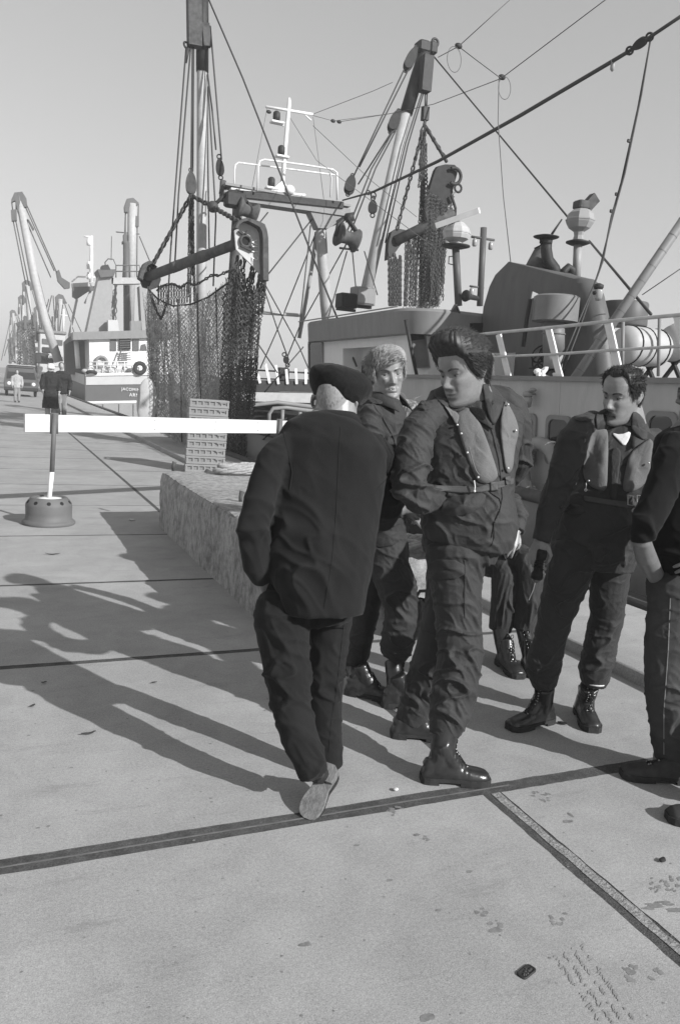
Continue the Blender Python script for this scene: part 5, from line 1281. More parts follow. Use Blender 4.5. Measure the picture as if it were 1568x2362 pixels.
# railing on the gantry with the light mast
def whiterail(pts, r=.022, y=YG): 
    m = MB(); m.tube([P(a, b, y) for a, b in pts], r, 6); return m.build('guard_rail', M_whitep, boat, True)
whiterail([(540,440),(541,392),(543,380),(550,375),(652,388),(776,404),(777,462)], y=YG+.5)
whiterail([(594,440),(596,382),(600,371),(610,368),(700,380),(768,391),(777,398),(778,460)], y=YG-.4)
m = MB(); m.tube([P(760,398,YG-.4), P(764,410,YG), P(762,455,YG)], .022, 6); m.build('guard_rail', M_whitep, boat, True)
m = MB(); m.tube([P(650,444,YG), P(657,350,YG), P(667,236,YG), P(667,226,YG)], [.06,.055,.05,.03], 10); lmst = m.build('light_mast', M_whitep, boat, True)
m = MB(); m.tube([P(613,246,YG), P(722,264,YG)], .035, 8); m.tube([P(704,266,YG), P(718,278,YG)], .02, 6); m.build('crossarm', M_whitep, lmst, True)
m = MB(); m.prism([P(x, y, YG-.06) for x, y in ((617,446),(650,418),(656,420),(676,450))], (0,.12,0)); m.build('mast_foot', M_whitep, lmst)
for px, py in ((638,270), (649,349), (626,422)):
    c = P(px, py, YG); m = MB(); m.lathe(c, [(.09,-.10),(.095,.0),(.09,.1),(.05,.14)], n=14); lp = m.build('navigation_lamp', M_dark, lmst, True)
    m = MB(); m.bbox(c+V((.02,0,-.13)), (.34,.22,.05), .01); m.bar(c+V((.05,0,-.13)), V((P(655,py,YG).x, YG, c.z-.16)), .06, .05); m.build('lamp_shelf', M_whitep, lp)
m = MB(); m.sphere(P(668,438,YG-.3), (.14,.12,.12)); m.build('searchlight', M_whitep, lmst, True)
# ---------------- derricks
YD = 22.0
m = MB(); pts = [(464,905),(465,600),(466,270),(466,100),(463,-30)]
m.tube([P(a, b, YD) for a, b in pts], [.138,.138,.135,.13,.125], 16); dk = m.build('derrick', M_spar, boat, True)
m = MB(); m.tube([P(467,166,YD), P(467,60,YD), P(465,-40,YD)], [.16,.165,.17], 14); m.build('derrick_sleeve', M_dark, dk, True)
m = MB(); m.bar(P(449,108,YD-.2), P(447,-40,YD-.2), .28, .34); m.bar(P(473,55,YD-.2), P(478,108,YD-.2), .18,.2); m.build('derrick_head', M_rust, dk)
m = MB(); m.torus(P(432,106,YD-.2), .10, .03, (0,1,0), 14, 6, sx=.6); m.tube([P(433,112,YD-.2), P(429,145,YD-.2)], [.06,.03], 8); m.build('thimble', M_dark, dk, True)
lines([[P(429,115,YD-.2), P(394,577,YD-.5), P(378,860,YD-.8)], [P(440,110,YD-.2), P(412,450,YD-.4), P(403,620,YD-.4)], [P(444,110,YD-.2), P(441,395,YD-.5)], [P(447,110,YD-.2), P(445,395,YD-.5)]], .022, boat, 'fall_wire')
lines([[P(485,60,YD-.2), P(502,260,YD-.6), P(511,368,YD-1.)], [P(479,170,YD-.1), P(489,250,YD-.4), P(498,345,YD-.9)], [P(480,200,YD), P(488,330,YD-.3), P(498,500,YD-.6), P(492,660,YD-.8)], [P(477,165,YD), P(479,330,YD), P(483,600,YD)], [P(480,-5,YD), P(560,180,YD-1.5), P(650,410,YD-3.), P(740,640,YD-5.), P(822,845,YD-7)]], .022, boat, 'fall_wire')
def block(parent, a, b, r, th=.12, name='pulley_block', m_=M_dark):
    """wooden or steel pulley block: two cheeks, sheave, hook eye"""
    a, b = V(a), V(b); ax = (b-a); L_ = ax.length; ax.normalize(); sd = ax.cross((a-CAM).normalized()).normalized(); nn = sd.cross(ax)
    m = MB()
    for s in (-1, 1):
        ol = []
        for k in range(20):
            t = 2*math.pi*k/20; ol.append(a + ax*(L_/2 - L_/2*math.cos(t)) + sd*r*math.sin(t)*(1.05-.25*math.cos(t)) + nn*(s*th/2-th*.12))
        m.prism(ol, nn*th*.24)
    m.lathe(a+ax*L_*.55-nn*th*.4, [(r*.75,0),(r*.62,th*.4),(r*.75,th*.8)], nn, 16)
    m.torus(a-ax*.05, .05, .018, nn, 12, 5); m.torus(b+ax*.05, .05, .018, nn, 12, 5)
    return m.build(name, m_, parent, True, 40)
block(boat, P(506,366,YD-1), P(509,405,YD-1), .10)
block(boat, P(441,397,YD-.5), P(441,448,YD-.5), .13, .2, m_=M_rust)
# starboard derrick
m = MB(); P0, P1, P2 = P(838,700,YD), P(936,262,YD), P(982,108,YD); m.tube([P0, P0.lerp(P1,.5), P1], [.175,.17,.155], 16); dk2 = m.build('derrick', M_spar, boat, True)
m = MB(); m.tube([P1, P1.lerp(P2,.5), P2], [.19,.19,.17], 14); m.build('derrick_sleeve', M_dark, dk2, True)
m = MB(); m.bbox(P(974,110,YD), (.38,.4,.32), .05); m.torus(P(1003,98,YD), .10, .04, (0,1,0), 14, 6); m.bbox(P(996,112,YD), (.25,.3,.35), .05); m.build('derrick_head', M_dark, dk2)
block(boat, P(958,112,YD-.2), P(936,160,YD-.3), .13, .16); block(boat, P(918,258,YD-.2), P(901,302,YD-.3), .14, .18); block(boat, P(812,408,YD-.6), P(803,445,YD-.7), .14, .18)
m = MB(); m.bar(P(985,130,YD-.3), P(978,212,YD-.3), .30, .3); m.bar(P(981,247,YD-.3), P(979,278,YD-.3), .18, .18); m.build('fall_block', M_dark, dk2)
lines([[P(934,155,YD-.3), P(816,405,YD-.6)], [P(942,160,YD-.3), P(829,385,YD-.6)], [P(912,290,YD-.3), P(826,425,YD-.6)], [P(908,300,YD-.3), P(856,390,YD-.8), P(790,560,YD-1.2)], [P(912,302,YD-.3), P(866,388,YD-.8), P(795,570,YD-1.2)],
    [P(973,212,YD-.3), P(935,330,YD-.3), P(880,560,YD-.3)], [P(977,212,YD-.3), P(940,335,YD-.3), P(888,560,YD-.3)], [P(980,210,YD-.3), P(980,250,YD-.3)], [P(985,210,YD-.3), P(983,250,YD-.3)], [P(1000,130,YD), P(1150,310,YD-3), P(1310,502,YD-8)], [P(1358,556,13), P(1500,725,8)]], .022, boat, 'fall_wire')
lines([[P(618,490,YG), P(562,560,YG-.5)], [P(720,505,YG), P(605,650,YG-1)], [P(716,520,YG), P(690,760,YG)], [P(731,530,YG+1), P(640,760,YG+1), P(600,850,YG+1)], [P(727,535,YG+1), P(700,730,YG+1), P(660,830,YG+1)], [P(800,580,YG), P(755,740,YG-2)], [P(812,575,YG), P(822,680,YG-1.)], [P(840,580,YG), P(870,680,YG-1.)], [P(600,640,YG), P(640,760,YG), P(666,830,YG+.2)], [P(608,650,YG), P(690,800,YG+2), P(720,870,YG+3)], [P(580,770,YG), P(640,860,YG+1)], [P(700,800,YG), P(610,905,YG)], [P(800,560,YG), P(700,740,YG+1)]], .018, boat, 'stay_wire')
m = MB(); m.tube([P(590,720,YG+1), P(700,728,YG+1)], .05, 8); m.build('rigging_bar', M_spar, boat, True)
block(boat, P(657,822,YG), P(662,838,YG), .07, .09)
# heavy stay from the gantry to the aft mast and the double rope hanging from it
m = MB(); cp = [P(790,462,YG-.3), P(862,442,19.), P(1010,372,16.), P(1200,266,13.), P(1400,148,10.8), P(1450,118,10.4)]
m.tube(cp, [.02,.03,.035,.035,.032,.03], 8); st = m.build('fore_and_aft_stay', M_wire, boat, True)
m = MB(); m.tube([P(1450,118,10.4), P(1500,84,10.), P(1640,-10,9.3)], .026, 8); m.build('fore_and_aft_stay', M_wire, boat, True)
block(boat, P(1458,112,10.3), P(1490,90,10.1), .065, .08)
block(boat, P(860,462,19.), P(859,492,19.), .11, .14); m = MB(); m.torus(P(861,450,19), .07, .02, (0,1,0), 12, 5); m.torus(P(849,444,19), .05, .018, (0,1,0), 12, 5); m.build('shackle', M_dark, boat, True)
m = MB(); m.lathe(P(1411,160,10.7), [(.01,-.03),(.035,0),(.035,.07),(.02,.11)], n=10); m.tube([P(1411,150,10.7), P(1409,138,10.7)], .01, 5); m.build('stay_lamp', M_grey, boat, True)
lines([[P(1500,84,10.), P(1478,220,9.9), P(1440,400,9.6), P(1412,500,9.4), P(1382,620,9.), P(1340,745,8.6), P(1295,865,8.2)], [P(1500,88,10.), P(1470,250,9.9), P(1432,420,9.6), P(1409,500,9.4), P(1390,600,9.), P(1372,650,8.8), P(1330,750,8.5), P(1285,860,8.3)]], .013, boat, 'hanging_rope')
m = MB()
for px, py in ((1452,325), (1412,487), (1424,448)): m.bbox(P(px-3, py, 9.7), (.06,.03,.05), .01)
m.build('rope_clips', M_dark, boat)
# wireless aerials
lines([[P(1180,-5,12), P(1057,107,12.6)], [P(1057,107,12.6), P(1010,132,14)], [P(1057,107,12.6), P(1100,140,12.2), P(1155,181,11.8)], [P(1400,-4,9.5), P(1155,181,11.8)], [P(1150,184,11.8), P(1148,280,11.6), P(1160,450,11.2), P(1177,604,10.8)]], .0075, boat, 'aerial_wire', M_wirel)
lines([[P(1155,181,11.8), P(1000,240,15), P(900,262,17), P(782,281,19)], [P(720,266,YG), P(768,279,YG), P(900,262,YG-1)], [P(720,264,YG), P(860,210,19), P(905,190,18)], [P(722,270,YG), P(748,470,YG)], [P(616,250,YG), P(580,440,YG)], [P(668,270,YG), P(730,370,YG), P(1000,570,14)], [P(722,290,YG), P(860,420,19), P(960,500,17)], [P(1568,620,8), P(1480,680,8.5)]], .007, boat, 'aerial_wire', M_wirel)
for c, r_ in (((1047,137), 27), ((1163,203), 24)):
    p = P(c[0], c[1], 12); m = MB(); m.torus(p, r_/scale_at(p), .0055, V((-.3,-1,-.1)), 28, 5, sx=.6, ux=(1,0,.2)); m.build('aerial_loop', M_wirel, boat, True)
for px, py in ((1057,106), (1157,178), (768,279), (782,281), (620,258)):
    m = MB(); m.sphere(P(px, py, 12 if px > 900 else YG), (.07,.04,.045), 8, 6); m.build('insulator', M_dark, boat, True)
# ---------------- foredeck seen between net and wheelhouse
YF = 23.0
m = MB(); m.prism([P(x, y, YF) for x, y in ((560,902),(735,905),(735,880),(560,878))], (0,2.5,0)); m.build('foredeck_edge', M_dark, boat)
m = MB(); m.prism([P(x, y, YF+.05) for x, y in ((560,903),(735,906),(735,930),(560,925))], (0,.2,0)); m.build('foredeck_front', M_spar, boat)
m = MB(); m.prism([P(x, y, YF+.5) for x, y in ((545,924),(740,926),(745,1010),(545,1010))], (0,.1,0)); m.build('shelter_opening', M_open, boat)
m = MB()
for pts in (((576,985),(577,945),(584,934),(640,928),(735,940)), ((620,990),(621,955),(630,942),(660,940),(735,950)), ((650,985),(652,945)), ((690,985),(692,950))): m.tube([P(x, y, YF-.1) for x, y in pts], .06, 8)
m.build('shelter_frames', M_visor, boat, True)
m = MB(); m.tube([P(560,852,YF), P(740,862,YF)], .03, 6); m.tube([P(560,872,YF), P(740,878,YF)], .025, 6); m.build('foredeck_rail', M_dark, boat, True)
for a, b in (((612,838),(622,884)),((636,842),(642,886)),((660,852),(663,886)),((682,850),(684,886)),((705,852),(705,886)),((590,845),(600,884))):
    m = MB(); m.bar(P(a[0],a[1],YF-.05), P(b[0],b[1],YF-.05), .075, .03, (0,1,0)); m.build('stanchion', M_whitep, boat)
m = MB(); m.bbox(P(652,864,YF+.3), (.34,.3,.42), .04); m.build('winch_head', M_dark, boat)
# ------------------------------------------------------------------ beam trawls hanging from the derricks
def chain(mb, a, b, pitch=.075, r=.013, sag=0., w_=.62, n=9, m=5):
    """real links from a to b"""
    a, b = V(a), V(b); L_ = (b-a).length*(1+sag*.6); k = max(2, int(L_/pitch)); prev = None
    pts = [a.lerp(b, i/k) - V((0,0,sag*4*(i/k)*(1-i/k)*(b-a).length)) for i in range(k+1)]
    for i in range(k):
        c = (pts[i]+pts[i+1])/2; t = (pts[i+1]-pts[i]).normalized(); u = t.orthogonal().normalized(); w2 = t.cross(u)
        ang = (0 if i % 2 else math.pi/2) + random.uniform(-.3,.3); nrm = u*math.cos(ang)+w2*math.sin(ang)
        mb.torus(c, pitch*.72*w_*.62, r, nrm, n, m, sx=1/w_*1.25, ux=t)
def netting(mb, top, bot, cell=.09, r=.006, fold=.12, seed=0., holes=0.):
    """diamond-mesh curtain between polyline top and polyline bot (3-D), hanging in folds"""
    top = [V(p) for p in top]; bot = [V(p) for p in bot]
    def al(pl, t):
        f = t*(len(pl)-1); i = min(int(f), len(pl)-2); return pl[i].lerp(pl[i+1], f-i)
    W_ = max(sum((top[i+1]-top[i]).length for i in range(len(top)-1)), sum((bot[i+1]-bot[i]).length for i in range(len(bot)-1)))
    H_ = (top[0]-bot[0]).length; nu = max(4, int(W_*1.25/cell)); nv = max(4, int(H_/cell/1.1))
    vd = (top[len(top)//2]-CAM); vd.z = 0; vd.normalize(); sdv = vd.cross(V((0,0,1)))
    g = []
    for j in range(nv+1):
        t = j/nv; row = []
        for i in range(nu+1):
            u = i/nu; p = al(top, u).lerp(al(bot, u), t)
            q = noise.noise(V((u*9+seed, t*1.3, seed)))*fold*1.6 + noise.noise(V((u*24+seed, t*3, seed+4)))*fold*.7
            e = noise.noise(V((u*13+seed*2, t*2.2, 7)))*fold*.9 + noise.noise(V((u*40, t*9, seed)))*cell*.5
            row.append(p + vd*q + sdv*e + V((0,0,noise.noise(V((u*20, t*12, seed+2)))*cell*.7)))
        g.append(row)
    def rib(a, b):
        d = b-a
        if d.length < 1e-5: return
        s1 = d.cross(vd); s1 = s1.normalized()*r if s1.length > 1e-6 else V((r,0,0)); s2 = vd*r*.8
        mb.add([a-s1, a+s2, a+s1, b-s1, b+s2, b+s1], [(0,1,4,3),(1,2,5,4),(2,0,3,5)])
    for j in range(nv):
        for i in range(nu+1):
            if holes and noise.noise(V((i*.13+seed, j*.09, 3))) > .55-holes: continue
            i2 = i+1 if (j % 2 == 0) else i-1
            if i % 2 == (j % 2):
                if 0 <= i+1 <= nu: rib(g[j][i], g[j+1][i+1])
                if 0 <= i-1 <= nu: rib(g[j][i], g[j+1][i-1])
    return g
# ---- the near trawl over the quay
tw = thing('beam_trawl', P(470,1075,18.0), 'beam trawl with dark net and chains hanging from the near derrick over the quay', 'fishing gear')
E0, E1 = P(562,556,17.6), P(338,640,21.6)
m = MB(); m.tube([E0, E0.lerp(E1,.33), E0.lerp(E1,.36), E0.lerp(E1,.42), E0.lerp(E1,.45), E1], [.115,.115,.135,.135,.125,.125], 16); m.tube([E0.lerp(E1,.62), E0.lerp(E1,.7)], .135, 14)
m.build('beam', mat('beam_steel', .085, .75, .35, 5., bump=.3, bscale=50, dirt=.5, dscale=4., dcol=.17), tw, True)
def shoe(yq, outline, rimw, nm, m1, m2, hole=None, th=.06, mark=False):
    pl = [P(x, y, yq) for x, y in outline]; cen = sum(pl, V((0,0,0)))/len(pl)
    mb = MB(); mb.prism(pl, (0, th, 0)); so_ = mb.build(nm, m1, tw)
    return so_, pl
ol = [(541,532),(543,520),(550,511),(560,505),(572,503),(583,507),(590,510),(600,512),(608,518),(613,528),(616,545),(617,640),(612,648),(606,640),(584,614),(556,587),(545,575)]
so_, pl = shoe(17.55, ol, 0, 'shoe_plate', mat('shoe_paint', .5, .6, .15, 5., dirt=.35, dscale=5., dcol=.18, bump=.1), None)
m = MB(); rim = [P(x, y, 17.3) for x, y in ((543,525),(550,511),(560,504),(572,502),(584,506),(600,511),(611,517),(616,530),(619,548),(620,600),(620,648))]
rin = [P(x, y, 17.3) for x, y in ((549,527),(554,517),(562,511),(572,509),(582,514),(592,519),(600,524),(605,534),(607,550),(607,600),(608,645))]
m.loft([[a, b, b+V((0,.36,0)), a+V((0,.36,0))] for a, b in zip(rim, rin)]); m.build('shoe_runner', M_rust, so_)
m = MB(); m.torus(P(567,556,17.5), .115, .03, (0,1,0), 20, 8); m.build('beam_socket', M_rust, so_, True); m = MB(); m.lathe(P(567,556,17.53), [(.1,0),(.1,.01)], (0,1,0), 18); m.build('socket_bore', M_open, so_)
m = MB()
for a, b in (((551,532),(566,543)), ((573,533),(562,545)), ((556,566),(582,578)), ((574,560),(584,577))): m.bar(P(a[0],a[1],17.5), P(b[0],b[1],17.5), .05, .05, (0,1,0))
m.build('gusset', M_dark, so_)
def text(s, size, mat_, parent, loc, xdir, up, name='lettering', ext=.004, align='CENTER'):
    cu = bpy.data.curves.new(name, 'FONT'); cu.body = s; cu.size = size; cu.align_x = align; cu.align_y = 'CENTER'; cu.extrude = ext; cu.space_character = 1.08
    o = bpy.data.objects.new('tmp', cu); COL.objects.link(o); dg = bpy.context.evaluated_depsgraph_get(); me = bpy.data.meshes.new_from_object(o.evaluated_get(dg))
    bpy.data.objects.remove(o); bpy.data.curves.remove(cu)
    x = V(xdir).normalized(); z = x.cross(V(up)).normalized(); y = z.cross(x); M_ = Matrix((x, y, z)).transposed().to_4x4(); M_.translation = V(loc) - ORG.get(parent.name, V((0,0,0)))
    me.transform(M_); me.materials.clear(); me.materials.append(mat_); r_ = bpy.data.objects.new(name, me); COL.objects.link(r_); r_.parent = parent; ORG[r_.name] = ORG.get(parent.name, V((0,0,0))); return r_
M_letter = mat('white_lettering', .75, .6)
text('VLI 2', .20, M_letter, so_, P(587,577,17.52), V((.10,0,-1)), V((1,0,.1)))
ol2 = [(322,640),(326,622),(334,606),(346,600),(356,612),(368,628),(372,645),(366,662),(350,668),(330,662)]
mb = MB(); mb.prism([P(x, y, 21.5) for x, y in ol2], (0,.12,0)); s2_ = mb.build('shoe_plate', M_dark, tw)
mb = MB(); pr_ = [(322,640),(326,622),(334,606),(346,600),(356,610)]
mb.loft([[P(x,y,21.3), P(x+8,y+6,21.3), P(x+8,y+6,21.3)+V((0,.4,0)), P(x,y,21.3)+V((0,.4,0))] for x, y in pr_]); mb.build('shoe_runner', M_rust, s2_)
hook = P(441,451,21.0)
m = MB(); chain(m, hook, P(345,624,21.5), .16, .034); m.build('bridle_chain', M_chain, tw, True)
m = MB(); chain(m, hook, P(492,478,20.), .15, .034); chain(m, P(492,478,20.), P(552,512,17.9), .15, .034); m.sphere(P(491,477,20.), .14); m.build('bridle_chain', M_chain, tw, True)
m = MB(); m.tube([P(491,477,20), P(520,448,20), P(548,440,20.2)], .05, 6); m.build('hook', M_dark, tw, True)
# bundle of tickler chains hanging on the derrick side
m = MB()
for i in range(9):
    x = 430+i*2.6; chain(m, P(441+random.uniform(-4,6), 455, 21.0+random.uniform(-.2,.2)), P(x+random.uniform(-4,6), 560+random.uniform(-30,180), 21.2), .085, .016)
m.build('chain_bundle', M_chain, tw, True)
# chains below the beam and the shoe
m = MB()
for x0, y0, x1, y1 in ((568,585,556,652),(585,600,573,650),(592,606,582,655),(600,620,592,690),(606,640,600,700),(563,577,563,600),(585,608,566,718),(598,640,578,740),(612,650,604,720),(556,600,545,690),(548,590,540,660)):
    chain(m, P(x0,y0,17.7), P(x1,y1,17.9), .105, .021)
for i in range(26):
    x = 545+random.uniform(0,55); chain(m, P(x, 640+random.uniform(-10,60), 17.8+random.uniform(0,.3)), P(x-8+random.uniform(-6,6), 760+random.uniform(-40,110), 17.9+random.uniform(0,.3)), .085, .015)
m.build('tickler_chains', M_chain, tw, True)
m = MB(); hang = [(362,670),(378,658),(400,655),(418,664),(432,652),(450,658),(468,648),(490,634),(505,636),(520,628),(545,622)]
for a, b in zip(hang, hang[1:]): chain(m, P(a[0],a[1],20.6-(a[0]-362)/60.), P(b[0],b[1],20.6-(b[0]-362)/60.), .09, .02)
for i in range(12):
    x = 366+i*6; chain(m, P(x, 658, 20.5), P(x, 700+random.uniform(-5,10), 20.5), .08, .014)
m.build('ground_chain', M_chain, tw, True); m = MB(); chain(m, P(344,660,20.3), P(372,735,20.), .09, .018, .12); chain(m, P(372,735,20.), P(384,700,20.), .09, .018, .1)
m.build('ground_chain', M_chain, tw, True)
# the net itself: several curtains one behind the other, gathered at the foot
m = MB()
topl = [P(343,668,20.9), P(365,690,20.6), P(400,706,20.2), P(440,702,19.8), P(480,686,19.2), P(510,664,18.7), P(545,640,18.2)]
botl = [P(352,985,20.2), P(385,1006,19.8), P(420,1024,19.3), P(460,1040,18.8), P(500,1060,18.2), P(560,1072,17.8)]
netting(m, topl, botl, .05, .0055, .10, 1.)
netting(m, [p+V((.05,.35,.05)) for p in topl], [p+V((0,.3,0)) for p in botl], .052, .0055, .14, 5.)
netting(m, [p+V((-.03,.7,.0)) for p in topl], [p+V((.05,.55,0)) for p in botl], .055, .0055, .16, 9.)
netting(m, [P(342,660,21.), P(352,690,20.9), P(372,720,20.6)], [P(345,955,20.4), P(352,965,20.3), P(362,975,20.2)], .045, .007, .10, 19.)
netting(m, [p+V((.02,.5,-.05)) for p in topl], [p+V((.03,.45,0)) for p in botl], .05, .0055, .15, 67.)
m.build('net', M_net, tw)
m = MB()
t2 = [P(520,640,18.2), P(545,640,18.), P(575,680,17.9), P(600,690,17.8)]; b2 = [P(505,1072,18.), P(530,1080,17.9), P(555,1080,17.8), P(574,1000,17.8)]
netting(m, t2, b2, .06, .009, .14, 13.); netting(m, [p+V((.03,-.18,.1)) for p in t2], [p+V((0,-.15,0)) for p in b2], .06, .009, .12, 17.); netting(m, [p+V((.0,.2,-.3)) for p in t2], b2, .07, .009, .12, 27.)
m.build('net_belly', mat('net_twine_dark', .075, .95, .45, 7., fine=.3, bscale=90), tw)
m = MB(); m.tube(topl, .022, 6)
for px in (410, 455, 498, 540): m.tube([P(px, 690-(px-410)*.3, 19.2-(px-410)/130.), P(px+3, 800, 19.), P(px+8, 900, 18.8), P(px+10, 1020, 18.6)], .016, 5)
m.build('net_lines', M_dark, tw, True)
m = MB(); m.sphere(P(340,930,20.2), (.26,.1,.62), 16, 10); m.build('chafing_disc', M_spar, tw, True)
# ---- the far trawl on the other side
t3 = thing('beam_trawl', P(960,705,21.5), 'beam trawl hanging from the far derrick behind the wheelhouse roof', 'fishing gear'); tw = t3
yq = 21.5
m = MB(); m.tube([P(912,556,yq), P(1010,508,yq-.3), P(1045,492,yq-.4)], .15, 14); m.build('beam', M_rust, t3, True)
mb = MB(); mb.prism([P(x, y, yq-.4) for x, y in ((1004,392),(1010,383),(1026,379),(1048,380),(1056,388),(1054,400),(1046,430),(1038,470),(1010,500),(985,512),(981,490),(992,430))], (0,.16,0)); s_ = mb.build('shoe_plate', mat('black_steel', .022, .7, .3, 6., bump=.2, bscale=40), t3)
m = MB(); m.torus(P(1047,406,yq-.5), .22, .05, (0,1,0), 18, 8, arc=4.2, ux=(-.6,0,1)); m.torus(P(1056,434,yq-.5), .11, .035, (0,1,0), 14, 6); m.build('shoe_runner', M_dark, s_, True)
mb = MB(); mb.prism([P(x, y, yq) for x, y in ((893,600),(896,560),(903,535),(916,527),(934,530),(938,545),(920,570),(905,592))], (0,.2,0)); mb.build('shoe_plate', M_dark, t3)
m = MB(); chain(m, P(980,280,yq), P(915,530,yq), .14, .032); m.build('bridle_chain', M_chain, t3, True)
m = MB(); chain(m, P(980,290,yq), P(1030,372,yq-.4), .13, .034); m.tube([P(980,290,yq), P(1030,374,yq-.4)], .05, 6); m.build('bridle_chain', M_chain, t3, True)
m = MB(); netting(m, [P(976,330,yq), P(984,330,yq)], [P(962,712,yq), P(992,712,yq)], .05, .014, .07, 81.); netting(m, [P(980,430,yq-.45), P(1030,470,yq-.5)], [P(975,708,yq-.1), P(1012,706,yq-.1)], .05, .010, .10, 87.); m.build('net_belly', mat('net_twine_dark', .075), t3)
m = MB()
for i in range(10): chain(m, P(972+random.uniform(-4,10), 300, yq), P(968+random.uniform(-6,16), 420+random.uniform(-40,160), yq), .085, .017)
for i in range(16): chain(m, P(896+i*1.9, 590+random.uniform(-8,12), yq), P(897+i*1.8, 705, yq), .085, .018)
for i in range(30): chain(m, P(935+i*2.6, 560+random.uniform(-25,20)-i*.8, yq), P(932+i*2.6+random.uniform(-6,4), 705, yq), .085, .016)
for i in range(16): chain(m, P(985+random.uniform(0,45), 470+random.uniform(-20,30), yq-.3), P(985+random.uniform(0,40), 600+random.uniform(-60,100), yq-.3), .085, .017)
m.build('tickler_chains', M_chain, t3, True)
m = MB(); netting(m, [P(975,520,yq), P(1000,500,yq-.2), P(1040,470,yq-.4)], [P(970,710,yq), P(1000,710,yq), P(1018,700,yq)], .06, .009, .12, 33.); netting(m, [P(940,560,yq+.2), P(985,520,yq+.2), P(1020,480,yq+.2)], [P(930,710,yq+.3), P(985,712,yq+.3), P(1010,710,yq+.3)], .07, .009, .14, 39.)
netting(m, [P(985,500,yq+.1), P(1035,470,yq)], [P(962,712,yq+.1), P(1012,708,yq)], .045, .009, .12, 71.); netting(m, [P(984,520,yq), P(1002,500,yq)], [P(980,710,yq), P(1000,710,yq)], .05, .012, .08, 43.)
m.build('net', M_net, t3)
m = MB(); netting(m, [P(1015,490,yq-.2), P(1050,440,yq-.2)], [P(1005,705,yq), P(1020,600,yq)], .06, .008, .12, 53.); m.build('net_belly', M_net2, t3)
m = MB(); m.tube([P(1040,450,yq-.5), P(1050,480,yq-.5), P(1048,510,yq-.5)], .04, 6); m.build('lashing', M_dark, t3, True)
# ------------------------------------------------------------------ things standing on the quay
M_oldconc = None
def rough_concrete(name, g):
    m = concrete(name, g); nt = m.node_tree; N = nt.nodes; L = nt.links; b = N['Principled BSDF']
    src = b.inputs['Base Color'].links[0].from_socket
    tc = N.new('ShaderNodeTexCoord'); mp = N.new('ShaderNodeMapping'); mp.inputs['Scale'].default_value = (7, 7, 5.2); L.new(tc.outputs['Object'], mp.inputs['Vector'])
    n = N.new('ShaderNodeTexNoise'); n.inputs['Scale'].default_value = 2.2; n.inputs['Detail'].default_value = 9; n.inputs['Roughness'].default_value = .72; L.new(mp.outputs[0], n.inputs['Vector'])
    r_ = N.new('ShaderNodeMapRange'); r_.inputs['From Min'].default_value = .42; r_.inputs['From Max'].default_value = .66; r_.inputs['To Min'].default_value = 1.2; r_.inputs['To Max'].default_value = .5; L.new(n.outputs['Fac'], r_.inputs['Value'])
    mx = N.new('ShaderNodeMix'); mx.data_type = 'RGBA'; mx.blend_type = 'MULTIPLY'; mx.inputs[0].default_value = 1; L.new(src, mx.inputs[6]); L.new(r_.outputs[0], mx.inputs[7]); L.new(mx.outputs[2], b.inputs['Base Color'])
    return m
blk = thing('concrete_block', V((2.4,6.8,0)), 'long weathered concrete block with crumbling edges on the quay beside the old man', 'concrete block')
mb = MB(); bx0, bx1, by0, by1, bz = 1.66, 3.35, 4.95, 8.82, .62
nx, ny, nz_ = 24, 56, 12
def face(fn, nu, nv):
    vs = []; 
    for j in range(nv+1):
        for i in range(nu+1): vs.append(fn(i/nu, j/nv))
    mb.add(vs, [(j*(nu+1)+i, j*(nu+1)+i+1, (j+1)*(nu+1)+i+1, (j+1)*(nu+1)+i) for j in range(nv) for i in range(nu)])
def L3(u, v_): return u
face(lambda u, v: (bx0, by1+(by0-by1)*u, bz*v), 120, 24); face(lambda u, v: (bx0+(bx1-bx0)*u, by0, bz*v), 60, 24)
face(lambda u, v: (bx0+(bx1-bx0)*u, by0+(by1-by0)*v, bz), 60, 120); face(lambda u, v: (bx1, by0+(by1-by0)*u, bz*v), 90, 16); face(lambda u, v: (bx1+(bx0-bx1)*u, by1, bz*v), 50, 16)
out = []
for x, y, z in mb.v:
    p = V((x, y, z)); e = 0
    ex = min(abs(x-bx0), abs(x-bx1)); ey = min(abs(y-by0), abs(y-by1)); ez = abs(z-bz)
    n1 = noise.noise(p*2.3+V((4,0,1)))*.75+noise.noise(p*7)*.35+noise.noise(p*17)*.22+noise.noise(p*41)*.15
    dx = dy = dz = 0
    sx = 1 if abs(x-bx0) < abs(x-bx1) else -1; sy = 1 if abs(y-by0) < abs(y-by1) else -1
    chip = max(0, .35+n1)*.07
    k1 = math.exp(-(ez/.05)); k2 = math.exp(-(ex/.05)); k3 = math.exp(-(ey/.05))
    onx, ony, onz = ex < 1e-6, ey < 1e-6, ez < 1e-6
    if onx: dx += sx*(chip*(k1+k3*.7) + .008*(n1+.2) + max(0, noise.noise(p*4+V((3,1,9)))-.3)*.05)
    if ony: dy += sy*(chip*(k1+k2*.7) + .02*(n1+.2) + max(0, noise.noise(p*7)-.2)*.08)
    if onz: dz -= chip*(k2+k3)*.8 + .006*(n1+.3)
    if onz and onx: dz -= chip*.5
    out.append((x+dx, y+dy, z+dz))
mb.v = out; mb.build('block_body', rough_concrete('weathered_concrete', .30), blk, True, 60)
mb = MB(); mb.add([(bx0+.05,by0+.05,.01),(bx1-.05,by0+.05,.01),(bx1-.05,by1-.05,.01),(bx0+.05,by1-.05,.01)], [(0,1,2,3)]); mb.build('block_base', M_joint, blk)
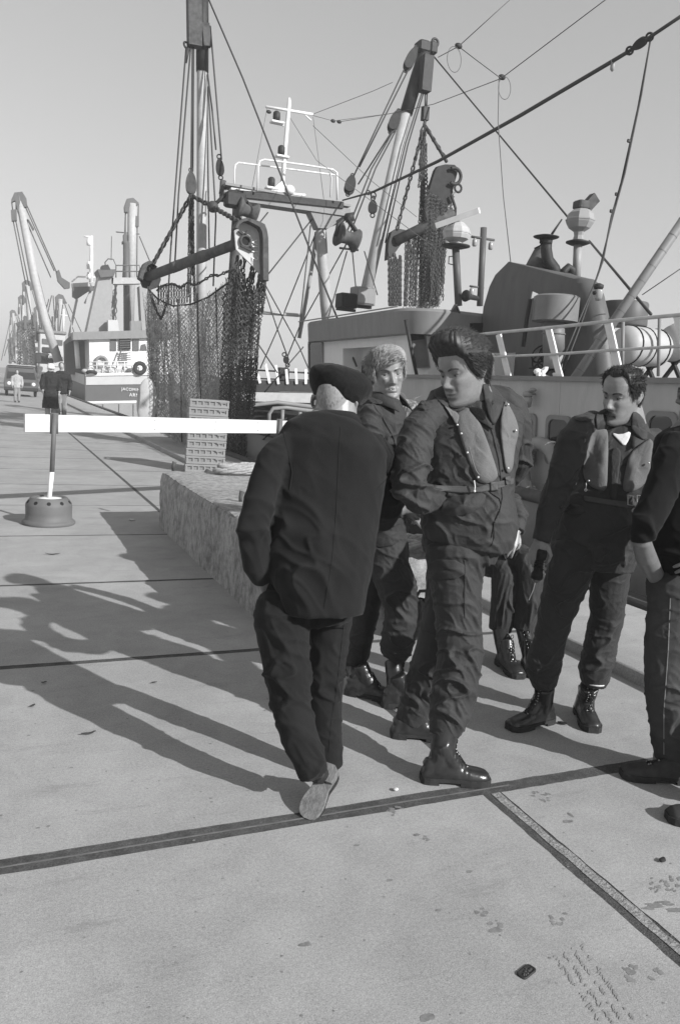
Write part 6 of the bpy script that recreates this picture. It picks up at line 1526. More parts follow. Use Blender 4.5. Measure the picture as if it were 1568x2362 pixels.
for px, py in ((400,1086), (555,1160), (1000,1240)):
    c = G(px, py, .61); mb = MB(); mb.tube([c, c+V((0,0,.06)), c+V((.012,0,.10))], [.018,.018,.026], 8); mb.build('bolt', M_rust, blk, True)
# coils of mooring rope on the block
def rope_pile(name, c, rx, ry, n, r, label, seed):
    t = thing(name, c, label, 'rope', 'rope coils on the block'); mb = MB(); pts = []
    for i in range(n*14):
        a = 2*math.pi*i/14+seed; k = i/(n*14); w_ = .75+.3*noise.noise(V((i*.11, seed, 0)))
        pts.append(V(c)+V((rx*w_*math.cos(a), ry*w_*math.sin(a), r+.05*abs(noise.noise(V((i*.23, seed, 3))))+k*r*2.4)))
    sm_ = []
    for a, b in zip(pts, pts[1:]): sm_ += [a, a.lerp(b, .5)]
    for s in range(3):                                                   # three laid strands
        off = []
        for i, p in enumerate(sm_):
            tng = (sm_[min(i+1, len(sm_)-1)]-sm_[max(0, i-1)]).normalized(); u = tng.cross(V((0,0,1))).normalized(); w2 = u.cross(tng); a = i*.9+s*2*math.pi/3
            off.append(p+u*math.cos(a)*r*.5+w2*math.sin(a)*r*.5)
        mb.tube(off, r*.58, 6)
    mb.build('rope_coil', M_rope, t, True)
rope_pile('rope_coil_pile', G(545,1094,.62)+V((.05,-.05,0)), .34, .15, 3, .03, 'pale mooring rope coiled on the far end of the concrete block', 1.)
rope_pile('rope_coil_pile', G(968,1285,.66)+V((.0,.0,0)), .20, .22, 4, .028, 'pale rope coil on the block between the two soldiers', 5.)
for k, (px, py, dz) in enumerate(((975,1200,.0),(980,1226,.0),(985,1250,.0))):
    mb = MB(); a, b = G(px-70, py-12, .66), G(px+70, py+6, .66); mb.bbox((a+b)/2, ((b-a).length, .15, .05), .008, Matrix.Rotation(math.atan2(b.y-a.y, b.x-a.x), 3, 'Z'))
    tag(mb.build('wooden_plank', mat('weathered_wood', .22, .85, .3, 5., stretch=(1,9,9), bump=.3, bscale=60)), ['weathered plank lying farthest back on the block behind the soldiers', 'weathered plank lying in the middle of three on the block', 'weathered plank nearest the camera on the block, beside the rope'][k], 'plank', 'planks on the concrete block')
# black bag at the foot of the block
t = thing('bag', G(968,1478), 'black bag standing at the foot of the concrete block', 'bag')
c = G(975,1480); mb = MB(); mb.bbox(c+V((.05,.10,.13)), (.42,.22,.26), .05); r_ = remesh(mb, .012, 6); wrinkle(r_, .012, freq=(9,9,9)); r_.build('bag_body', M_black, t, True)
mb = MB(); mb.tube([c+V((-.05,.08,.26)), c+V((-.02,.06,.33)), c+V((.12,.06,.33)), c+V((.15,.08,.26))], .012, 6); mb.build('handle', M_black, t, True)
# the barrier: white plank on two posts planted in old wheel rims
brr = thing('barrier', G(105,1205), 'white plank barrier on a post standing in an old wheel rim', 'barrier')
A0, A1 = P(57,975,8.9), P(664,984,10.45); A0.z = 1.073; A1.z = 1.073
d = (A1-A0).normalized(); nn = V((d.y,-d.x,0))
mb = MB(); n = 40; rings = []
for i in range(n+1):
    p = A0.lerp(A1, i/n); w_ = noise.noise(V((i*.3,0,0)))*.003; hgt = .092-.006*(i/n)
    rings.append([p+nn*(.016)+V((0,0,-hgt+w_)), p-nn*.016+V((0,0,-hgt+w_)), p-nn*.016+V((0,0,hgt+w_)), p+nn*.016+V((0,0,hgt+w_))])
mb.loft(rings); mb.build('plank', mat('plank_white', .62, .55, .06, 6., bump=.12, bscale=40, dirt=.4, dscale=5., dcol=.42, stretch=(.4,.4,4)), brr)
mb = MB()
for t in (.085, .42, .66, .85):
    for s in (-.05, .05): mb.sphere(A0.lerp(A1, t)+nn*.017+V((0,0,s)), .006, 6, 4)
mb.build('plank_nails', M_rust, brr)
def post(px, base, z1, rimlabel=None):
    pass
for k, (tt, basez) in enumerate(((.083, 0), (.95, 0))):
    top = A0.lerp(A1, tt); b0 = V((top.x-(.055 if k == 0 else 0), top.y-(.02 if k == 0 else 0), 0)) - nn*(-.02)
    up = top + nn*(-.0) + V((0,0,.10))
    o_ = nn*.04
    mb = MB(); mb.tube([b0+o_*.9+V((0,0,.27)), b0.lerp(top, .52)+o_], .024, 12); mb.build('post_lower', M_whitep, brr, True)
    mb = MB(); mb.tube([b0.lerp(top, .52)+o_, top+o_+V((0,0,.10))], .0245, 12); mb.bar(top+nn*.03+V((0,0,-.11)), top+nn*.03+V((0,0,.11)), .085, .012, (0,1,0)); mb.build('post_upper', mat('post_grey', .13, .6, .15, 9.), brr, True)
    c = V((b0.x, b0.y, 0))+o_*.8; mb = MB(); mb.lathe(c, [(.265,0),(.272,.012),(.272,.03),(.255,.045),(.238,.06),(.236,.12),(.238,.20),(.235,.225),(.205,.262),(.19,.285),(.185,.29),(.15,.288),(.13,.262),(.02,.258)], n=48)
    rim = mb.build('wheel_rim', mat('rim_steel', .13, .6, .12, 5., dirt=.3, dscale=5., dcol=.12, bump=.12, bscale=60, metal=.0), brr, True, 50)
    for q in range(10):
        mb = MB(); a = 2*math.pi*q/10+.25; dr_ = V((math.cos(a), math.sin(a), .65)).normalized(); mb.lathe(c+V((math.cos(a)*.2195, math.sin(a)*.2195, .2455)), [(.021,-.005),(.021,.0015)], dr_, 14); mb.build('vent_hole', M_open, rim)
    mb = MB(); mb.lathe(c+V((0,0,.262)), [(.13,0),(.13,.016),(.05,.024),(.02,.024)], n=24); mb.build('rim_filling', M_whitep, rim, True)
# stack of fish crates, every crate one thing
cb = P(471,1087,14.2); cb = G(471,1088)
def make_crate():
    t = thing('fish_crate', cb, 'tmp', 'crate', 'fish crates in the stack behind the barrier')
    m = MB(); lx, ly, h = .70, .42, .155; M_ = mat('crate_plastic', .26, .55, .08, 5., dirt=.3, dscale=6., dcol=.25)
    def bx(c, s, b=.006): m.bbox(cb+V(c), s, b)
    bx((0,0,.012), (lx-.03, ly-.03, .02))
    for s in (-1, 1):
        bx((0, s*(ly/2-.012), .03), (lx, .022, .045)); bx((0, s*(ly/2-.012), h-.025), (lx, .03, .035))
        for k in range(-3, 4): bx((k*.108, s*(ly/2-.012), .085), (.034, .020, .09))
        bx((s*(lx/2-.012), 0, .03), (.022, ly, .045)); bx((s*(lx/2-.012), 0, h-.025), (.03, ly, .035))
        for k in range(-2, 3): bx((s*(lx/2-.012), k*.095, .085), (.020, .03, .09))
    m.build('crate_wall', M_, t)
    m = MB(); 
    for s in (-1, 1): m.bbox(cb+V((0, s*(ly/2-.026), .085)), (lx-.05, .006, .09), .002)
    m.build('crate_lining', mat('crate_inside', .22, .7), t)
    m = MB(); m.bar(cb+V((.18,-ly/2-.002,.11)), cb+V((.30,-ly/2-.002,.11)), .004, .03); m.build('handle', mat('crate_inside', .22), t)
    return t
c0 = make_crate(); NCR = 9; hz = .145
nm = ['lowest', 'second', 'third', 'fourth', 'fifth', 'sixth', 'seventh', 'eighth', 'topmost']
for k in range(NCR):
    o = c0 if k == 0 else copy_tree(c0)
    o.location = cb + V((random.uniform(-.012,.012)+k*.004, random.uniform(-.01,.01), k*hz)); o.rotation_euler = (0,0,math.radians(-10+random.uniform(-1.2,1.2)))
    o['label'] = ('pale slatted fish crate, %s of the stack behind the barrier' % nm[k]) if 0 < k < NCR-1 else ('pale slatted fish crate standing on the quay at the foot of the stack' if k == 0 else 'pale slatted fish crate topmost of the stack behind the barrier')
# small things lying about
def scrap(name, px, py, size, label, cat, g=.04, rot=0., curl=.3):
    c = G(px, py); m = MB(); rings = []
    for i in range(9):
        t = i/8; w_ = size[1]*math.sin(math.pi*(.08+.84*t))**.6
        p = V((size[0]*(t-.5), 0, .004+curl*size[0]*(t-.5)**2+random.uniform(0,.003))); M_ = Matrix.Rotation(rot, 3, 'Z')
        rings.append([c + M_ @ (p+V((0, w_*math.cos(a), .35*w_*math.sin(a)+.003))) for a in [2*math.pi*k/8 for k in range(8)]])
    m.loft(rings); tag(m.build(name, mat('scrap_%d' % int(g*1000), g, .8, .3, 30.), None, True), label, cat)
scrap('bark_scrap', 205, 1695, (.065,.009), 'dark curled scrap on the slab left of the old man, nearest of the scraps there', 'litter', .04, .2)
scrap('bark_scrap', 122, 1280, (.13,.010), 'long dark sliver on the slab in front of the wheel rim', 'litter', .05, -.1)
scrap('bark_scrap', 76, 1631, (.035,.008), 'small dark curl on the slab near the left photo edge', 'litter', .05, .9)
scrap('bark_scrap', 102, 1577, (.03,.007), 'thin dark scrap in the shadow stripe at the left', 'litter', .05, .3)
scrap('bark_scrap', 356, 1577, (.03,.007), 'dark scrap lying in the wide shadow left of the old man', 'litter', .05, .2)
scrap('paper_scrap', 305, 1201, (.07,.03), 'pale crumpled paper in the shadow of the concrete block', 'litter', .5, .4)
scrap('paper_scrap', 912, 1825, (.022,.012), 'tiny pale crumb by the joint in front of the boot', 'litter', .6, .4)
scrap('wood_chip', 1296, 1671, (.05,.014), 'flat dark chip on the slab between the boots of the soldier with moustache', 'litter', .012, -.7, 0.)
scrap('leaf', 1526, 1988, (.03,.012), 'small dark curled leaf on the stained slab at the right edge', 'litter', .03, .5)
tg = thing('iron_plate', G(1213,2243), 'small dark iron plate lying on the slab at lower right', 'plate')
c = G(1213,2243); m = MB(); M_ = Matrix.Rotation(.35, 3, 'Z'); ol = []
for cx, cy, a0 in ((.022,.006,0),(-.022,.006,90),(-.022,-.006,180),(.022,-.006,270)):
    for k in range(5): a = math.radians(a0+22.5*k); ol.append((cx+.010*math.cos(a), cy+.010*math.sin(a)))
m.loft([[c+M_ @ V((x,y,0)) for x, y in ol], [c+M_ @ V((x,y,.004)) for x, y in ol], [c+M_ @ V((x*.9,y*.85,.0055)) for x, y in ol], [c+M_ @ V((x*.8,y*.7,.0035)) for x, y in ol]]); m.build('plate_rim', M_dark, tg, True)
m = MB()
for i in range(14): m.sphere(c+M_ @ V((random.uniform(-.022,.022), random.uniform(-.008,.008), .0035)), .0035, 6, 4)
m.build('plate_studs', M_rust, tg)
# mooring lines
mb = MB(); mb.tube([G(575,1040,.02), G(600,1020,.35), P(640,985,13), P(660,965,18)], .02, 8); mb.tube([P(190,1008,44), P(260,985,48), P(330,960,55)], .05, 6)
mo = mb.build('mooring_line', M_dark, None, True); tag(mo, 'dark mooring line sagging from the far boat across the quay', 'rope')
# ------------------------------------------------------------------ far boats, people and van
M_navy = mat('navy_paint', .11, .5, .12, 1., dirt=.3, dscale=1., dcol=.06)
M_band = mat('band_grey', .50, .5, .06, 1.)
YJ = 62.
def J(px, py, dy=0.): return P(px, py, YJ+dy)
jb_ = thing('fishing_trawler', J(260,1000), 'trawler stern on to the quay with white deckhouse and name on its dark transom', 'trawler')
def quad(poly, y, th, m, name, parent, sm_=False):
    q = MB(); q.prism([P(a, b, y) for a, b in poly], (0, th, 0)); return q.build(name, m, parent)
# hull: transom facing us, port side running away
prt = [(197,865),(197,888),(198,928),(200,965),(200,1010)]; stb = [(420,862),(420,885),(420,926),(420,960),(420,1010)]
zs = [J(*p).z for p in prt]; x0 = J(197,900).x; x1 = J(420,900).x
m = MB(); rings = []
for t, k in ((0, 1.), (6, 1.03), (14, 1.), (20, .7), (25, .15)):
    cx = (x0+x1)/2; hw = (x1-x0)/2*k; zt = zs[0]+(t/25)**2*1.2
    xl = P(197-42*min(t,14)/14., 870, YJ+t).x if t < 15 else cx-hw
    rings.append([(xl, YJ+t, zt), (xl+.03, YJ+t, -1.2), (xl+.5, YJ+t, -3), (cx+hw*.8, YJ+t, -3), (cx+hw*.99, YJ+t, -1.2), (cx+hw, YJ+t, zt)])
m.loft(rings); hl = m.build('hull', M_navy, jb_)
quad([(197,865),(420,862),(420,885),(197,888)], YJ-.06, .05, M_band, 'bulwark_band', hl); quad([(197,926),(420,922),(420,927),(198,931)], YJ-.06, .05, M_whitep, 'hull_stripe', hl); quad([(197,861),(420,858),(420,864),(197,867)], YJ-.16, .2, M_whitep, 'rail_cap', hl)
quad([(199,931),(420,927),(420,985),(199,985)], YJ-.04, .03, M_grey, 'lower_plating', hl)
m = MB()
for px in (238, 275, 308, 340): m.bar(P(px, 932, YJ-.06), P(px, 985, YJ-.06), .06, .04, (0,1,0))
m.tube([P(197,862,YJ-.1), P(199,985,YJ-.1)], .06, 6); m.build('plating_ribs', M_cas, hl)
m = MB(); xl = P(155, 870, YJ+14).x-.05; m.add([(x0-.04, YJ, zs[0]), (xl, YJ+14, zs[0]+.38), (xl, YJ+14, zs[0]-.35), (x0-.04, YJ, zs[1])], [(0,1,2,3)]); m.build('side_band', M_band, hl)
text('JACOMINA B', .305, M_letter, hl, J(310,899,-.09), V((1,0,0)), V((0,0,1)), align='CENTER'); text('ARNEM', .36, M_letter, hl, J(318,912,-.09), V((1,0,0)), V((0,0,1)))
# deckhouse
quad([(206,780),(400,776),(400,862),(208,864)], YJ+3.4, 3.5, M_whitep, 'deckhouse', jb_); dh = jb_.children[-1]
quad([(150,790),(206,782),(208,864),(152,864)], YJ+6.8, 1.5, M_cas, 'recess_shade', jb_)  # solid dark quad painting the shade of the recess
m = MB(); m.tube([P(176,785,YJ+5), P(181,850,YJ+5)], .18, 8); m.build('deck_pillar', M_whitep, jb_, True)
quad([(169,766),(400,760),(400,778),(169,784)], YJ+3.0, 4.5, M_visor, 'roof_band', jb_); quad([(148,789),(170,767),(170,782),(148,797)], YJ+5, .6, M_visor, 'roof_wing', jb_)
for a in ([(255,783),(269,783),(269,809),(255,809)], [(307,783),(321,783),(321,809),(307,809)], [(327,795),(336,793),(340,808),(324,808)]): quad(a, YJ+3.3, .15, M_cas, 'window', dh)
dq = quad([(277,765),(302,764),(302,806),(276,807)], YJ+3.2, .3, M_open, 'louvre_door', dh)
m = MB()
for k in range(7): m.bar(P(277,770+k*5.4,YJ+3.15), P(302,769+k*5.4,YJ+3.15), .05, .07)
m.build('slats', M_cas, dq)
m = MB()
for k in range(6): m.bar(P(280,810+k*5,YJ+3.), P(302,809+k*5,YJ+3.), .12, .06)
m.bar(P(280,806,YJ+3), P(269,848,YJ+2.6), .06, .1); m.build('steps', M_cas, dh)
m = MB(); m.torus(P(234.5,835,YJ+3.2), .40, .12, (0,1,0), 20, 8); m.build('life_ring', M_visor, dh, True)
m = MB()
for py in (835, 843): m.tube([P(205,py,YJ+.3), P(400,py-2,YJ+.3)], .05, 5)
for px in range(208, 400, 16): m.tube([P(px,835,YJ+.3), P(px,862,YJ+.3)], .035, 5)
m.build('stern_rail', M_whitep, jb_, True)
m = MB()
for i in range(26): m.sphere(P(200+random.uniform(0,125), 858+random.uniform(-8,3), YJ+.8), (random.uniform(.2,.45), .3, random.uniform(.12,.28)), 8, 6)
m.build('net_heaps', mat('pale_netting', .5, .9, .4, 4., bump=.8, bscale=20), jb_, True)
m = MB(); m.torus(P(323,849,YJ-.3), .36, .16, (0,1,0), 18, 8); m.build('tyre_fender', M_tyre, jb_, True); m = MB(); m.torus(P(212,860,YJ-.2), .3, .12, (0,.3,1), 16, 6); m.build('tyre_fender', M_tyre, jb_, True)
# raked funnel tower and its partner, aft gantry, radar mast
quad([(200,768),(229,637),(263,634),(252,766)], YJ+5, 2., M_grey, 'funnel_tower', jb_)
m = MB(); m.prism([P(a, b, YJ+4.6) for a, b in ((226,621),(269,621),(263,637),(233,640))], (0,2.6,0)); m.build('tower_cap', M_cas, jb_)
m = MB(); m.prism([P(a, b, YJ+4.6) for a, b in ((234,622),(236,612),(250,610),(256,622))], (0,1,0)); m.build('tower_cowl', M_dark, jb_)
quad([(322,660),(338,655),(344,768),(328,768)], YJ+5, 1.2, M_grey, 'gantry_leg', jb_)
quad([(258,640),(326,640),(326,654),(258,655)], YJ+5, 1., M_spar, 'gantry_beam', jb_)
m = MB()
for pts in (((244,620),(243,605),(250,597),(262,598),(268,612),(322,612),(326,640)), ((268,612),(268,640)), ((300,612),(300,640)), ((258,626),(322,626))): m.tube([P(a,b,YJ+5) for a, b in pts], .05, 5)
m.build('gantry_rail', M_cas, jb_, True)
def derrick(parent, pts, y, r, head, m_=M_spar, wires=()):
    m = MB(); m.tube([P(a, b, y) for a, b in pts], r, 10); d = m.build('derrick', m_, parent, True)
    m = MB()
    for poly in head: m.prism([P(a, b, y-.3) for a, b in poly], (0,.6,0))
    m.build('derrick_head', M_cas, d)
    m = MB()
    for a, b in wires: m.tube([P(a[0],a[1],y), P(b[0],b[1],y)], .045, 4)
    m.build('fall_wires', M_cas, d, True)
    m = MB()
derrick(jb_, [(43,445),(80,640),(105,740),(136,835)], YJ+8, [.30,.34,.36,.36], [[(27,460),(34,444),(52,442),(62,458),(64,476),(58,478),(48,462),(42,490),(36,462),(27,466)], [(26,484),(39,482),(40,508),(28,509)], [(64,505),(68,507),(80,528),(77,530)]],
    wires=[((28,466),(30,484)), ((38,466),(38,484)), ((31,508),(60,655)), ((37,508),(68,660)), ((62,472),(132,630)), ((58,474),(126,625)), ((66,520),(118,640)), ((47,470),(110,720)), ((60,660),(78,752))])
derrick(jb_, [(306,470),(304,560),(300,768)], YJ+8, [.38,.36,.34], [[(288,476),(294,458),(308,456),(321,468),(318,474),(300,474),(296,490),(289,488)], [(310,498),(321,498),(321,522),(311,523)], [(286,540),(294,540),(296,640),(288,640)]],
    wires=[((320,470),(319,500)), ((312,470),(312,500)), ((317,522),(316,640)), ((290,488),(284,640)), ((268,535),(322,540)), ((290,490),(290,768)), ((322,545),(345,600))])
m = MB(); m.prism([P(a,b,YJ+7) for a, b in ((283,556),(296,556),(298,562),(283,562))], (0,.5,0)); m.tube([P(292,560,YJ+7), P(293,768,YJ+7)], .26, 8); m.build('mast', M_cas, jb_, True)
m = MB(); m.bar(P(166,659,YJ+14), P(232,655,YJ+14), .6, .35); m.tube([P(178,690,YJ+14), P(160,775,YJ+14)], .12, 6); m.tube([P(196,700,YJ+14), P(215,660,YJ+14)], .1, 6); m.build('fore_gantry', M_spar, jb_)
m = MB(); m.prism([P(a,b,YJ+13.5) for a, b in ((168,662),(224,660),(222,668),(205,672),(178,690),(168,684))], (0,.6,0)); m.prism([P(a,b,YJ+13.5) for a, b in ((130,626),(137,622),(143,640),(162,652),(162,664),(150,666),(134,648))], (0,.6,0)); m.build('gantry_bracket', M_cas, jb_)
m = MB(); m.tube([P(211,660,YJ+14), P(212,544,YJ+14)], [.2,.12], 8); m.tube([P(194,545,YJ+14), P(213,547,YJ+14)], .08, 6)
for py in (558, 612, 636): m.lathe(P(206,py,YJ+14), [(.2,-.3),(.22,0),(.15,.3)], n=8)
m.tube([P(166,650,YJ+14), P(180,638,YJ+14), P(225,640,YJ+14)], .08, 6); m.build('light_mast', M_whitep, jb_, True)
m = MB(); m.tube([P(257,600,YJ+5), P(258,545,YJ+5)], .03, 4); m.build('whip_rod', M_cas, jb_)
m = MB(); netting(m, [P(265,655,YJ+8), P(272,655,YJ+8)], [P(250,765,YJ+8), P(268,765,YJ+8)], .3, .04, .2, 3.); m.prism([P(a,b,YJ+8) for a, b in ((262,668),(270,664),(266,720),(262,760),(254,760))], (0,.3,0)); m.build('folded_net', M_net, jb_)
quad([(250,738),(272,738),(276,765),(250,765)], YJ+4, .8, M_band, 'roof_locker', jb_); quad([(302,740),(326,740),(326,764),(302,764)], YJ+4, .8, M_visor, 'roof_locker', jb_)
for px in (330, 338): pass
m = MB(); m.lathe(P(340,929,58), [(.02,0),(.5,.02),(.55,.1),(.5,.2),(.02,.22)], (0,1,0), 24); bu = m.build('fender_buoy', M_band, jb_, True)
# ---- boats farther along the quay
def far_trawler(y, tops, hullx, label, nets, house):
    t = thing('fishing_trawler', P(hullx[0], 900, y), label, 'trawler', 'trawlers moored farther along the quay')
    xa, xb = P(hullx[0], 880, y).x, P(hullx[1], 880, y).x
    m = MB(); rings = []
    for q, k, dz in ((0,.9,0), (8,1,.0), (16,.95,.4), (22,.5,1.1), (25,.06,1.6)):
        cx, hw = (xa+xb)/2, (xb-xa)/2*k; rings.append([(cx-hw, y+q, .9+dz), (cx-hw*.9, y+q, -2.4), (cx+hw*.9, y+q, -2.4), (cx+hw, y+q, .9+dz)])
    m.loft(rings); m.build('hull', M_navy, t)
    h0, h1 = P(house[0], house[1], y+6), P(house[2], house[3], y+6); m = MB(); m.bbox(((h0.x+h1.x)/2, y+8, (h0.z+.6)/2), (abs(h1.x-h0.x), 4, h0.z-.6), .1); dk = m.build('deckhouse', M_band, t)
    m = MB(); m.bbox(((h0.x+h1.x)/2, y+5.95, h0.z-.9), (abs(h1.x-h0.x)*.8, .1, .6), .03); m.build('window', M_cas, dk)
    m = MB(); m.bbox(((h0.x+h1.x)/2, y+8, h0.z+.2), (abs(h1.x-h0.x)*1.1, 4.4, .35), .1); m.build('roof_band', M_visor, dk)
    for (tx, ty, bx_, by_) in tops:
        m = MB(); m.tube([P(tx, ty, y+10), P(bx_, by_, y+10)], [.30, .36], 8); d = m.build('derrick', M_spar, t, True)
        m = MB(); c = P(tx, ty, y+9.8); m.prism([c+V((x,0,z)) for x, z in ((-.5,-.7),(-.6,.2),(-.2,.6),(.3,.5),(.75,-.4),(.3,-.5),(0,-.1),(-.2,-.7))], (0,.5,0)); m.bbox(c+V((-.45,0,-1.7)), (.3,.3,1.1), .12); m.build('derrick_head', M_cas, d)
        m = MB()
        for dx in (-.5, -.2, .5, .9): m.tube([c+V((dx,0,-.5)), c+V((dx*3+.8,0,-(c.z-3)*.8))], .05, 4)
        m.build('fall_wires', M_cas, d)
    for (n0, n1, n2, n3) in nets:
        m = MB(); netting(m, [P(n0, n1, y+7), P(n2, n1-3, y+7)], [P(n0, n3, y+7), P(n2, n3, y+7)], .15, .035, .35, y*.1); netting(m, [P(n0, n1, y+7.5), P(n2, n1, y+7.5)], [P(n0+1, n3, y+7.5), P(n2+1, n3, y+7.5)], .16, .035, .35, y*.2)
        nt_ = m.build('net', mat('far_net_twine', .10, .95, .3, 2.), t); m = MB(); m.tube([P(n0-2, n1+4, y+7), P(n2+2, n1-5, y+7)], .2, 6); m.bbox(P(n2+1, n1, y+7), (.4,.4,1.6), .1); m.build('beam', M_cas, nt_)
    for q in range(7):
        m = MB(); x0_ = random.uniform(house[0]-8, house[2]); m.tube([P(x0_, house[1]-random.uniform(30,90), y+9), P(x0_+random.uniform(-25,30), house[1]+random.uniform(0,40), y+9)], .06, 4); m.build('stay_wire', M_cas, t)
    for q in range(3):
        m = MB(); x0_ = random.uniform(house[0]-15, house[2]); m.tube([P(x0_, house[1]-random.uniform(20,60), y+8), P(x0_+1, house[1]+20, y+8)], .13, 6); m.bar(P(x0_-5, house[1]-18, y+8), P(x0_+6, house[1]-17, y+8), .1, .1); m.build('lamp_mast', M_cas, t)
    for q in range(8):
        m = MB(); px_ = random.uniform(house[0]-10, house[2]+4); c_ = P(px_, house[1]+random.uniform(30,70), y+3); m.bbox(c_, (random.uniform(.5,1.6), .5, random.uniform(.4,1.2)), .1); m.build('deck_gear', random.choice([M_cas, M_band, M_dark, M_visor]), t)
    m = MB(); m.tube([P(house[2]-3, house[1], y+8), P(house[2]-3, house[1]-55, y+8)], .12, 6); m.bar(P(house[2]-12, house[1]-42, y+8), P(house[2]+6, house[1]-40, y+8), .1, .1); m.build('light_mast', M_whitep, t, True)
    return t
far_trawler(92., [(64,658,80,860), (140,690,140,800)], (78,150), 'trawler just beyond the large stern, two derricks and nets raised', [(40,745,58,852), (62,742,78,850)], (92,768,150,860))
far_trawler(122., [(52,690,62,860), (88,715,92,860)], (62,118), 'middle trawler of the far row, hazy behind the raised nets', [(70,770,84,852), (92,775,104,850)], (78,790,112,860))
far_trawler(155., [(31,722,40,860), (58,740,66,860)], (38,92), 'trawler farthest along the quay, smallest of the row', [(20,782,32,856)], (36,800,60,862))
# ---- van
vn = thing('parked_van', G(50,915), 'dark van parked on the quay behind the man in the light jacket', 'van')
yv = 55.; c = G(50,915); M_van = mat('van_paint', .10, .35, .05, 2., spec=.6)
m = MB(); rings = []
for dy, sc_, zt in ((0,.96,1.0),(.05,1.,1.05),(.7,1.,1.75),(1.2,.97,1.95),(3.8,.97,1.97),(4.2,.96,1.7)):
    hw = 1.0*sc_; rings.append([(c.x-hw, c.y+dy, .35), (c.x+hw, c.y+dy, .35), (c.x+hw*1.02, c.y+dy, .9 if zt > .9 else zt), (c.x+hw*.86, c.y+dy, zt-.08), (c.x+hw*.75, c.y+dy, zt), (c.x-hw*.75, c.y+dy, zt), (c.x-hw*.86, c.y+dy, zt-.08), (c.x-hw*1.02, c.y+dy, .9 if zt > .9 else zt)])
m.loft(rings); vb = m.build('body', M_van, vn, True, 35)
m = MB(); m.add([(c.x-.86, c.y+.13, 1.08), (c.x+.86, c.y+.13, 1.08), (c.x+.74, c.y+.86, 1.80), (c.x-.74, c.y+.86, 1.80)], [(0,1,2,3)]); 
for v_ in range(4): m.v[v_] = (m.v[v_][0], m.v[v_][1]-.06, m.v[v_][2]+.03)
m.build('windscreen', M_glass, vn)
m = MB(); m.bbox((c.x, c.y+1.2, 1.97), (1.75,.3,.05), .02); m.build('roof_edge', M_band, vn)
for s in (-1, 1):
    m = MB(); m.lathe((c.x+s*.72, c.y-.03, .80), [(.02,0),(.11,.01),(.12,.04)], (0,1,0), 14); m.build('headlight', M_whitep, vn, True)
    m = MB(); m.torus((c.x+s*.85, c.y+.7, .32), .24, .09, (1,0,0), 18, 8); w_ = m.build('wheel', M_tyre, vn, True); m = MB(); m.lathe((c.x+s*.85-.02, c.y+.7, .32), [(.17,0),(.17,.04)], (1,0,0), 14); m.build('rim', M_grey, w_)
m = MB(); m.bbox((c.x, c.y-.06, .48), (2.0,.12,.2), .03); m.build('bumper', M_dark, vn); m = MB(); m.bbox((c.x, c.y-.01, .80), (1.1,.04,.2), .01); m.build('grille', M_dark, vn)
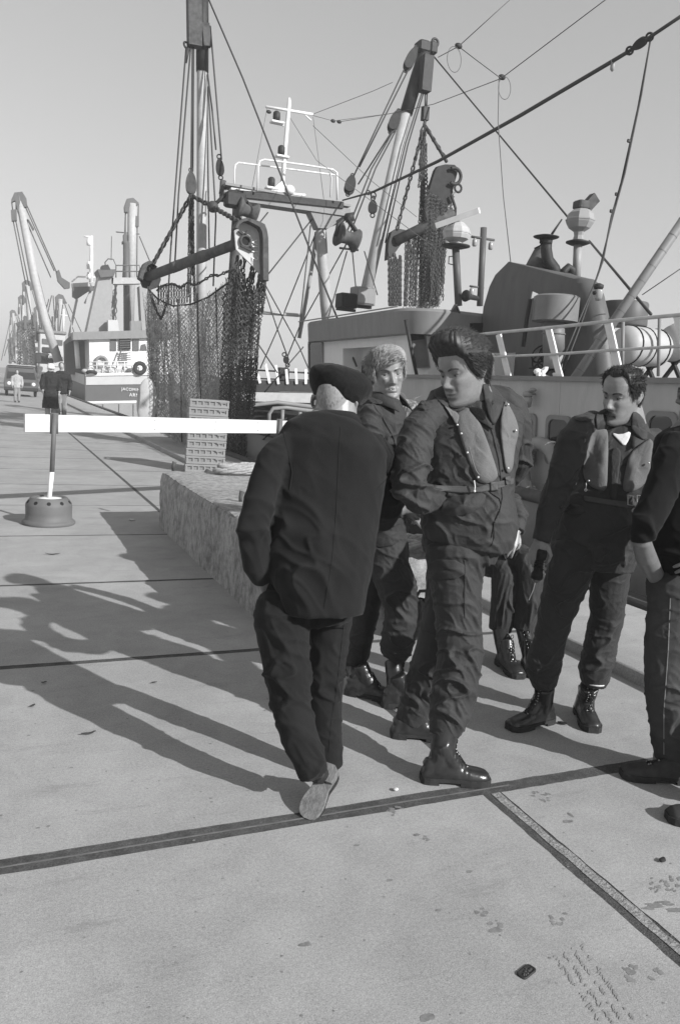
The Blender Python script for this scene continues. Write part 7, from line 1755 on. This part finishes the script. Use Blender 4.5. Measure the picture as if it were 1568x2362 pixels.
# ---- distant people
def far_person(name, px, pf, ph, yq, label, coat, legs, hatm=None, skirt=False, hair=M_hdark, yaw=180):
    b = P(px, pf, yq); b.z = 0; top = P(px, ph, yq).z; s = top/1.75; t = thing(name, b, label, 'person')
    def q(x, y, z): return b + V((x, y, z))*s
    m = MB(); m.tube([q(-.09,0,.03), q(-.09,-.02,.45), q(-.07,0,.85)], [.055*s,.07*s,.1*s], 10); m.tube([q(.10,.08,.03), q(.10,.05,.45), q(.07,0,.85)], [.055*s,.07*s,.1*s], 10)
    m.tube([q(-.22,0,1.38), q(-.27,-.02,1.1), q(-.24,-.12,.88)], [.06*s,.055*s,.045*s], 10); m.tube([q(.22,0,1.38), q(.27,-.02,1.1), q(.25,-.1,.86)], [.06*s,.055*s,.045*s], 10)
    m.loft([[q(w_*math.cos(a), d*math.sin(a), z) for a in [2*math.pi*k/14 for k in range(14)]] for w_, d, z in ((.16,.11,.80),(.18,.12,.95),(.17,.11,1.1),(.20,.12,1.3),(.20,.10,1.42),(.07,.07,1.48))]); m.tube([q(0,0,1.42), q(0,0,1.55)], .055*s, 10)
    m.sphere(q(0,-.01,1.63), (.075*s,.095*s,.115*s), 14, 10); m.sphere(q(0,-.10,1.61), (.015*s,.025*s,.025*s), 6, 4)
    add_hand(m, q(-.24,-.12,.88), V((0,-.1,-1)), V((1,0,0)), V((0,-1,0)), .95*s); add_hand(m, q(.25,-.1,.86), V((0,-.1,-1)), V((-1,0,0)), V((0,-1,0)), .95*s)
    bo = remesh(m, .014, 2).build('body', mat('far_skin', .36, .6), t, True)
    m = MB()
    if skirt: secs = ((.26,.18,.34),(.24,.17,.6),(.21,.15,.95),(.19,.13,1.1),(.22,.14,1.3),(.21,.12,1.43),(.08,.08,1.50))
    else: secs = ((.20,.14,.78),(.20,.14,.95),(.19,.13,1.1),(.22,.14,1.3),(.215,.12,1.43),(.08,.08,1.50))
    m.loft([[q(w_*math.cos(a), d*math.sin(a), z) for a in [2*math.pi*k/16 for k in range(16)]] for w_, d, z in secs])
    for sx in (-1, 1): m.tube([q(sx*.20,0,1.40), q(sx*.27,-.02,1.1), q(sx*.245,-.11,.90)], [.08*s,.072*s,.06*s], 10)
    r_ = remesh(m, .02, 3); wrinkle(r_, .012, freq=(6,6,5)); r_.build('coat', coat, t, True)
    m = MB(); m.tube([q(-.09,0,.06), q(-.09,-.02,.45), q(-.07,0,.88)], [.075*s,.085*s,.115*s], 10); m.tube([q(.10,.08,.06), q(.10,.05,.45), q(.07,0,.88)], [.075*s,.085*s,.115*s], 10); r_ = remesh(m, .02, 2); r_.build('trousers', legs, t, True)
    m = MB()
    for x, y in ((-.09,-.06), (.10,.02)): m.bbox(q(x, y, .045), (.09*s,.27*s,.09*s), .03*s)
    m.build('shoes', M_leather, t)
    m = MB()
    if hatm: m.lathe(q(0,0,1.60), [(.125*s,-.02*s),(.11*s,.02*s),(.10*s,.1*s),(.05*s,.14*s),(.01,.145*s)], n=16); m.sphere(q(0,.03,1.58), (.105*s,.10*s,.14*s)); m.build('headscarf', hatm, t, True)
    else: m.sphere(q(0,.025,1.665), (.088*s,.095*s,.10*s), 12, 8); m.build('hair', hair, t, True)
far_person('person', 117, 968, 838, 30.0, 'person in white headscarf and long dark coat on the far quay', mat('dark_coat', .028, .9), mat('pale_trousers', .3, .9), M_whitep, True)
far_person('person', 141, 968, 836, 30.6, 'person in dark jacket and pale trousers next to the white headscarf', mat('dark_coat', .028, .9), mat('pale_trousers', .3))
far_person('person', 40, 929, 853, 44.4, 'person in light jacket standing in front of the dark van', mat('pale_jacket', .36, .9), mat('pale_trousers2', .24, .9))
# ------------------------------------------------------------------ sea haze in the air of the harbour
mb = MB(); mb.box((0, 50, 8.5), (1240, 1340, 27))
me = bpy.data.meshes.new('haze'); me.from_pydata(mb.v, [], mb.f); hzm = bpy.data.materials.new('sea_haze'); hzm.use_nodes = True
nt = hzm.node_tree; nt.nodes.clear(); out_ = nt.nodes.new('ShaderNodeOutputMaterial'); vol = nt.nodes.new('ShaderNodeVolumePrincipled')
vol.inputs['Color'].default_value = (.9,.9,.9,1); vol.inputs['Density'].default_value = .0022; vol.inputs['Anisotropy'].default_value = .0
nt.links.new(vol.outputs[0], out_.inputs['Volume']); me.materials.append(hzm); ho = bpy.data.objects.new('haze', me); COL.objects.link(ho); tag(ho, kind='stuff')
